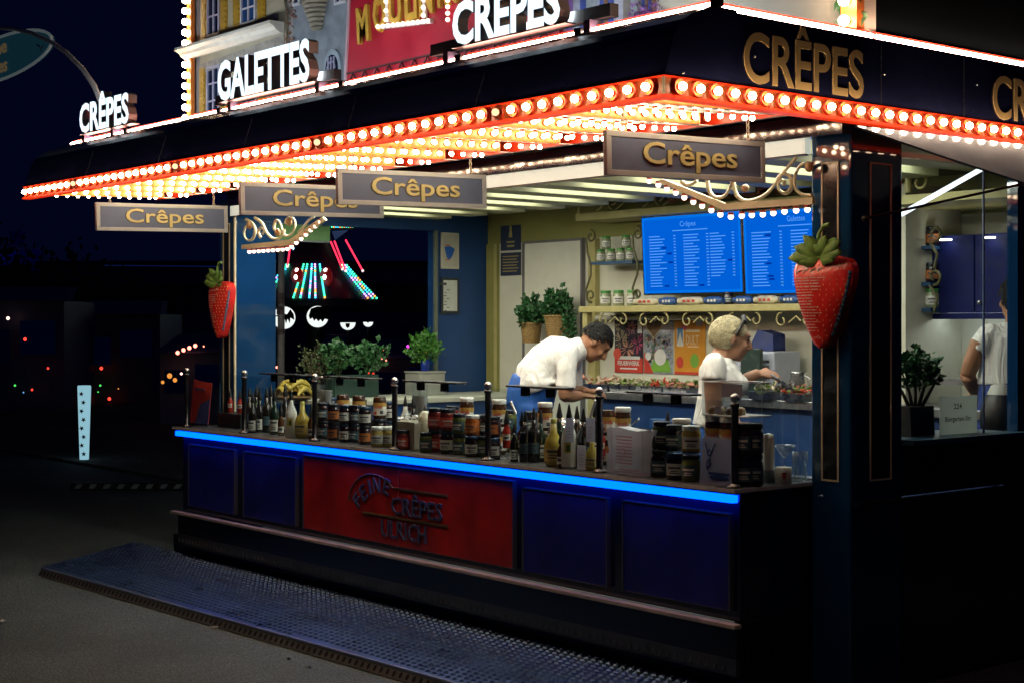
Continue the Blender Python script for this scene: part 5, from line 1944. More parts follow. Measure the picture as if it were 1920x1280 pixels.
# white stick spatula
st_ = MB().tube([at(1103, 792, y=.2), at(1110, 768, y=.2), at(1117, 750, y=.2)], [.008, .007, .009], 8)
tag(build(st_, 'spatula', M('spatula_white', (.75, .73, .68), .4), loc=at(1110, 800, y=.2)), 'white stick spatula standing among the bottles by the sixth post', 'spatula')
# silver spoon rods
for px, lab in ((962, 'steel spoon handle sticking up before the blue trousers'), (1192, 'steel spatula handle beside the lidded jar above the printed bag')):
    a, b2 = (at(968, 775, y=.34), at(957, 752, y=.34)) if px < 1000 else (at(1184, 796, y=.34), at(1198, 784, y=.34))
    tag(build(MB().tube([a, b2], [.006, .009], 8, flat=.5), 'spoon', chrome, loc=a), lab, 'spoon')
# printed napkin bag
x0, x1 = ax(1141, .08), ax(1222, .08)
nb_ = thing('napkin_bag', 'white napkin bag with pink print at the counter edge', 'bag', ((x0 + x1) / 2, .1, CT))
n = 14
vs, f_ = [], []
random.seed(31)
for j in range(n + 1):
    for i in range(n + 1):
        u, v = i / n, j / n
        vs.append((x0 + (x1 - x0) * (u + .02 * math.sin(v * 9 + u * 4) * (1 if u > .5 else -1)), .075 - .018 * math.sin(math.pi * u) * math.sin(math.pi * v) + random.uniform(-.003, .003), CT + .002 + v * (.218 + .006 * math.sin(u * 7)) + random.uniform(-.002, .002)))
for j in range(n):
    for i in range(n):
        a = j * (n + 1) + i
        f_.append((a, a + 1, a + n + 2, a + n + 1))
bgm = MB().add(vs, f_, 0, True).add([(a, .16 - (b2 - .075), c2) for a, b2, c2 in vs], [tuple(reversed(q_)) for q_ in f_], 0, True)
rim_ = [i for i in range(n + 1)] + [j * (n + 1) + n for j in range(1, n + 1)] + [n * (n + 1) + i for i in range(n - 1, -1, -1)] + [j * (n + 1) for j in range(n - 1, 0, -1)]
bgm.add([vs[i] for i in rim_] + [(vs[i][0], .16 - (vs[i][1] - .075), vs[i][2]) for i in rim_], [(i, (i + 1) % len(rim_), len(rim_) + (i + 1) % len(rim_), len(rim_) + i) for i in range(len(rim_))])
bgo = build(bgm, 'packet', PAPER('bag_white', (.74, .72, .78), .4), nb_)
pk = M('print_pale_pink', (.62, .30, .36), .5)
pp = MB()
w = x1 - x0
for k in range(9):
    pp.box(x0 + w * .30, x0 + w * .66, .048, .0485, CT + .055 + k * .016, CT + .061 + k * .016)
pp.tube([(x0 + w * .48 + .013 * math.cos(a), .047, CT + .115 + .016 * math.sin(a)) for a in [i * .7 for i in range(9)]], .002, 5, closed=True)
pp.box(x0 + w * .14, x0 + w * .15, .060, .0605, CT + .02, CT + .21).box(x0 + w * .86, x0 + w * .87, .060, .0605, CT + .02, CT + .21)
pp.box(x0 + w * .34, x0 + w * .80, .052, .0525, CT + .024, CT + .030).box(x0 + w * .2, x0 + w * .95, .058, .0585, CT + .012, CT + .015)
build(pp, 'print', pk, bgo)
# white card with blue line drawing
x0, x1 = ax(1311, .075), ax(1371, .075)
wc = thing('white_card', 'white card with blue drawing and blue lines leaning by the corner post', 'card', ((x0 + x1) / 2, .075, CT))
build(MB().prism([(x0, .075, CT), (x1, .075, CT), (x1 - .002, .10, CT + .205), (x0 - .002, .10, CT + .210)], (0, .004, 0)), 'sheet', PAPER('card_bluewhite', (.50, .56, .80), .4), wc)
bi = MB()
cx = x0 + .05
for q in ([(0, .06), (-.012, .08), (.0, .11), (.012, .08), (0, .06)], [(-.006, .115), (-.02, .15), (-.03, .175)], [(.006, .115), (.02, .15), (.032, .175)], [(0, .05), (-.012, .065), (.008, .075), (-.010, .09), (.01, .10)], [(0, .115), (-.012, .13), (0, .148), (.012, .13), (0, .115)]):
    bi.tube([(cx + a, .0735 + b2 * .12, CT + b2 + .01) for a, b2 in q], .0028, 5)
bi.box(cx + .01, x1 - .012, .0725, .0765, CT + .045, CT + .055).box(cx + .02, x1 - .02, .0715, .0755, CT + .028, CT + .038)
build(bi, 'blue_print', M('card_ink', (.03, .08, .34), .5), wc)
# clear food box on the corner stacks
bx = thing('clear_food_box', 'clear acrylic box with pastries and small cards on top of the corner jars', 'box', (at(1365, 605, y=.2).x, .2, CT + .305))
x0, x1 = ax(1324, .16), ax(1404, .16)
zb_ = CT + .306
build(MB().box(x0, x1, .13, .32, zb_, zb_ + .006), 'tray', whitep, bx)
for q in ((x0, x0 + .003, .13, .32), (x1 - .003, x1, .13, .32), (x0 + .0031, x1 - .0031, .13, .133), (x0 + .0031, x1 - .0031, .317, .32)):
    build(MB().box(q[0], q[1], q[2], q[3], zb_ + .0065, zb_ + .155), 'wall', clearp, bx)
fr = MB()
for (a, b2) in (((x0, .13), (x1, .13)), ((x1, .13), (x1, .32)), ((x1, .32), (x0, .32)), ((x0, .32), (x0, .13))):
    fr.tube([(a[0], a[1], zb_ + .156), (b2[0], b2[1], zb_ + .156)], .0022, 5)
build(fr, 'rim', M('acrylic_edge', (.6, .58, .6), .2), bx)
random.seed(6)
for k in range(7):
    c = (x0 + .03 + k * .027, .17 + .05 * (k % 2), zb_ + .006)
    build(MB().lathe([(0, .0), (.018, 0), (.022, .012), (.017, .03), (0, .038)], 10, c), 'pastry', (M('pastry_brown', (.20, .10, .03), .5, noise=.3, ns=40), M('pastry_dark', (.04, .025, .015), .4), M('pastry_cream', (.5, .42, .28), .5))[k % 3], bx)
build(MB().box(x0 + .075, x0 + .115, .137, .139, zb_ + .010, zb_ + .045).box(x0 + .12, x1 - .02, .137, .139, zb_ + .09, zb_ + .15), 'card', M('card_lilac', (.50, .46, .56), .5), bx)
# corner: candle bottle, clear tube, glass goblet, mug with heart, tumbler
c = at(1441, 605, x=-.10)
cb_ = thing('white_pillar_bottle', 'white pillar shaped dispenser beside the corner jars', 'dispenser', (c.x, c.y, CT))
build(MB().lathe([(0, 0), (.03, 0), (.03, .055), (.027, .06), (.027, .20), (.022, .222), (0, .228)], 18, (c.x, c.y, CT), mis=[0, 0, 0, 1, 1, 1, 1]), 'body', [M('pillar_base', (.25, .30, .32), .3), M('pillar_white', (.70, .70, .64), .4, noise=.06)], cb_)
c2 = at(1446, 605, x=-.22)
ct_ = build(MB().lathe([(.045, 0), (.045, .42)], 18, (c2.x, c2.y, CT)), 'clear_tube', clearp, loc=(c2.x, c2.y, CT))
tag(ct_, 'wide clear plastic tube behind the white dispenser', 'tube')
goblet = GLASS('goblet_glass', (.86, .9, .9), 1.6)
mg = at(1469, 605, x=-.03)
m_ = thing('mug', 'white mug with red heart at the end of the counter', 'mug', (mg.x, mg.y, CT))
build(MB().lathe([(0, .002), (.036, 0), (.038, .004), (.038, .075), (.035, .076), (.034, .01), (0, .008)], 20, (mg.x, mg.y, CT)), 'body', M('mug_white', (.62, .62, .56), .3), m_)
hm = MB()
for a_c, z_ in ((-52, .042), (-38, .042)):
    patch(hm, .0388, z_, z_ + .012, a_c, 8, 0)
patch(hm, .0388, .030, .0415, -45, 13, 0)
patch(hm, .0388, .020, .0295, -45, 6, 0)
hm.xf(Matrix.Translation((mg.x, mg.y, CT)))
build(hm, 'heart', inkr, m_)
gp = at(1471, 605, x=-.10)
g_ = build(MB().lathe([(0, .002), (.034, 0), (.006, .006), (.005, .05), (.05, .11), (.052, .112), (.006, .055), (0, .055)], 20, (gp.x, gp.y, CT + .055)), 'stem_glass', goblet, loc=(gp.x, gp.y, CT + .055))
tag(g_, 'stemmed glass standing above the mug at the end of the counter', 'glass')
st2 = build(MB().box(gp.x - .05, gp.x + .05, gp.y - .04, gp.y + .05, CT, CT + .054), 'glass_stand', clearp, loc=(gp.x, gp.y, CT))
tag(st2, 'small clear riser under the stemmed glass', 'stand')
gp = at(1500, 605, x=-.04)
g_ = build(MB().lathe([(0, .003), (.03, 0), (.037, .14), (.035, .14), (.029, .006), (0, .006)], 20, (gp.x, gp.y, CT)), 'tumbler', goblet, loc=(gp.x, gp.y, CT))
tag(g_, 'tall tumbler at the very end of the counter', 'glass')

# ---- bananas and plants at the left window
leaf_a = M('leaf_green', (.022, .10, .028), .45, noise=.3, ns=20)
leaf_b = M('leaf_dull', (.06, .085, .03), .5, noise=.3, ns=20)
leaf_c = M('leaf_bright', (.06, .20, .03), .45, noise=.3, ns=20)
twig = M('twig_brown', (.10, .07, .04), .7)


def leaves(c, rad, n, size, wid=.45, seed=1, low=-1):
    random.seed(seed)
    m = MB()
    c = Vector(c)
    while n > 0:
        d = Vector((random.uniform(-1, 1), random.uniform(-1, 1), random.uniform(low, 1)))
        if d.length > 1:
            continue
        n -= 1
        lump = .78 + .35 * math.sin(d.x * 7 + seed) * math.cos(d.y * 6 + d.z * 5)
        p = c + Vector((d.x * rad[0], d.y * rad[1], d.z * rad[2])) * lump
        ax_ = (Vector((d.x, d.y, d.z * .5 + .4)) + Vector((random.uniform(-.7, .7), random.uniform(-.7, .7), random.uniform(-.7, .5)))).normalized()
        sd = ax_.cross(Vector((random.uniform(-1, 1), random.uniform(-1, 1), random.uniform(-.3, 1)))).normalized()
        s_ = size * random.uniform(.6, 1.25)
        nn = ax_.cross(sd) * s_ * .12
        m.add([p, p + ax_ * s_ * .4 + sd * s_ * wid, p + ax_ * s_ - nn, p + ax_ * s_ * .4 - sd * s_ * wid, p + ax_ * s_ * .45 + nn], [(0, 1, 4), (1, 2, 4), (2, 3, 4), (3, 0, 4)], 0, False)
    return m


def stems(c, rad, n, h0, r, seed=1):
    random.seed(seed)
    m = MB()
    c = Vector(c)
    for k in range(n):
        a = random.uniform(0, 6.28)
        e = c + Vector((math.cos(a) * rad[0] * random.uniform(.3, .95), math.sin(a) * rad[1] * random.uniform(.3, .95), rad[2] * random.uniform(-.3, .8)))
        b0 = Vector((c.x + random.uniform(-.03, .03), c.y + random.uniform(-.03, .03), h0))
        m.tube([b0, b0.lerp(e, .5) + Vector((random.uniform(-.02, .02), random.uniform(-.02, .02), .02)), e], [r, r * .7, r * .3], 5)
    return m


WC = 1.14
pb = at(549, 605, x=-5.16)
ban = thing('bananas', 'bunch of ripe bananas lying on the far window counter', 'bananas', (pb.x, pb.y, WC))
bam = M('banana_yellow', (.56, .44, .08), .45, noise=.25, ns=18)
for k in range(7):
    a = R_(-60 + k * 20)
    d = RGT * math.cos(a) + FWD * math.sin(a)
    b0 = Vector((pb.x, pb.y, WC)) + RGT * ((k - 3) * .03) + Z * (.03 + .025 * (k % 3))
    pts_ = [b0 + d * (t_ - .5) * .17 + Z * (.05 * (1 - (2 * t_ - 1) ** 2)) for t_ in (0, .12, .3, .5, .7, .88, 1)]
    build(MB().tube(pts_, [.006, .015, .019, .020, .019, .014, .005], 8), 'banana', bam, ban)
build(MB().lathe([(0, .004), (.13, .004), (.15, .02), (.148, .024), (.128, .010), (0, .010)], 20, (pb.x, pb.y, WC)), 'tray', M('tray_wood', (.20, .12, .05), .5), ban)
tp = at(562, 605, x=-5.22)
tw_ = thing('twiggy_plant', 'sparse twiggy herb plant in front of the dark window', 'plant', (tp.x, tp.y + .15, WC))
cc = Vector((tp.x, tp.y + .15, WC + .26))
build(MB().lathe([(0, 0), (.05, 0), (.065, .10), (.06, .10), (0, .09)], 14, (cc.x, cc.y, WC)), 'pot', M('pot_dark', (.04, .045, .04), .5), tw_)
build(stems(cc, (.17, .15, .16), 22, WC + .09, .003, 3), 'stems', twig, tw_)
build(leaves(cc, (.19, .16, .17), 330, .026, .4, 4), 'foliage', leaf_b, tw_)
tp = at(660, 605, x=-5.12)
tr_ = thing('herb_trough', 'long green trough with two bushy herbs on the window counter', 'planter', (tp.x, tp.y, WC))
u = at(700, 605, x=-5.12).y - tp.y
build(MB().prism([(tp.x - .07, tp.y - u, WC), (tp.x + .07, tp.y - u, WC), (tp.x + .085, tp.y - u - .01, WC + .17), (tp.x - .085, tp.y - u - .01, WC + .17)], (0, 2 * u, 0)), 'trough', M('trough_green', (.015, .045, .035), .45, noise=.15), tr_, bevel=.006)
for q, sd_ in ((-.13, 5), (.16, 6)):
    cc = Vector((tp.x, tp.y + q, WC + .30))
    build(stems(cc, (.1, .14, .1), 12, WC + .15, .003, sd_), 'stems', M('stem_green', (.07, .11, .03), .6), tr_)
    build(leaves(cc, (.12, .17, .13), 300, .045, .42, sd_), 'foliage', leaf_a, tr_)
tp = at(797, 605, x=-5.10)
gbx = thing('grey_box', 'pale grey box standing on the window counter under the basil pot', 'box', (tp.x, tp.y, WC))
build(MB().box(tp.x - .10, tp.x + .10, tp.y - .12, tp.y + .12, WC, WC + .17), 'body', M('box_grey', (.33, .34, .30), .5, noise=.08), gbx, bevel=.005)
build(MB().box(tp.x - .105, tp.x + .105, tp.y - .125, tp.y + .125, WC + .172, WC + .185), 'lid', MATS['box_grey'], gbx)
bp_ = thing('basil_pot', 'basil plant in a small blue tin pot on the grey box', 'plant', (tp.x, tp.y, WC + .186))
build(MB().lathe([(0, 0), (.032, 0), (.036, .085), (.033, .085), (0, .07)], 16, (tp.x, tp.y, WC + .186)), 'pot', M('tin_blue', (.01, .04, .34), .3), bp_)
cc = Vector((tp.x, tp.y, WC + .36))
build(stems(cc, (.1, .1, .1), 14, WC + .26, .003, 8), 'stems', MATS['stem_green'], bp_)
build(leaves(cc, (.14, .15, .13), 260, .05, .45, 9), 'foliage', leaf_c, bp_)
# ---- wicker baskets with herbs on the door wall
wick = M('wicker', (.34, .21, .07), .6, noise=.3, ns=60)


def basket(px, py, y_, rw, h, label, seed, tilt):
    c = at(px, py, y=y_)
    s = thing('herb_basket', label, 'basket', (c.x, c.y, c.z), group='wicker herb baskets on the door wall')
    n, kz = 30, 12
    m = MB()
    for j in range(kz):
        vs, f_ = [], []
        z0, z1 = h * j / kz, h * (j + .92) / kz
        for i in range(n + 1):
            a = 2 * math.pi * i / n
            wv = .005 * (1 if (i + j) % 2 else -1)
            for z_ in (z0, (z0 + z1) / 2, z1):
                r = rw * (.78 + .24 * z_ / h) + (wv if z_ not in (z0, z1) else 0)
                vs.append(c + Vector((r * math.cos(a), r * math.sin(a), z_)))
        for i in range(n):
            for q in range(2):
                f_.append((i * 3 + q, i * 3 + 3 + q, i * 3 + 4 + q, i * 3 + 1 + q))
        m.add(vs, f_, 0, True)
    m.lathe([(0, .002), (rw * .78, .002)], n, c)
    m.tube([c + Vector((rw * 1.02 * math.cos(a), rw * 1.02 * math.sin(a), h)) for a in [2 * math.pi * i / 20 for i in range(20)]], .009, 6, closed=True)
    build(m, 'basket', wick, s)
    cc = c + Z * (h + .07)
    build(stems(cc, (rw * 1.1, rw * 1.1, .1), 14, c.z + h * .6, .003, seed), 'stems', MATS['stem_green'], s)
    build(leaves(cc, (rw * 1.6, rw * 1.25, .15), 480, .045, .42, seed, -.6), 'foliage', leaf_a, s)
    return s


basket(996, 643, 2.62, .082, .15, 'lower wicker basket of herbs nearer the corner post', 14, 0)
b2_ = basket(1046, 646, 2.62, .10, .215, 'taller wicker basket of herbs just above the bending man', 15, 0)
lvx = leaves(at(1068, 612, y=2.56), (.05, .05, .17), 160, .035, .42, 16)
build(lvx, 'trailing_herb', leaf_a, b2_, kind='stuff')

# ---- jars and packets on the wall shelves
GJ = t_jam('x', M('jar_sage', (.30, .34, .20), .2, noise=.2, ns=30, coat=.5), lidg, labw, 'green_lid_jar', 'green lidded jars on the wall shelves')
first = True
for px, y_, z_, lab in ((1127, 2.66, bz, 'first green lidded jar in the row of four on the small blue shelf'), (1146, 2.66, bz, 'second green lidded jar in the row of four on the blue shelf'),
                        (1164, 2.66, bz, 'third green lidded jar in the row of four on the blue shelf'), (1182, 2.66, bz, 'fourth green lidded jar on the blue shelf, nearest the screen'),
                        (1137, 2.66, bz + .1145, 'green lidded jar standing on the first two shelf jars'), (1174, 2.66, bz + .1145, 'green lidded jar standing on the last two shelf jars'),
                        (1136, 2.62, 1.8205, 'green lidded jar at the corner of the long shelf'), (1160, 2.62, 1.8205, 'middle green lidded jar on the long shelf'), (1186, 2.62, 1.8205, 'green lidded jar beside the cream packets')):
    sc_ = .82 if px < 1190 and z_ > 1.9 else 1.0
    if z_ > bz + .05:
        z_ = bz + .1145 * .82
    put(GJ, px, y_, z_, lab, rot=38, first=first, scale=sc_)
    first = False
pkc = M('packet_cream', (.60, .55, .40), .4, noise=.3, ns=20)
pkb = M('packet_blue', (.03, .09, .28), .35, noise=.3, ns=20)


def packet(px0, px1, m, pm, lab):
    y_ = 2.56
    x0, x1 = ax(px0, y_), ax(px1, y_)
    s = thing('wafer_packet', lab, 'packet', ((x0 + x1) / 2, y_, 1.8205), group='wafer packets on the long shelf')
    r = .028
    t_ = [Vector((x0 + (x1 - x0) * q, y_, 1.8205 + r)) for q in (0, .08, .2, .5, .8, .92, 1)]
    build(MB().tube(t_, [r * .75, r * .6, r, r, r, r * .6, r * .75], 12), 'wrapper', m, s)
    p_2 = MB()
    for k in range(3):
        p_2.box(x0 + (x1 - x0) * (.25 + k * .18), x0 + (x1 - x0) * (.36 + k * .18), y_ - r - .001, y_ - r + .004, 1.8205 + r - .008, 1.8205 + r + .008)
    build(p_2, 'print', pm, s)


packet(1191, 1237, pkc, inkr, 'first cream wafer packet under the menu screen')
packet(1239, 1270, pkb, labw, 'first blue wafer packet under the menu screen')
packet(1273, 1321, pkc, inkr, 'second cream wafer packet under the menu screen')
packet(1323, 1357, pkb, labw, 'second blue wafer packet under the menu screen')
packet(1377, 1412, pkb, labw, 'third blue wafer packet under the second screen')
packet(1416, 1462, pkc, inkr, 'third cream wafer packet under the second screen')
packet(1466, 1500, pkb, labw, 'blue wafer packet closest to the corner column')
put(JD, 1366, 2.60, 1.8205, 'small dark jar between the wafer packets on the shelf', scale=.75)

# ---- food and machines on the back counter
BC = bcz + .001
random.seed(17)


def tray(px, y_, w, lab, cols, n, seed, lip=.045):
    random.seed(seed)
    c = at(px, 605, y=y_)
    s = thing('food_tray', lab, 'food tray', (c.x, c.y, BC), group='food trays on the back counter')
    build(MB().prism([(c.x - w * .45, c.y - .11, BC), (c.x + w * .45, c.y - .11, BC), (c.x + w * .5, c.y - .12, BC + lip), (c.x - w * .5, c.y - .12, BC + lip)], (0, .24, 0)), 'tray', chrome, s)
    for k, m in enumerate(cols):
        f_ = MB()
        for i in range(n):
            p = Vector((c.x + random.uniform(-.45, .45) * w, c.y + random.uniform(-.1, .1), BC + lip + random.uniform(0, .035)))
            d = Vector((random.uniform(-1, 1), random.uniform(-1, 1), random.uniform(-.2, .6))).normalized()
            e = d.cross(Vector((random.uniform(-1, 1), random.uniform(-1, 1), 1))).normalized()
            f_.obox(p, d * random.uniform(.02, .05), e * random.uniform(.008, .02), d.cross(e) * .008)
        build(f_, 'filling', m, s, kind='stuff')


sal = M('salad_green', (.14, .20, .04), .5, noise=.3, ns=30)
tom = M('tomato_red', (.45, .05, .025), .3, noise=.2)
ham = M('ham_pink', (.46, .18, .12), .45, noise=.2)
mush = M('mushroom_cream', (.48, .42, .28), .5, noise=.2)
chc = M('choc_dark', (.04, .018, .012), .4, noise=.2)
tray(1135, 2.20, .30, 'tray of cut ham and tomato at the hands of the bending man', [ham, mush], 30, 1)
tray(1190, 2.20, .28, 'tray heaped with green salad in front of the posters', [sal, mush], 40, 2)
tray(1238, 2.22, .26, 'tray of tomato and mushroom left of the blonde woman', [tom, mush, sal], 22, 3)
tray(1288, 2.22, .22, 'tray of pale slices beside the blonde woman', [ham, sal], 20, 4)
tray(1448, 2.14, .20, 'tray of butter coloured slices under the tongs', [mush, sal], 22, 5)
tray(1478, 2.16, .16, 'tray of dark chocolate pieces under the tongs', [chc], 40, 6)
tray(1508, 2.14, .18, 'tray of strawberries and green at the column', [tom, sal], 30, 7)
ap = at(1446, 605, y=2.62)
mach = thing('counter_machine', 'pale box shaped machine behind the tongs with blue cloth on top', 'machine', (ap.x, ap.y, BC))
build(MB().box(ap.x - .22, ap.x + .13, ap.y - .12, ap.y + .14, BC + .03, BC + .28), 'housing', M('machine_pale', (.46, .50, .60), .35, noise=.06), mach, bevel=.01)
for k in range(5):
    build(MB().box(ap.x - .16, ap.x + .09, ap.y - .124, ap.y - .121, BC + .07 + k * .035, BC + .085 + k * .035), 'vent', steel, mach)
build(MB().box(ap.x - .2, ap.x + .11, ap.y - .1, ap.y + .12, BC, BC + .029), 'foot', darkm, mach)
clp = MB().prism([(ap.x - .15, ap.y - .06, BC + .282), (ap.x + .07, ap.y - .06, BC + .282), (ap.x + .04, ap.y - .03, BC + .39), (ap.x - .09, ap.y - .03, BC + .42)], (0, .12, 0))
clo = build(clp, 'folded_cloth', M('cloth_navy', (.012, .025, .12), .7, noise=.2), loc=(ap.x, ap.y, BC + .282), bevel=.02)
tag(clo, 'navy folded cloth lying on the pale machine', 'cloth')
kj = at(1497, 605, y=2.45)
jug = build(MB().lathe([(0, .001), (.05, 0), (.055, .02), (.05, .15), (.052, .16), (.046, .158), (0, .01)], 18, (kj.x, kj.y, BC)).tube([(kj.x + .05, kj.y, BC + .14), (kj.x + .09, kj.y, BC + .12), (kj.x + .09, kj.y, BC + .06), (kj.x + .05, kj.y, BC + .04)], .006, 6), 'steel_jug', chrome, loc=(kj.x, kj.y, BC))
tag(jug, 'steel jug on the back counter beside the pale machine', 'jug')
lp_ = at(1412, 605, y=2.40)
dk = build(MB().box(lp_.x - .11, lp_.x + .06, lp_.y, lp_.y + .03, BC, BC + .30), 'dark_panel', M('panel_green_black', (.03, .05, .045), .25), loc=(lp_.x, lp_.y, BC), bevel=.006)
tag(dk, 'dark upright panel just before the face of the blonde woman', 'panel')
# crepe griddles on the inner counter edge
mid = MB().box(ax(1120, 1.9), ax(1205, 1.9), 1.75, 2.0, 1.0, 1.03)
gr_ = thing('crepe_griddle', 'round black crepe griddle on its steel base behind the counter', 'griddle', (ax(1165, 1.72), 1.72, FZ))
gx = ax(1165, 1.72)
build(MB().box(gx - .25, gx + .25, 1.50, 1.94, FZ, .86), 'base', steel, gr_)
build(MB().box(gx - .24, gx + .24, 1.51, 1.93, .862, .99), 'housing', steel, gr_, bevel=.01)
build(MB().lathe([(0, .995), (.2, .995), (.2, 1.02), (0, 1.022)], 30, (gx, 1.72, 0)), 'plate', blackp, gr_)
rg = thing('cool_cabinet', 'blue undercounter cooler with dark display behind the bottles', 'cooler', (ax(1270, 1.95), 1.95, FZ))
x0, x1 = ax(1215, 1.95), ax(1318, 1.95)
build(MB().box(x0, x1, 1.96, 2.04, FZ, 1.08), 'body', M('cooler_blue', (.02, .08, .24), .35), rg, bevel=.006)
build(MB().box(x0 + .05, x0 + .25, 1.953, 1.9595, .93, 1.03), 'display', M('display_green', (.02, .05, .04), .2), rg)
build(MB().box(x0 + .09, x0 + .12, 1.950, 1.9525, .97, .99), 'lamp', E('red_pilot', (1, .1, .05), 1.5), rg)

# ================================================================== people
skin_t = M('skin_tan', (.36, .17, .09), .5, noise=.06)
skin_l = M('skin_light', (.44, .23, .14), .5, noise=.06)
shirtw = M('shirt_white', (.80, .79, .76), .75, noise=.05, ns=9)
t = shirtw.node_tree
tcs = t.nodes.new('ShaderNodeTexCoord')
mps = t.nodes.new('ShaderNodeMapping')
mps.inputs['Scale'].default_value = (1.6, 1.6, .7)
mps.inputs['Rotation'].default_value = (.4, .3, .2)
wvs = t.nodes.new('ShaderNodeTexNoise')
wvs.inputs['Scale'].default_value = 7
wvs.inputs['Detail'].default_value = 3
wvs.inputs['Distortion'].default_value = 1.6
bps = t.nodes.new('ShaderNodeBump')
bps.inputs['Strength'].default_value = .75
bps.inputs['Distance'].default_value = .035
t.links.new(tcs.outputs['Object'], mps.inputs[0])
t.links.new(mps.outputs[0], wvs.inputs['Vector'])
t.links.new(wvs.outputs['Fac'], bps.inputs['Height'])
t.links.new(bps.outputs[0], t.nodes['Principled BSDF'].inputs['Normal'])
trouser = M('trouser_blue', (.012, .10, .42), .7, noise=.1)
shoem = M('shoe_black', (.02, .02, .02), .4)
hairk = M('hair_black', (.006, .005, .005), .6, spec=.25, noise=.3, ns=60, bump=.5, bs=90)
hairb = M('hair_blonde', (.54, .48, .29), .5, noise=.35, ns=45)
t = hairb.node_tree
tcs = t.nodes.new('ShaderNodeTexCoord')
mps = t.nodes.new('ShaderNodeMapping')
mps.inputs['Scale'].default_value = (9, 9, 1.6)
mps.inputs['Rotation'].default_value = (.2, .35, 0)
wvs = t.nodes.new('ShaderNodeTexNoise')
wvs.inputs['Scale'].default_value = 16
bps = t.nodes.new('ShaderNodeBump')
bps.inputs['Strength'].default_value = .8
bps.inputs['Distance'].default_value = .008
t.links.new(tcs.outputs['Object'], mps.inputs[0])
t.links.new(mps.outputs[0], wvs.inputs['Vector'])
t.links.new(wvs.outputs['Fac'], bps.inputs['Height'])
t.links.new(bps.outputs[0], t.nodes['Principled BSDF'].inputs['Normal'])
eyem = M('eye_dark', (.02, .015, .012), .2)


def blend(o, vox, it=5):
    r = o.modifiers.new('remesh', 'REMESH')
    r.mode = 'VOXEL'
    r.voxel_size = vox
    r.use_smooth_shade = True
    s = o.modifiers.new('smooth', 'SMOOTH')
    s.iterations = it
    s.factor = .5
    return o


def basis(f, u):
    f = Vector(f).normalized()
    u = (Vector(u) - f * Vector(u).dot(f)).normalized()
    return Matrix((f, u.cross(f), u)).transposed()   # columns: forward, left, up


def wide(mb, s0, c, axis, k):
    axis = Vector(axis).normalized()
    c = Vector(c)
    for i in range(s0, len(mb.v)):
        d = mb.v[i] - c
        mb.v[i] = mb.v[i] + axis * d.dot(axis) * (k - 1)


def head(mb, c, B):
    """skull, jaw, nose, ears and lips; B columns = forward, left, up"""
    c = Vector(c)
    P = lambda f, l, u: c + B @ Vector((f, l, u))
    mb.ball(P(-.008, 0, .012), (.094, .076, .092), 14, 10, rot=B)
    mb.ball(P(.026, 0, -.062), (.062, .056, .060), 12, 8, rot=B)
    mb.ball(P(.058, 0, -.100), (.026, .026, .022), 10, 6, rot=B)
    mb.tube([P(.080, 0, .018), P(.102, 0, -.014), P(.112, 0, -.034), P(.088, 0, -.044)], [.010, .013, .017, .012], 8)
    mb.ball(P(.084, 0, -.068), (.015, .026, .010), 8, 6, rot=B)
    mb.ball(P(.078, 0, .030), (.018, .052, .013), 10, 6, rot=B)
    for s in (-1, 1):
        mb.ball(P(-.005, s * .078, -.012), (.020, .010, .033), 8, 6, rot=B)
        mb.ball(P(.066, s * .036, -.030), (.024, .022, .022), 8, 6, rot=B)


def eyes(c, B, par):
    c = Vector(c)
    m = MB()
    for s in (-1, 1):
        m.ball(c + B @ Vector((.0835, s * .031, .003)), (.007, .009, .005), 8, 6, rot=B)
        m.tube([c + B @ Vector((.093 - abs(k) * .3, s * (.032 + k), .024 - abs(k) * .15)) for k in (-.015, 0, .015)], .0022, 6)
    build(m, 'eyes', eyem, par)


def hand(mb, wrist, d, nrm, curl=.5, k=1.0, grip=0):
    """palm, four fingers and a thumb"""
    wrist, d, nrm = Vector(wrist), Vector(d).normalized(), Vector(nrm).normalized()
    s = d.cross(nrm).normalized()
    pc = wrist + d * .045 * k
    B = Matrix((d, s, nrm)).transposed()
    mb.ball(pc, (.052 * k, .040 * k, .018 * k), 12, 7, rot=B)
    for i, (off, ln) in enumerate(((-.030, .066), (-.010, .076), (.010, .072), (.029, .056))):
        b0 = wrist + d * .082 * k + s * off * k
        pts, p, a = [b0 - d * .02 * k, b0], b0, 0
        for q in (.42, .32, .26):
            a += curl
            p = p + (d * math.cos(a) - nrm * math.sin(a)) * ln * k * q
            pts.append(p)
        mb.tube(pts, [.010 * k, .0098 * k, .009 * k, .0082 * k, .006 * k], 7)
    b0 = wrist + d * .028 * k - s * .030 * k
    mb.tube([b0, b0 + (d * .6 - s * .8) * .030 * k, b0 + (d * .85 - s * .5 - nrm * .3) * .058 * k, b0 + (d * .95 - s * .2 - nrm * .5) * .080 * k], [.012 * k, .0115 * k, .010 * k, .007 * k], 7)


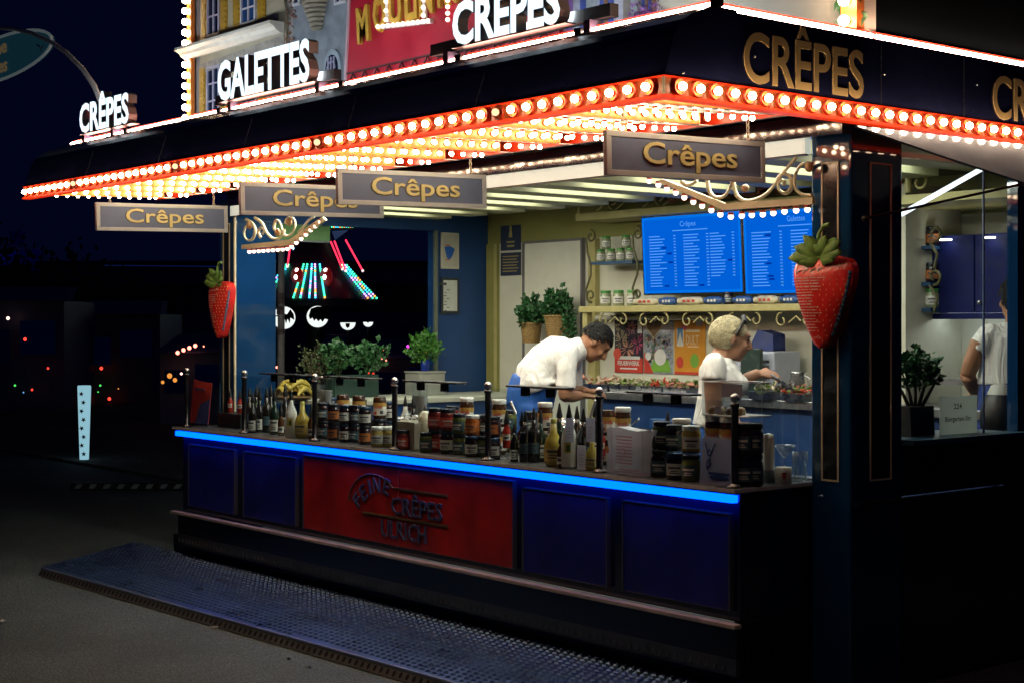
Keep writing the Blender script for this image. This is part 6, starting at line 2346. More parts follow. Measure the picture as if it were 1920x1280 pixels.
def hair_shell(c, B, keep, rx, shift, seed, mat_, par, thick=.014, rough=.006, strands=0, flow=None, length=.05):
    c = Vector(c)
    random.seed(seed)
    n, k = 36, 24
    vs, idx, f_ = [], {}, []
    for j in range(k + 1):
        th = math.pi * j / k
        for i in range(n):
            a = 2 * math.pi * i / n
            d = Vector((math.sin(th) * math.cos(a), math.sin(th) * math.sin(a), math.cos(th)))
            idx[(j, i)] = (len(vs), d)
            q = Vector((d.x * rx[0], d.y * rx[1], d.z * rx[2])) + Vector(shift)
            q += d * (random.uniform(-rough, rough) + rough * math.sin(a * 17 + th * 3))
            vs.append(c + B @ q)
    for j in range(k):
        for i in range(n):
            i2 = (i + 1) % n
            cs = [idx[(j, i)], idx[(j + 1, i)], idx[(j + 1, i2)], idx[(j, i2)]]
            m = (cs[0][1] + cs[2][1]) / 2
            if keep(m):
                f_.append(tuple(q[0] for q in cs))
    mb = MB().add(vs, f_, 0, True)
    if strands:
        tries = 0
        made = 0
        while made < strands and tries < strands * 8:
            tries += 1
            d = Vector((random.gauss(0, 1), random.gauss(0, 1), random.gauss(0, 1))).normalized()
            if not keep(d + Vector((random.uniform(-.08, .08), 0, random.uniform(-.08, .08)))):
                continue
            made += 1
            fl = flow(d)
            p_ = []
            q = d.copy()
            ln = length * random.uniform(.6, 1.2)
            wd = random.uniform(.0025, .0055)
            lift = random.uniform(.002, .007)
            for k_ in range(5):
                t_ = fl(q) if callable(fl) else fl
                t_ = (t_ - q * t_.dot(q))
                t_ = t_.normalized() if t_.length > 1e-4 else q.orthogonal()
                sd_ = q.cross(t_).normalized()
                pos = Vector((q.x * rx[0], q.y * rx[1], q.z * rx[2])) + Vector(shift) + q * (lift * (.4 + .3 * k_))
                ww = wd * (1, 1, .9, .7, .2)[k_]
                p_ += [c + B @ (pos - sd_ * ww), c + B @ (pos + q * .0018), c + B @ (pos + sd_ * ww)]
                q = (q + t_ * (ln / 4 / rx[2])).normalized()
            mb.add(p_, [f3 for k_ in range(4) for f3 in ((k_ * 3, k_ * 3 + 1, k_ * 3 + 4, k_ * 3 + 3), (k_ * 3 + 1, k_ * 3 + 2, k_ * 3 + 5, k_ * 3 + 4))], 0, True)
    o = build(mb, 'hair', mat_, par)
    return o


W_ = FWD
# ---- the man bending over the griddle
D = 9.6
J = lambda px, py, dd=0.0: at(px, py, D=D + dd)
base = at(995, 605, D=D)
man = thing('person', 'man in white shirt and blue trousers bending forward over the griddle', 'person', (base.x, base.y, FZ))
f_ = (RGT * .66 - Z * .75)
B = basis(f_, RGT * .76 + Z * .62)
hc = J(1118, 640)
m = MB()
head(m, hc, B)
m.tube([J(1076, 660), J(1092, 650), J(1108, 645)], [.066, .058, .055], 10)
m.tube([J(1066, 700, -.20), J(1059, 736, -.22), J(1062, 746, -.22)], [.046, .044, .044], 10)
m.tube([J(1059, 740, -.22), J(1075, 742, -.17), J(1089, 741, -.12)], [.045, .040, .028], 10)
hand(m, J(1088, 741, -.12), RGT * .95 - Z * .05 - W_ * .1, Z, .35)
m.tube([J(1074, 690, .20), J(1074, 735, .2)], [.045, .042], 10)
m.tube([J(1074, 735, .2), J(1092, 733, .08), J(1100, 733, .04)], [.043, .036, .028], 10)
hand(m, J(1099, 733, .04), RGT * .95 - W_ * .25, Z, .5)
m.tube([J(1000, 735), J(1030, 690), J(1072, 662)], [.12, .12, .09], 10)
bod = blend(build(m, 'body', skin_t, man), .0085, 3)
eyes(hc, B, man)
hair_shell(hc, B, lambda d: d.z > .48 or (d.x < .22 and d.z > -.30) and not (d.x > -.15 and d.z < .12 and abs(d.y) > .4), (.098, .081, .097), (-.010, 0, .013), 5, hairk, man, rough=.002, strands=900, flow=lambda d: Vector((.8, d.y * .5, -.1)), length=.030)
m = MB()
s0 = len(m.v)
m.tube([J(1016, 727), J(1011, 716), J(1012, 700), J(1027, 680), J(1050, 664), J(1072, 656)], [.163, .172, .150, .136, .130, .088], 20)
wide(m, s0, J(1040, 690), W_, 1.28)
m.ball(J(1066, 660, -.15), (.07, .07, .065))
m.ball(J(1066, 660, .15), (.07, .07, .065))
m.tube([J(1064, 660, -.16), J(1062, 690, -.20), J(1062, 712, -.215), J(1060, 728, -.22)], [.070, .063, .060, .066], 14)
m.tube([J(1072, 660, .16), J(1074, 690, .2), J(1075, 728, .2)], [.070, .063, .062], 14)
m.tube([J(1074, 660), J(1090, 651), J(1096, 648)], [.082, .072, .067], 14)
sh = blend(build(m, 'shirt', shirtw, man), .012, 4)
m = MB()
s0 = len(m.v)
m.tube([J(1004, 712), J(996, 735), J(992, 765)], [.15, .155, .15], 16)
wide(m, s0, J(995, 735), W_, 1.15)
zf = lambda px, z_, dd: Vector((J(px, 605, dd).x, J(px, 605, dd).y, z_))
for dd in (-.1, .1):
    m.tube([J(994, 760, dd), zf(998, .72, dd), zf(992, .34, dd), zf(992, .25, dd)], [.095, .078, .06, .06], 12)
blend(build(m, 'trousers', trouser, man), .016, 4)
for dd in (-.1, .1):
    b0 = zf(992, FZ + .045, dd)
    build(MB().ball(b0 + RGT * .05, (.13, .05, .045), 12, 8, rot=basis(RGT, Z)), 'shoe', shoem, man)
# ---- the blonde woman with tongs
D = 8.3
base = at(1348, 605, D=D)
wom = thing('person', 'blonde woman in white T-shirt with dark glasses pushed up, reaching with tongs', 'person', (base.x, base.y, FZ))
B = basis(RGT * .96 - Z * .24, Z)
hc = J(1373, 632)
m = MB()
head(m, hc, B)
m.tube([J(1350, 674), J(1357, 655), J(1366, 640)], [.062, .052, .050], 10)
m.tube([J(1338, 695, -.18), J(1337, 735, -.19), J(1338, 775, -.19)], [.052, .048, .042], 12)
m.tube([J(1338, 775, -.19), J(1360, 792, -.15), J(1385, 796, -.10)], [.043, .038, .028], 10)
hand(m, J(1384, 796, -.10), RGT, Z, .5)
m.tube([J(1366, 700, .18), J(1384, 722, .2)], [.048, .042], 10)
m.tube([J(1384, 722, .2), J(1405, 708, .2), J(1424, 698, .2)], [.042, .036, .028], 10)
hand(m, J(1421, 699, .2), RGT * .96 - Z * .1, Z * .8 - W_ * .5, .42)
m.tube([J(1348, 780), J(1350, 720), J(1352, 690)], [.10, .10, .07], 10)
blend(build(m, 'body', skin_l, wom), .0085, 3)
eyes(hc, B, wom)
hair_shell(hc, B, lambda d: d.z > .50 or (d.x < .12 and d.z > -.72), (.101, .083, .097), (-.020, 0, .006), 9, hairb, wom, .02, .001, strands=1100, flow=lambda d: Vector((-.9, d.y * .5, -.75)), length=.085)
band = MB()
for s in (-1, 1):
    band.tube([hc + B @ Vector((.004 + .03 * math.sin(a), s * .092 * math.cos(a) * 1.0, .015 + .104 * math.sin(a))) for a in [i * math.pi / 16 for i in range(9)]], .008, 6)
band.tube([hc + B @ Vector((.034, t_ * .01, .120 - abs(t_) * .005)) for t_ in range(-6, 7)], .014, 8)
build(band, 'dark_glasses', shoem, wom)
build(MB().ball(hc + B @ Vector((-.005, -.088, -.040)), .006, 8, 5), 'earring', chrome, wom)
m = MB()
s0 = len(m.v)
m.tube([J(1343, 800), J(1345, 770), J(1350, 735), J(1352, 712), J(1347, 688), J(1350, 668)], [.130, .118, .116, .122, .104, .060], 20)
wide(m, s0, J(1350, 730), W_, 1.42)
m.ball(J(1384, 722, -.07), (.062, .06, .065))
m.ball(J(1384, 722, .07), (.062, .06, .065))
for dd, px in ((-.165, 1340), (.165, 1358)):
    m.ball(J(px, 681, dd), (.066, .06, .06))
m.tube([J(1340, 680, -.165), J(1338, 698, -.18), J(1337, 714, -.188)], [.066, .066, .068], 14)
m.tube([J(1358, 680, .165), J(1366, 700, .18), J(1374, 712, .19)], [.062, .062, .064], 14)
blend(build(m, 'shirt', shirtw, wom), .011, 4)
m = MB()
s0 = len(m.v)
m.tube([J(1345, 785), J(1345, 815), J(1346, 850)], [.125, .14, .14], 16)
wide(m, s0, J(1345, 810), W_, 1.25)
for dd in (-.1, .1):
    m.tube([J(1346, 845, dd), zf(1348, .7, dd), zf(1346, .3, dd), zf(1346, .25, dd)], [.09, .075, .06, .06], 12)
blend(build(m, 'trousers', trouser, wom), .016, 4)
for dd in (-.1, .1):
    build(MB().ball(zf(1346, FZ + .045, dd) + RGT * .05, (.12, .048, .045), 12, 8, rot=basis(RGT, Z)), 'shoe', shoem, wom)
h0 = J(1445, 701, .17)
tg = MB()
for s in (-1, 1):
    tg.tube([h0 + W_ * s * .010, J(1466, 715, .17) + W_ * s * .022, J(1488, 731, .17) + W_ * s * .008], [.006, .008, .010], 6, flat=.5)
tag(build(tg, 'tongs', chrome, loc=h0), 'steel tongs held by the blonde woman over the dark pieces', 'tongs')

# ---- the person with their back turned in the side window
D = 8.25
base = at(1900, 605, D=D)
per = thing('person', 'dark haired person in white T-shirt seen from behind through the side window', 'person', (base.x, base.y, FZ))
ff = (FWD * .93 - RGT * .36).normalized()
B = basis(ff, Z)
sd = B @ Vector((0, 1, 0))
hc = J(1906, 560)
m = MB()
head(m, hc, B)
m.tube([J(1906, 625), J(1906, 600), J(1906, 585)], [.07, .058, .055], 10)
m.tube([J(1838, 640, -.02), J(1822, 680, .0), J(1814, 702, .02)], [.052, .047, .042], 12)
m.tube([J(1814, 702, .02), J(1822, 722, .12), J(1832, 738, .22)], [.043, .038, .030], 10)
hand(m, J(1831, 737, .21), FWD - Z * .3 + RGT * .3, Z, .5)
m.tube([J(1906, 720), J(1906, 640)], [.1, .1], 10)
blend(build(m, 'body', skin_t, per), .0085, 3)
hair_shell(hc, B, lambda d: d.z > .45 or (d.x < .25 and d.z > -.55), (.104, .090, .102), (-.012, 0, .012), 15, hairk, per, .02, .003, strands=700, flow=lambda d: Vector((-.3, d.y * .8, -.9)), length=.06)
m = MB()
s0 = len(m.v)
m.tube([J(1898, 722), J(1899, 700), J(1903, 660), J(1904, 630), J(1906, 606)], [.130, .125, .125, .120, .060], 20)
wide(m, s0, J(1902, 660), RGT, 1.42)
m.ball(J(1858, 628), (.075, .07, .065))
m.tube([J(1858, 628), J(1843, 645, -.01), J(1834, 660, -.01)], [.072, .066, .064], 14)
m.tube([J(1950, 628), J(1962, 645), J(1970, 665)], [.072, .066, .064], 14)
blend(build(m, 'shirt', shirtw, per), .012, 4)
m = MB()
s0 = len(m.v)
m.tube([J(1898, 705), J(1897, 735), J(1897, 775)], [.125, .138, .138], 16)
wide(m, s0, J(1897, 740), RGT, 1.3)
for dx in (-.1, .1):
    p = J(1897, 770) + RGT * dx
    m.tube([p, Vector((p.x, p.y, .7)), Vector((p.x, p.y, .26))], [.095, .08, .06], 12)
blend(build(m, 'trousers', M('trouser_navy', (.01, .035, .20), .7, noise=.1), per), .016, 4)
for dx in (-.1, .1):
    p = J(1897, 605) + RGT * dx
    build(MB().ball(Vector((p.x, p.y, FZ + .045)) + ff * .05, (.12, .048, .045), 12, 8, rot=basis(ff, Z)), 'shoe', shoem, per)

# ---- things in the side window
SX = .10
c = at(1716, 605, x=SX)
SZ = 1.155
shelf = build(MB().box(-.08, .20, .885, 1.795, 1.135, SZ - .001), 'inner_sill', M('inner_sill_grey', (.10, .14, .17), .4), stall)
pl = thing('leafy_pot_plant', 'bushy small leaved plant in a black planter in the side window', 'plant', (c.x, c.y, SZ))
w = .05
build(MB().prism([(c.x - w, c.y - .10, SZ), (c.x + w, c.y - .10, SZ), (c.x + w, c.y - .11, SZ + .145), (c.x - w, c.y - .11, SZ + .145)], (0, .19, 0)), 'planter', blackp, pl, bevel=.005)
cc = Vector((c.x, c.y - .01, SZ + .32))
tr_m = MB()
random.seed(4)
for k in range(5):
    a = -1.3 + k * .65
    b0 = Vector((c.x, c.y, SZ + .13)) + RGT * (a * .02)
    tr_m.tube([b0, b0 + RGT * a * .03 + Z * .08 + W_ * random.uniform(-.02, .02), b0 + RGT * a * .075 + Z * .17], [.010, .008, .004], 6)
build(tr_m, 'stems', twig, pl)
build(leaves(cc, (.14, .15, .105), 520, .034, .48, 22), 'foliage', leaf_a, pl)
sg0, sg1 = at(1763, 812, x=.16), at(1832, 806, x=.16)
zt = at(1800, 741, x=.16).z
sgn = thing('address_card', 'white card reading 224 Biergarten-Str. in the side window', 'card', (.16, sg0.y, SZ))
build(MB().box(.155, .16, sg0.y, sg1.y, SZ, zt), 'sheet', PAPER('card_greywhite', (.78, .82, .78), .5), sgn)
t_ = MB()
w = sg1.y - sg0.y
t_.text('224', (.1605, sg0.y + w * .36, SZ + (zt - SZ) * .66), Y, Z, w * .22, .026, bold=.02)
t_.text('Biergarten-Str.', (.1605, sg0.y + w * .13, SZ + (zt - SZ) * .34), Y, Z, w * .72, .024, bold=.02)
build(t_, 'print', inkd, sgn)
c = at(1875, 605, x=-.02)
bn = thing('black_holder', 'rounded black container with white top in the side window before the person', 'container', (c.x, c.y, SZ - .03))
cz = at(1875, 815, x=-.02).z
build(MB().lathe([(0, cz), (.095, cz), (.105, cz + .10), (.09, cz + .18), (.06, cz + .225)], 20, (c.x, c.y, 0)), 'body', blackp, bn)
build(MB().lathe([(.068, cz + .215), (.045, cz + .262), (.02, cz + .27), (0, cz + .27)], 20, (c.x, c.y, 0)), 'white_top', M('holder_white', (.5, .5, .46), .5), bn)
# scrolled rack with jars between column and partition
ry = 2.45
rx0, rx1 = ax(1694, ry), ax(1738, ry)
for zz_, nm in ((at(1715, 462, y=ry).z, 'upper'), (at(1715, 530, y=ry).z, 'middle'), (at(1715, 578, y=ry).z, 'lower')):
    build(MB().box(rx0, rx1 + .02, ry, BW - .006, zz_ - .02, zz_), 'rack_shelf', MATS['shelf_blue'], stall)
    for k in range(2):
        x = rx0 + .055 + k * .088
        j = dup(GJ if nm == 'lower' else JO, (x, ry + .08, zz_ + .001), R_(38), ('first' if k == 0 else 'second') + ' jar on the ' + nm + ' shelf of the rack seen through the side window', 'jars on the side window rack', 1.0)
ir = MB()
for zz_ in (at(1715, 440, y=ry).z, at(1715, 520, y=ry).z):
    ir.tube(spiral((rx1 + .05, ry, zz_), X, Z, .05, .015, R_(-90), R_(250)), .009, 6)
    ir.tube([(rx1 + .02, ry, zz_ - .05), (rx1 + .07, ry, zz_ - .12), (rx1 + .05, ry, zz_ - .2)], .009, 6)
build(ir, 'iron_scroll', MATS['iron_olive'], stall)
px_ = at(1703, 330, y=2.2)
ip = MB().tube([(px_.x, 2.2, at(1703, 362, y=2.2).z), (px_.x, 2.2, at(1703, 318, y=2.2).z)], .02, 10).ball((px_.x, 2.2, at(1703, 311, y=2.2).z), .024)
ip.tube(spiral(at(1724, 342, y=2.2), X, Z, .055, .018, R_(120), R_(-240)), .009, 6).tube([at(1704, 326, y=2.2), at(1718, 322, y=2.2), at(1730, 330, y=2.2)], .008, 6)
build(ip, 'iron_scroll', olived, stall)
build(MB().box(px_.x - .10, .19, 2.1, BW - .006, at(1703, 366, y=2.1).z - .05, at(1703, 366, y=2.1).z), 'upper_shelf', olived, stall)
build(MB().box(rx0 - .05, kx0 - .035, 2.40, BW - .006, 1.10, at(1715, 605, y=2.4).z - .02), 'cabinet', M('cabinet_teal', (.02, .05, .07), .4), stall)

# ================================================================== dark fairground beyond the stall
def G(px, py, D):
    return at(px, py, D=D)


# carousel ride with lamp strings
RD = 40.0
ride = thing('carousel', 'dark carousel with strings of green and violet lamps on its conical roof', 'carousel ride', (G(590, 605, RD).x, G(590, 605, RD).y, 0))
rc = G(590, 0, RD)
apex, eave = G(590, 430, RD).z, G(590, 562, RD).z
Rr = 128 / FPX * RD
def roofp(a, t):
    """point on the cone: angle a (0 = towards us), t from apex to eave"""
    r = Rr * (.12 + .88 * t)
    return Vector((rc.x, rc.y, 0)) + RGT * (r * math.sin(a)) - FWD * (r * math.cos(a)) + Z * (apex + (eave - apex) * t ** .8)
cv, cf_ = [], []
for j in range(9):
    for i in range(25):
        cv.append(roofp(2 * math.pi * i / 24, j / 8))
for j in range(8):
    for i in range(24):
        cf_.append((j * 25 + i, j * 25 + i + 1, (j + 1) * 25 + i + 1, (j + 1) * 25 + i))
build(MB().add(cv, cf_, 0, True), 'roof', M('ride_roof', (.03, .035, .06), .4, noise=.2, ns=2), ride)
build(MB().lathe([(Rr, eave - .18), (Rr * 1.01, eave - .02), (Rr, eave)], 30, (rc.x, rc.y, 0)).lathe([(.25, 0), (.25, apex)], 12, (rc.x, rc.y, 0)), 'drum', M('ride_drum', (.015, .02, .03), .5), ride)
cols = {'g': E('lamp_green', (.05, 1, .45), 3.0), 'c': E('lamp_cyan', (.05, .65, 1), 3.0), 'v': E('lamp_violet', (.6, .3, 1), 3.5), 'o': E('lamp_orange', (1, .3, .06), 3.5)}
for a, pat in ((-.17, 'ggcgggogg'), (-.07, 'gcgcggovg'), (.055, 'cvccvvgvc'), (.14, 'vgcvgvogc'), (.27, 'cgcggcggo'), (.98, 'gccvgcgvo'), (1.10, 'vcgvgocvg'), (1.22, 'gcgogcgvg'), (-.76, 'ggcvcggcg'), (-.66, 'gcgcgvcgg')):
    for ch in set(pat):
        sm_ = MB()
        for k in range(17):
            if pat[k * len(pat) // 17 if k % 3 else (k * 5) % len(pat)] != ch:
                continue
            t_ = .46 + .54 * k / 16
            sm_.ball(roofp(a, t_) - FWD * .03 + Z * .03, .026, 6, 4)
        if sm_.v:
            build(sm_, 'lamp_string', cols[ch], ride, kind='stuff')
for px, py, r in ((557, 520, .075), (611, 520, .075), (557, 507, .05), (611, 507, .05)):
    b_ = build(MB().ball(G(px, py, RD - Rr * .75), r, 12, 8), 'spot_lamp', E('ride_spot', (1, .95, .95), 9), ride)
for px in (557, 611):
    build(MB().ball(G(px, 520, RD - Rr * .7), (.26, .1, .26), 12, 8), 'lamp_shield', M('shield_red', (.5, .02, .02), .5, emit=(1, .02, .02), es=.08), ride)  # glowing red ball imitates the red glow behind each spot lamp
for px, py in ((553, 469), (578, 469), (599, 469)):
    build(MB().ball(G(px, py, RD), .055, 10, 6), 'top_lamp', E('lamp_ice', (.35, .65, 1), 7), ride)
for (a, b2, c2, d2) in ((620, 453, 642, 505), (627, 452, 648, 508), (648, 450, 680, 508), (545, 455, 539, 500)):
    build(MB().tube([G(a, b2, RD - 1), G(c2, d2, RD - 1)], .022, 6), 'neon_rod', E('rod_red', (1, .03, .08), 2.2 if a > 600 else .5), ride)
    build(MB().ball(G(c2, d2, RD - 1), .035, 8, 5), 'rod_end', E('rod_tip', (1, .7, .7), 1.5), ride)
sgb = MB()
sgb.prism([G(620, 412, RD), G(664, 412, RD), G(664, 430, RD), G(620, 432, RD)], FWD * .1)
sgb2 = build(sgb, 'lamp_panel', M('panel_black', (.01, .01, .012), .5), ride)
lm_ = {}
for i in range(11):
    for j in range(2):
        ch = 'gocgoyoygcg'[i] if (i + j) % 2 else 'oygcogycooy'[i]
        lm_.setdefault('o' if ch == 'y' else ch, MB()).ball(G(622 + i * 3.9, 418 + j * 8, RD - .05), .020, 6, 4)
for ch, mb_ in lm_.items():
    build(mb_, 'panel_lamps', cols[ch], sgb2, kind='stuff')
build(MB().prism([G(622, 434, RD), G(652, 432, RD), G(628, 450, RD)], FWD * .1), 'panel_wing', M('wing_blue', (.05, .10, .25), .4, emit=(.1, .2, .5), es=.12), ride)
# round lit faces round the foot of the ride
facew = E('lit_face', (.92, 1, .96), 1.0)
for px, py, r, lab, part_ in ((532, 596, 21, 'round white lit disc with dark splash, nearest the twiggy plant', 0), (595, 594, 20, 'round white lit disc with jagged dark upper half', 1), (652, 605, 14, 'small white lit disc with red mouth', 2), (690, 604, 9, 'smallest white lit disc at the end of the row', 3)):
    D_ = 36.0
    c = G(px, py, D_)
    rr_ = r / FPX * D_
    s = thing('lit_disc', lab, 'lamp', (c.x, c.y, c.z), group='round lit discs before the carousel')
    if part_ < 2:
        pts_ = [c + RGT * rr_ * math.cos(R_(a)) + Z * rr_ * math.sin(R_(a)) for a in range(0, 360, 12)]
    else:
        pts_ = [c + RGT * rr_ * math.cos(R_(a)) + Z * rr_ * math.sin(R_(a)) for a in range(180, 361, 12)]
    d_ = build(MB().prism(pts_, FWD * .08), 'disc', facew, s)
    dk_ = MB()
    if part_ == 0:
        q = [(-.9, .15), (-.3, .05), (-.1, -.2), (.05, .1), (.2, -.55), (.35, -.1), (.55, -.5), (.6, 0), (.95, -.2), (.9, .3), (.6, .75), (.3, .3), (0, .35), (-.3, .3)]
    elif part_ == 1:
        q = [(-.8, .1), (-.7, -.25), (-.45, -.1), (-.3, -.4), (-.1, -.2), (.1, -.45), (.3, -.25), (.5, -.5), (.7, -.2), (1.1, -.3), (1.15, .9), (0, .95), (-.6, .75)]
    elif part_ == 2:
        q = [(-.3, -.1), (.3, -.1), (.25, -.55), (0, -.75), (-.25, -.55)]
    else:
        q = [(-.3, .02), (0, -.2), (.3, .02), (0, .1)]
    dk_.prism([c + RGT * (a * rr_) + Z * (b2 * rr_) - FWD * .012 for a, b2 in q], FWD * .01)
    build(dk_, 'print', M('face_black', (.004, .004, .006), .6) if part_ != 2 else M('mouth_red', (.6, .06, .02), .5), d_)
    build(MB().tube([c + FWD * .1, Vector((c.x, c.y, 0)) + FWD * .1], .04, 8), 'pole', blackp, s)
# lamp post
lp0 = G(527, 605, 15.5)
lpm = M('post_grey', (.70, .71, .68), .5, noise=.15)
lpo = thing('lamp_post', 'slim grey lamp post with stickers behind the far window', 'lamp post', (lp0.x, lp0.y, 0))
ztop_ = G(529, 380, 15.5).z
build(MB().tube([(lp0.x, lp0.y, 0), (lp0.x, lp0.y, 1.3), (lp0.x + .01, lp0.y, ztop_)], [.050, .038, .032], 12), 'pole', lpm, lpo)
for py, h in ((570, .11), (590, .08), (628, .06)):
    c = G(527, py, 15.45)
    build(MB().lathe([(.044, c.z), (.044, c.z + h)], 10, (lp0.x, lp0.y, 0), a0=R_(-120), a1=R_(10)), 'sticker', M('sticker_pale', (.30, .26, .25), .5, noise=.5, ns=30), lpo)
build(MB().tube([(lp0.x + .01, lp0.y, ztop_), (lp0.x + .3, lp0.y, ztop_ + .12)], .03, 8), 'arm', lpm, lpo)
# lit tapering pillar with little stars
D_ = 18.9
pb_, pt_ = G(158, 866, D_), G(160, 722, D_)
pil = thing('lit_pillar', 'glowing white tapering pillar printed with small stars on the dark ground', 'light pillar', (pb_.x, pb_.y, 0))
hh = pt_.z
build(MB().lathe([(0, .0), (.05, 0), (.055, .03), (.082, hh - .02), (.078, hh), (0, hh)], 18, (pb_.x, pb_.y, 0)), 'shade', E('pillar_glow', (.42, .80, .95), .62), pil)
for k in range(8):
    z_ = .10 + k * .105
    ccx = Vector((pb_.x, pb_.y, z_)) - FWD * (.066 + z_ * .028) + RGT * (.012 * (-1 if k % 2 else 1))
    pts_ = []
    for i in range(10):
        r = .033 if i % 2 == 0 else .014
        a = R_(90 + 36 * i + k * 9)
        pts_.append(ccx + RGT * r * math.cos(a) + Z * r * math.sin(a))
    build(MB().prism(pts_, FWD * .006), 'star', (M('star_dark', (.06, .03, .05), .5), M('star_red', (.35, .03, .02), .5), M('star_blue', (.03, .06, .22), .5))[k % 3], pil)
# striped low barrier
D_ = 15.6
bar = thing('striped_barrier', 'low barrier bar with pale diagonal stripes behind the dark forecourt', 'barrier', (G(235, 912, D_).x, G(235, 912, D_).y, 0))
a, b2 = G(132, 911, D_), G(345, 911, D_)
h_ = .075
build(MB().obox(a - Z * h_ / 2, b2 - a, Z * h_, FWD * .04), 'bar', blackp, bar)
n_ = 8
for k in range(n_):
    p = a + (b2 - a) * ((k + .25) / n_) - Z * h_ * .30 - FWD * .002
    d = (b2 - a) / n_ * .42
    build(MB().prism([p, p + d, p + d * 1.5 + Z * h_ * .6, p + d * .5 + Z * h_ * .6], -FWD * .002), 'stripe', M('stripe_pale', (.18, .24, .27), .5), bar)
for q in (.1, .9):
    p = a + (b2 - a) * q
    build(MB().box(p.x - .05, p.x + .05, p.y + .05, p.y + .15, 0, p.z), 'foot', blackp, bar)


# dim rides and booths: dark bodies with lamps
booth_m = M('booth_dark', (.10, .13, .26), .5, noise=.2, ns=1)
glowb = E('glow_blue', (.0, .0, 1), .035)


def lampset(par, lst, D_):
    for px, py, r, col, st in lst:
        build(MB().ball(G(px, py, D_), r * .75, 8, 6), 'lamp', E('lamp_%s' % col[0], col[1], st), par)


CO = {'w': ('warmwhite', (1, .55, .45)), 'r': ('red', (1, .05, .03)), 'p': ('pinkred', (1, .22, .15)), 'g': ('leafgreen', (.1, 1, .15)), 'o': ('amber', (1, .35, .06)), 'b': ('bluewhite', (.2, .5, 1)), 'm': ('magenta', (1, .05, .8))}


def booth(px0, px1, pt, D_, label, cat, name, lamps, roof=.25):
    a, b2 = G(px0, 605, D_), G(px1, 605, D_)
    zt_ = G(0, pt, D_).z
    s = thing(name, label, cat, ((a.x + b2.x) / 2, (a.y + b2.y) / 2, 0))
    build(MB().obox(Vector((a.x, a.y, 0)), Vector((b2.x - a.x, b2.y - a.y, 0)), FWD * 2.2, Z * (zt_ - .05)), 'body', booth_m, s)
    u = Vector((b2.x - a.x, b2.y - a.y, 0))
    build(MB().prism([Vector((a.x, a.y, zt_ - .049)) - u * .04 - FWD * .3, Vector((b2.x, b2.y, zt_ - .049)) + u * .04 - FWD * .3, Vector((b2.x, b2.y, zt_ + roof)) - u * .1 + FWD * 1.0, Vector((a.x, a.y, zt_ + roof)) + u * .1 + FWD * 1.0], FWD * .6), 'roof', M('booth_roof', (.06, .10, .18), .4, noise=.3), s)
    for k in range(2):
        q = a + (b2 - a) * (.08 + k * .47)
        build(MB().obox(Vector((q.x, q.y, zt_ * (.42 + .08 * k))) - FWD * .03, Vector((b2.x - a.x, b2.y - a.y, 0)) * .36, FWD * .02, Z * zt_ * .30), 'hatch', E('hatch_glow_%d' % (k + int(D_) % 2), (.04, .09, 1), (.003, .005, .004)[k + int(D_) % 2]), s)  # dim glowing panels added so the dark booths show
    lampset(s, [(x, y_, r, CO[c_], st) for x, y_, r, c_, st in lamps], D_ - .35)
    return s


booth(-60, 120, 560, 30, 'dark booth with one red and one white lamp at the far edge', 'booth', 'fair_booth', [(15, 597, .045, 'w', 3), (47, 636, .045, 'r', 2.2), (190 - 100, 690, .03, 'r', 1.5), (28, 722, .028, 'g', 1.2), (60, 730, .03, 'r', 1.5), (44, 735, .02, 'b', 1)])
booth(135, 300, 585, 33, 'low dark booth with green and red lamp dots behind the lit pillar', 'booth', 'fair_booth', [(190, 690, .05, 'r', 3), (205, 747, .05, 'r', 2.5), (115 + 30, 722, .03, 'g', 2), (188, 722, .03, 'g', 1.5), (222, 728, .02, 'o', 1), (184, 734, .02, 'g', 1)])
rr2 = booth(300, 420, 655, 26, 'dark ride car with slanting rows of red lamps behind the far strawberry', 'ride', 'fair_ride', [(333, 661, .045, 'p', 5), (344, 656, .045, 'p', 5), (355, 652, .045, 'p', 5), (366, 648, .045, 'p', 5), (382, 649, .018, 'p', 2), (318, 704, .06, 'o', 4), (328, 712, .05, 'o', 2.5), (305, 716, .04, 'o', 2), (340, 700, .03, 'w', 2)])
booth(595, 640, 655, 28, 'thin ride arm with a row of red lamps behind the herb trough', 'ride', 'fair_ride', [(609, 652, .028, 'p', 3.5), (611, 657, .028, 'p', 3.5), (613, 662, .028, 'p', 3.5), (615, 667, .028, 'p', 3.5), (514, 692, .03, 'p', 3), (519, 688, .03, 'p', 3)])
booth(690, 830, 665, 28, 'dark ride gondola with red lamps by the basil pot', 'ride', 'fair_ride', [(710, 654, .03, 'p', 4), (718, 657, .03, 'p', 4), (726, 661, .03, 'p', 4), (716, 672, .018, 'p', 2), (724, 675, .018, 'p', 2), (765, 649, .035, 'm', 3), (799, 661, .022, 'o', 2.5), (692, 698, .03, 'r', 4), (700, 700, .03, 'r', 4)])
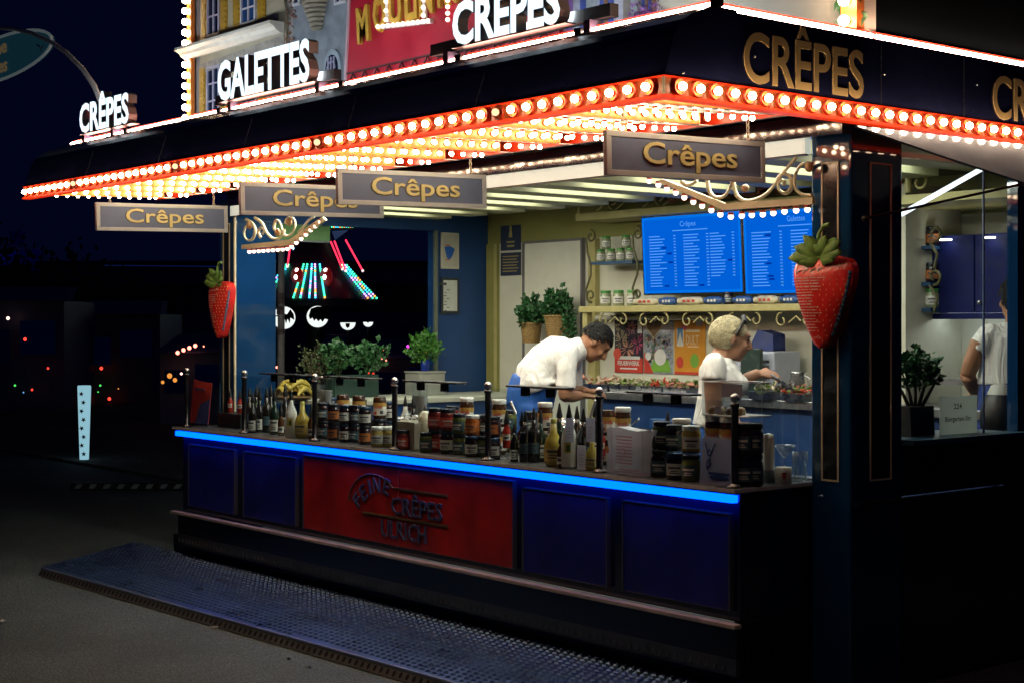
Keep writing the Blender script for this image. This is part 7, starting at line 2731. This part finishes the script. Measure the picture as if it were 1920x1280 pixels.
# long dark hall with faint blue cornice lines and treetops at the back
a, b2 = G(-400, 605, 70), G(900, 605, 70)
hall = thing('exhibition_hall', 'long dark hall with faint blue roof line across the night background', 'building', ((a.x + b2.x) / 2, (a.y + b2.y) / 2, 0))
zt_ = G(0, 500, 70).z
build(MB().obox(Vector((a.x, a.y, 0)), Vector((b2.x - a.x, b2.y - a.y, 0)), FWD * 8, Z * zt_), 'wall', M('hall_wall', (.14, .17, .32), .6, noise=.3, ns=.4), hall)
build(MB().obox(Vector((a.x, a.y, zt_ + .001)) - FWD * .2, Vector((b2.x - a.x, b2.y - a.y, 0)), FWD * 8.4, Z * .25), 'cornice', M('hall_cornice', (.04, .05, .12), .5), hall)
for k in range(9):
    p = a + (b2 - a) * (.05 + k * .1)
    w_ = build(MB().obox(Vector((p.x, p.y, 2.2)) - FWD * .03, RGT * 3.4, FWD * .02, Z * 1.3), 'window', M('hall_window', (.01, .014, .03), .15), hall)
for (px, py, w2, h2, st) in ((14, 484, 28, 26, .030), (56, 488, 38, 40, .014), (32, 447, 26, 26, .008), (100, 545, 120, 10, .004), (330, 650, 90, 14, .004)):
    p, s_ = G(px, py, 63), 63 / FPX
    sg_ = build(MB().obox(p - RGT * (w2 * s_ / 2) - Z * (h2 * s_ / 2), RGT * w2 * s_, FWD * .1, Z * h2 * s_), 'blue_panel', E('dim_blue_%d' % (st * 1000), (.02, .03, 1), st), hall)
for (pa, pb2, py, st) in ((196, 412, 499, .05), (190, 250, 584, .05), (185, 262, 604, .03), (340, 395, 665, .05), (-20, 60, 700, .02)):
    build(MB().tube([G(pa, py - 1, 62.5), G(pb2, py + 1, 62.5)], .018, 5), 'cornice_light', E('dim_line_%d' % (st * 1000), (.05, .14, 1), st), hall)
for px, D_, hpy, rad, seed in ((100, 46, 560, 3.0, 51), (195, 52, 575, 2.6, 52), (-20, 44, 540, 3.2, 53), (250, 58, 590, 2.4, 54)):
    c = G(px, hpy + 40, D_)
    t3 = thing('tree', 'dark leafy tree, ' + {51: 'behind the edge booth', 52: 'behind the green and red lamp dots', 53: 'closest to the frame edge', 54: 'beside the exhibition hall middle'}[seed], 'tree', (c.x, c.y, 0), group='dark trees behind the fair')
    build(MB().tube([(c.x, c.y, 0), (c.x + .1, c.y, c.z * .5), (c.x, c.y, c.z)], [.25, .18, .08], 8), 'trunk', M('bark', (.05, .04, .03), .8), t3)
    build(leaves(c, (rad, rad, rad * .75), 2600, .20, .4, seed), 'crown', M('night_leaf', (.03, .05, .025), .6), t3)

pc = at(1538, 932, x=.26)
random.seed(1)
tag(build(MB().add([pc + Vector((random.uniform(-.01, .01), random.uniform(-.03, .03), .004 + random.uniform(0, .01))) for _ in range(5)], [(0, 1, 2), (0, 2, 3), (0, 3, 4)]), 'paper_scrap', paperm, loc=pc), 'tiny white paper scrap on the ledge at the foot of the corner column', 'litter')

# bits of litter on the asphalt
for px, py, lab, m_ in ((214, 1111, 'crumpled white paper scrap by the platform edge', paperm), (2, 1166, 'pale paper scrap at the frame edge on the asphalt', paperm), (540, 1236, 'small brown leaf lying on the asphalt', M('dry_leaf', (.10, .06, .03), .7)), (400, 1177, 'dark pebble on the asphalt near the platform', blackp), (581, 1253, 'flat dark twig on the asphalt', blackp)):
    c = at(px, py, z=.006)
    random.seed(px)
    m = MB()
    vs = [c + Vector((random.uniform(-.03, .03), random.uniform(-.025, .025), random.uniform(0, .018))) for _ in range(7)]
    m.add(vs, [(0, 1, 2), (0, 2, 3), (0, 3, 4), (0, 4, 5), (0, 5, 6), (1, 3, 5)])
    tag(build(m, 'litter_scrap', m_, loc=c), lab, 'litter')
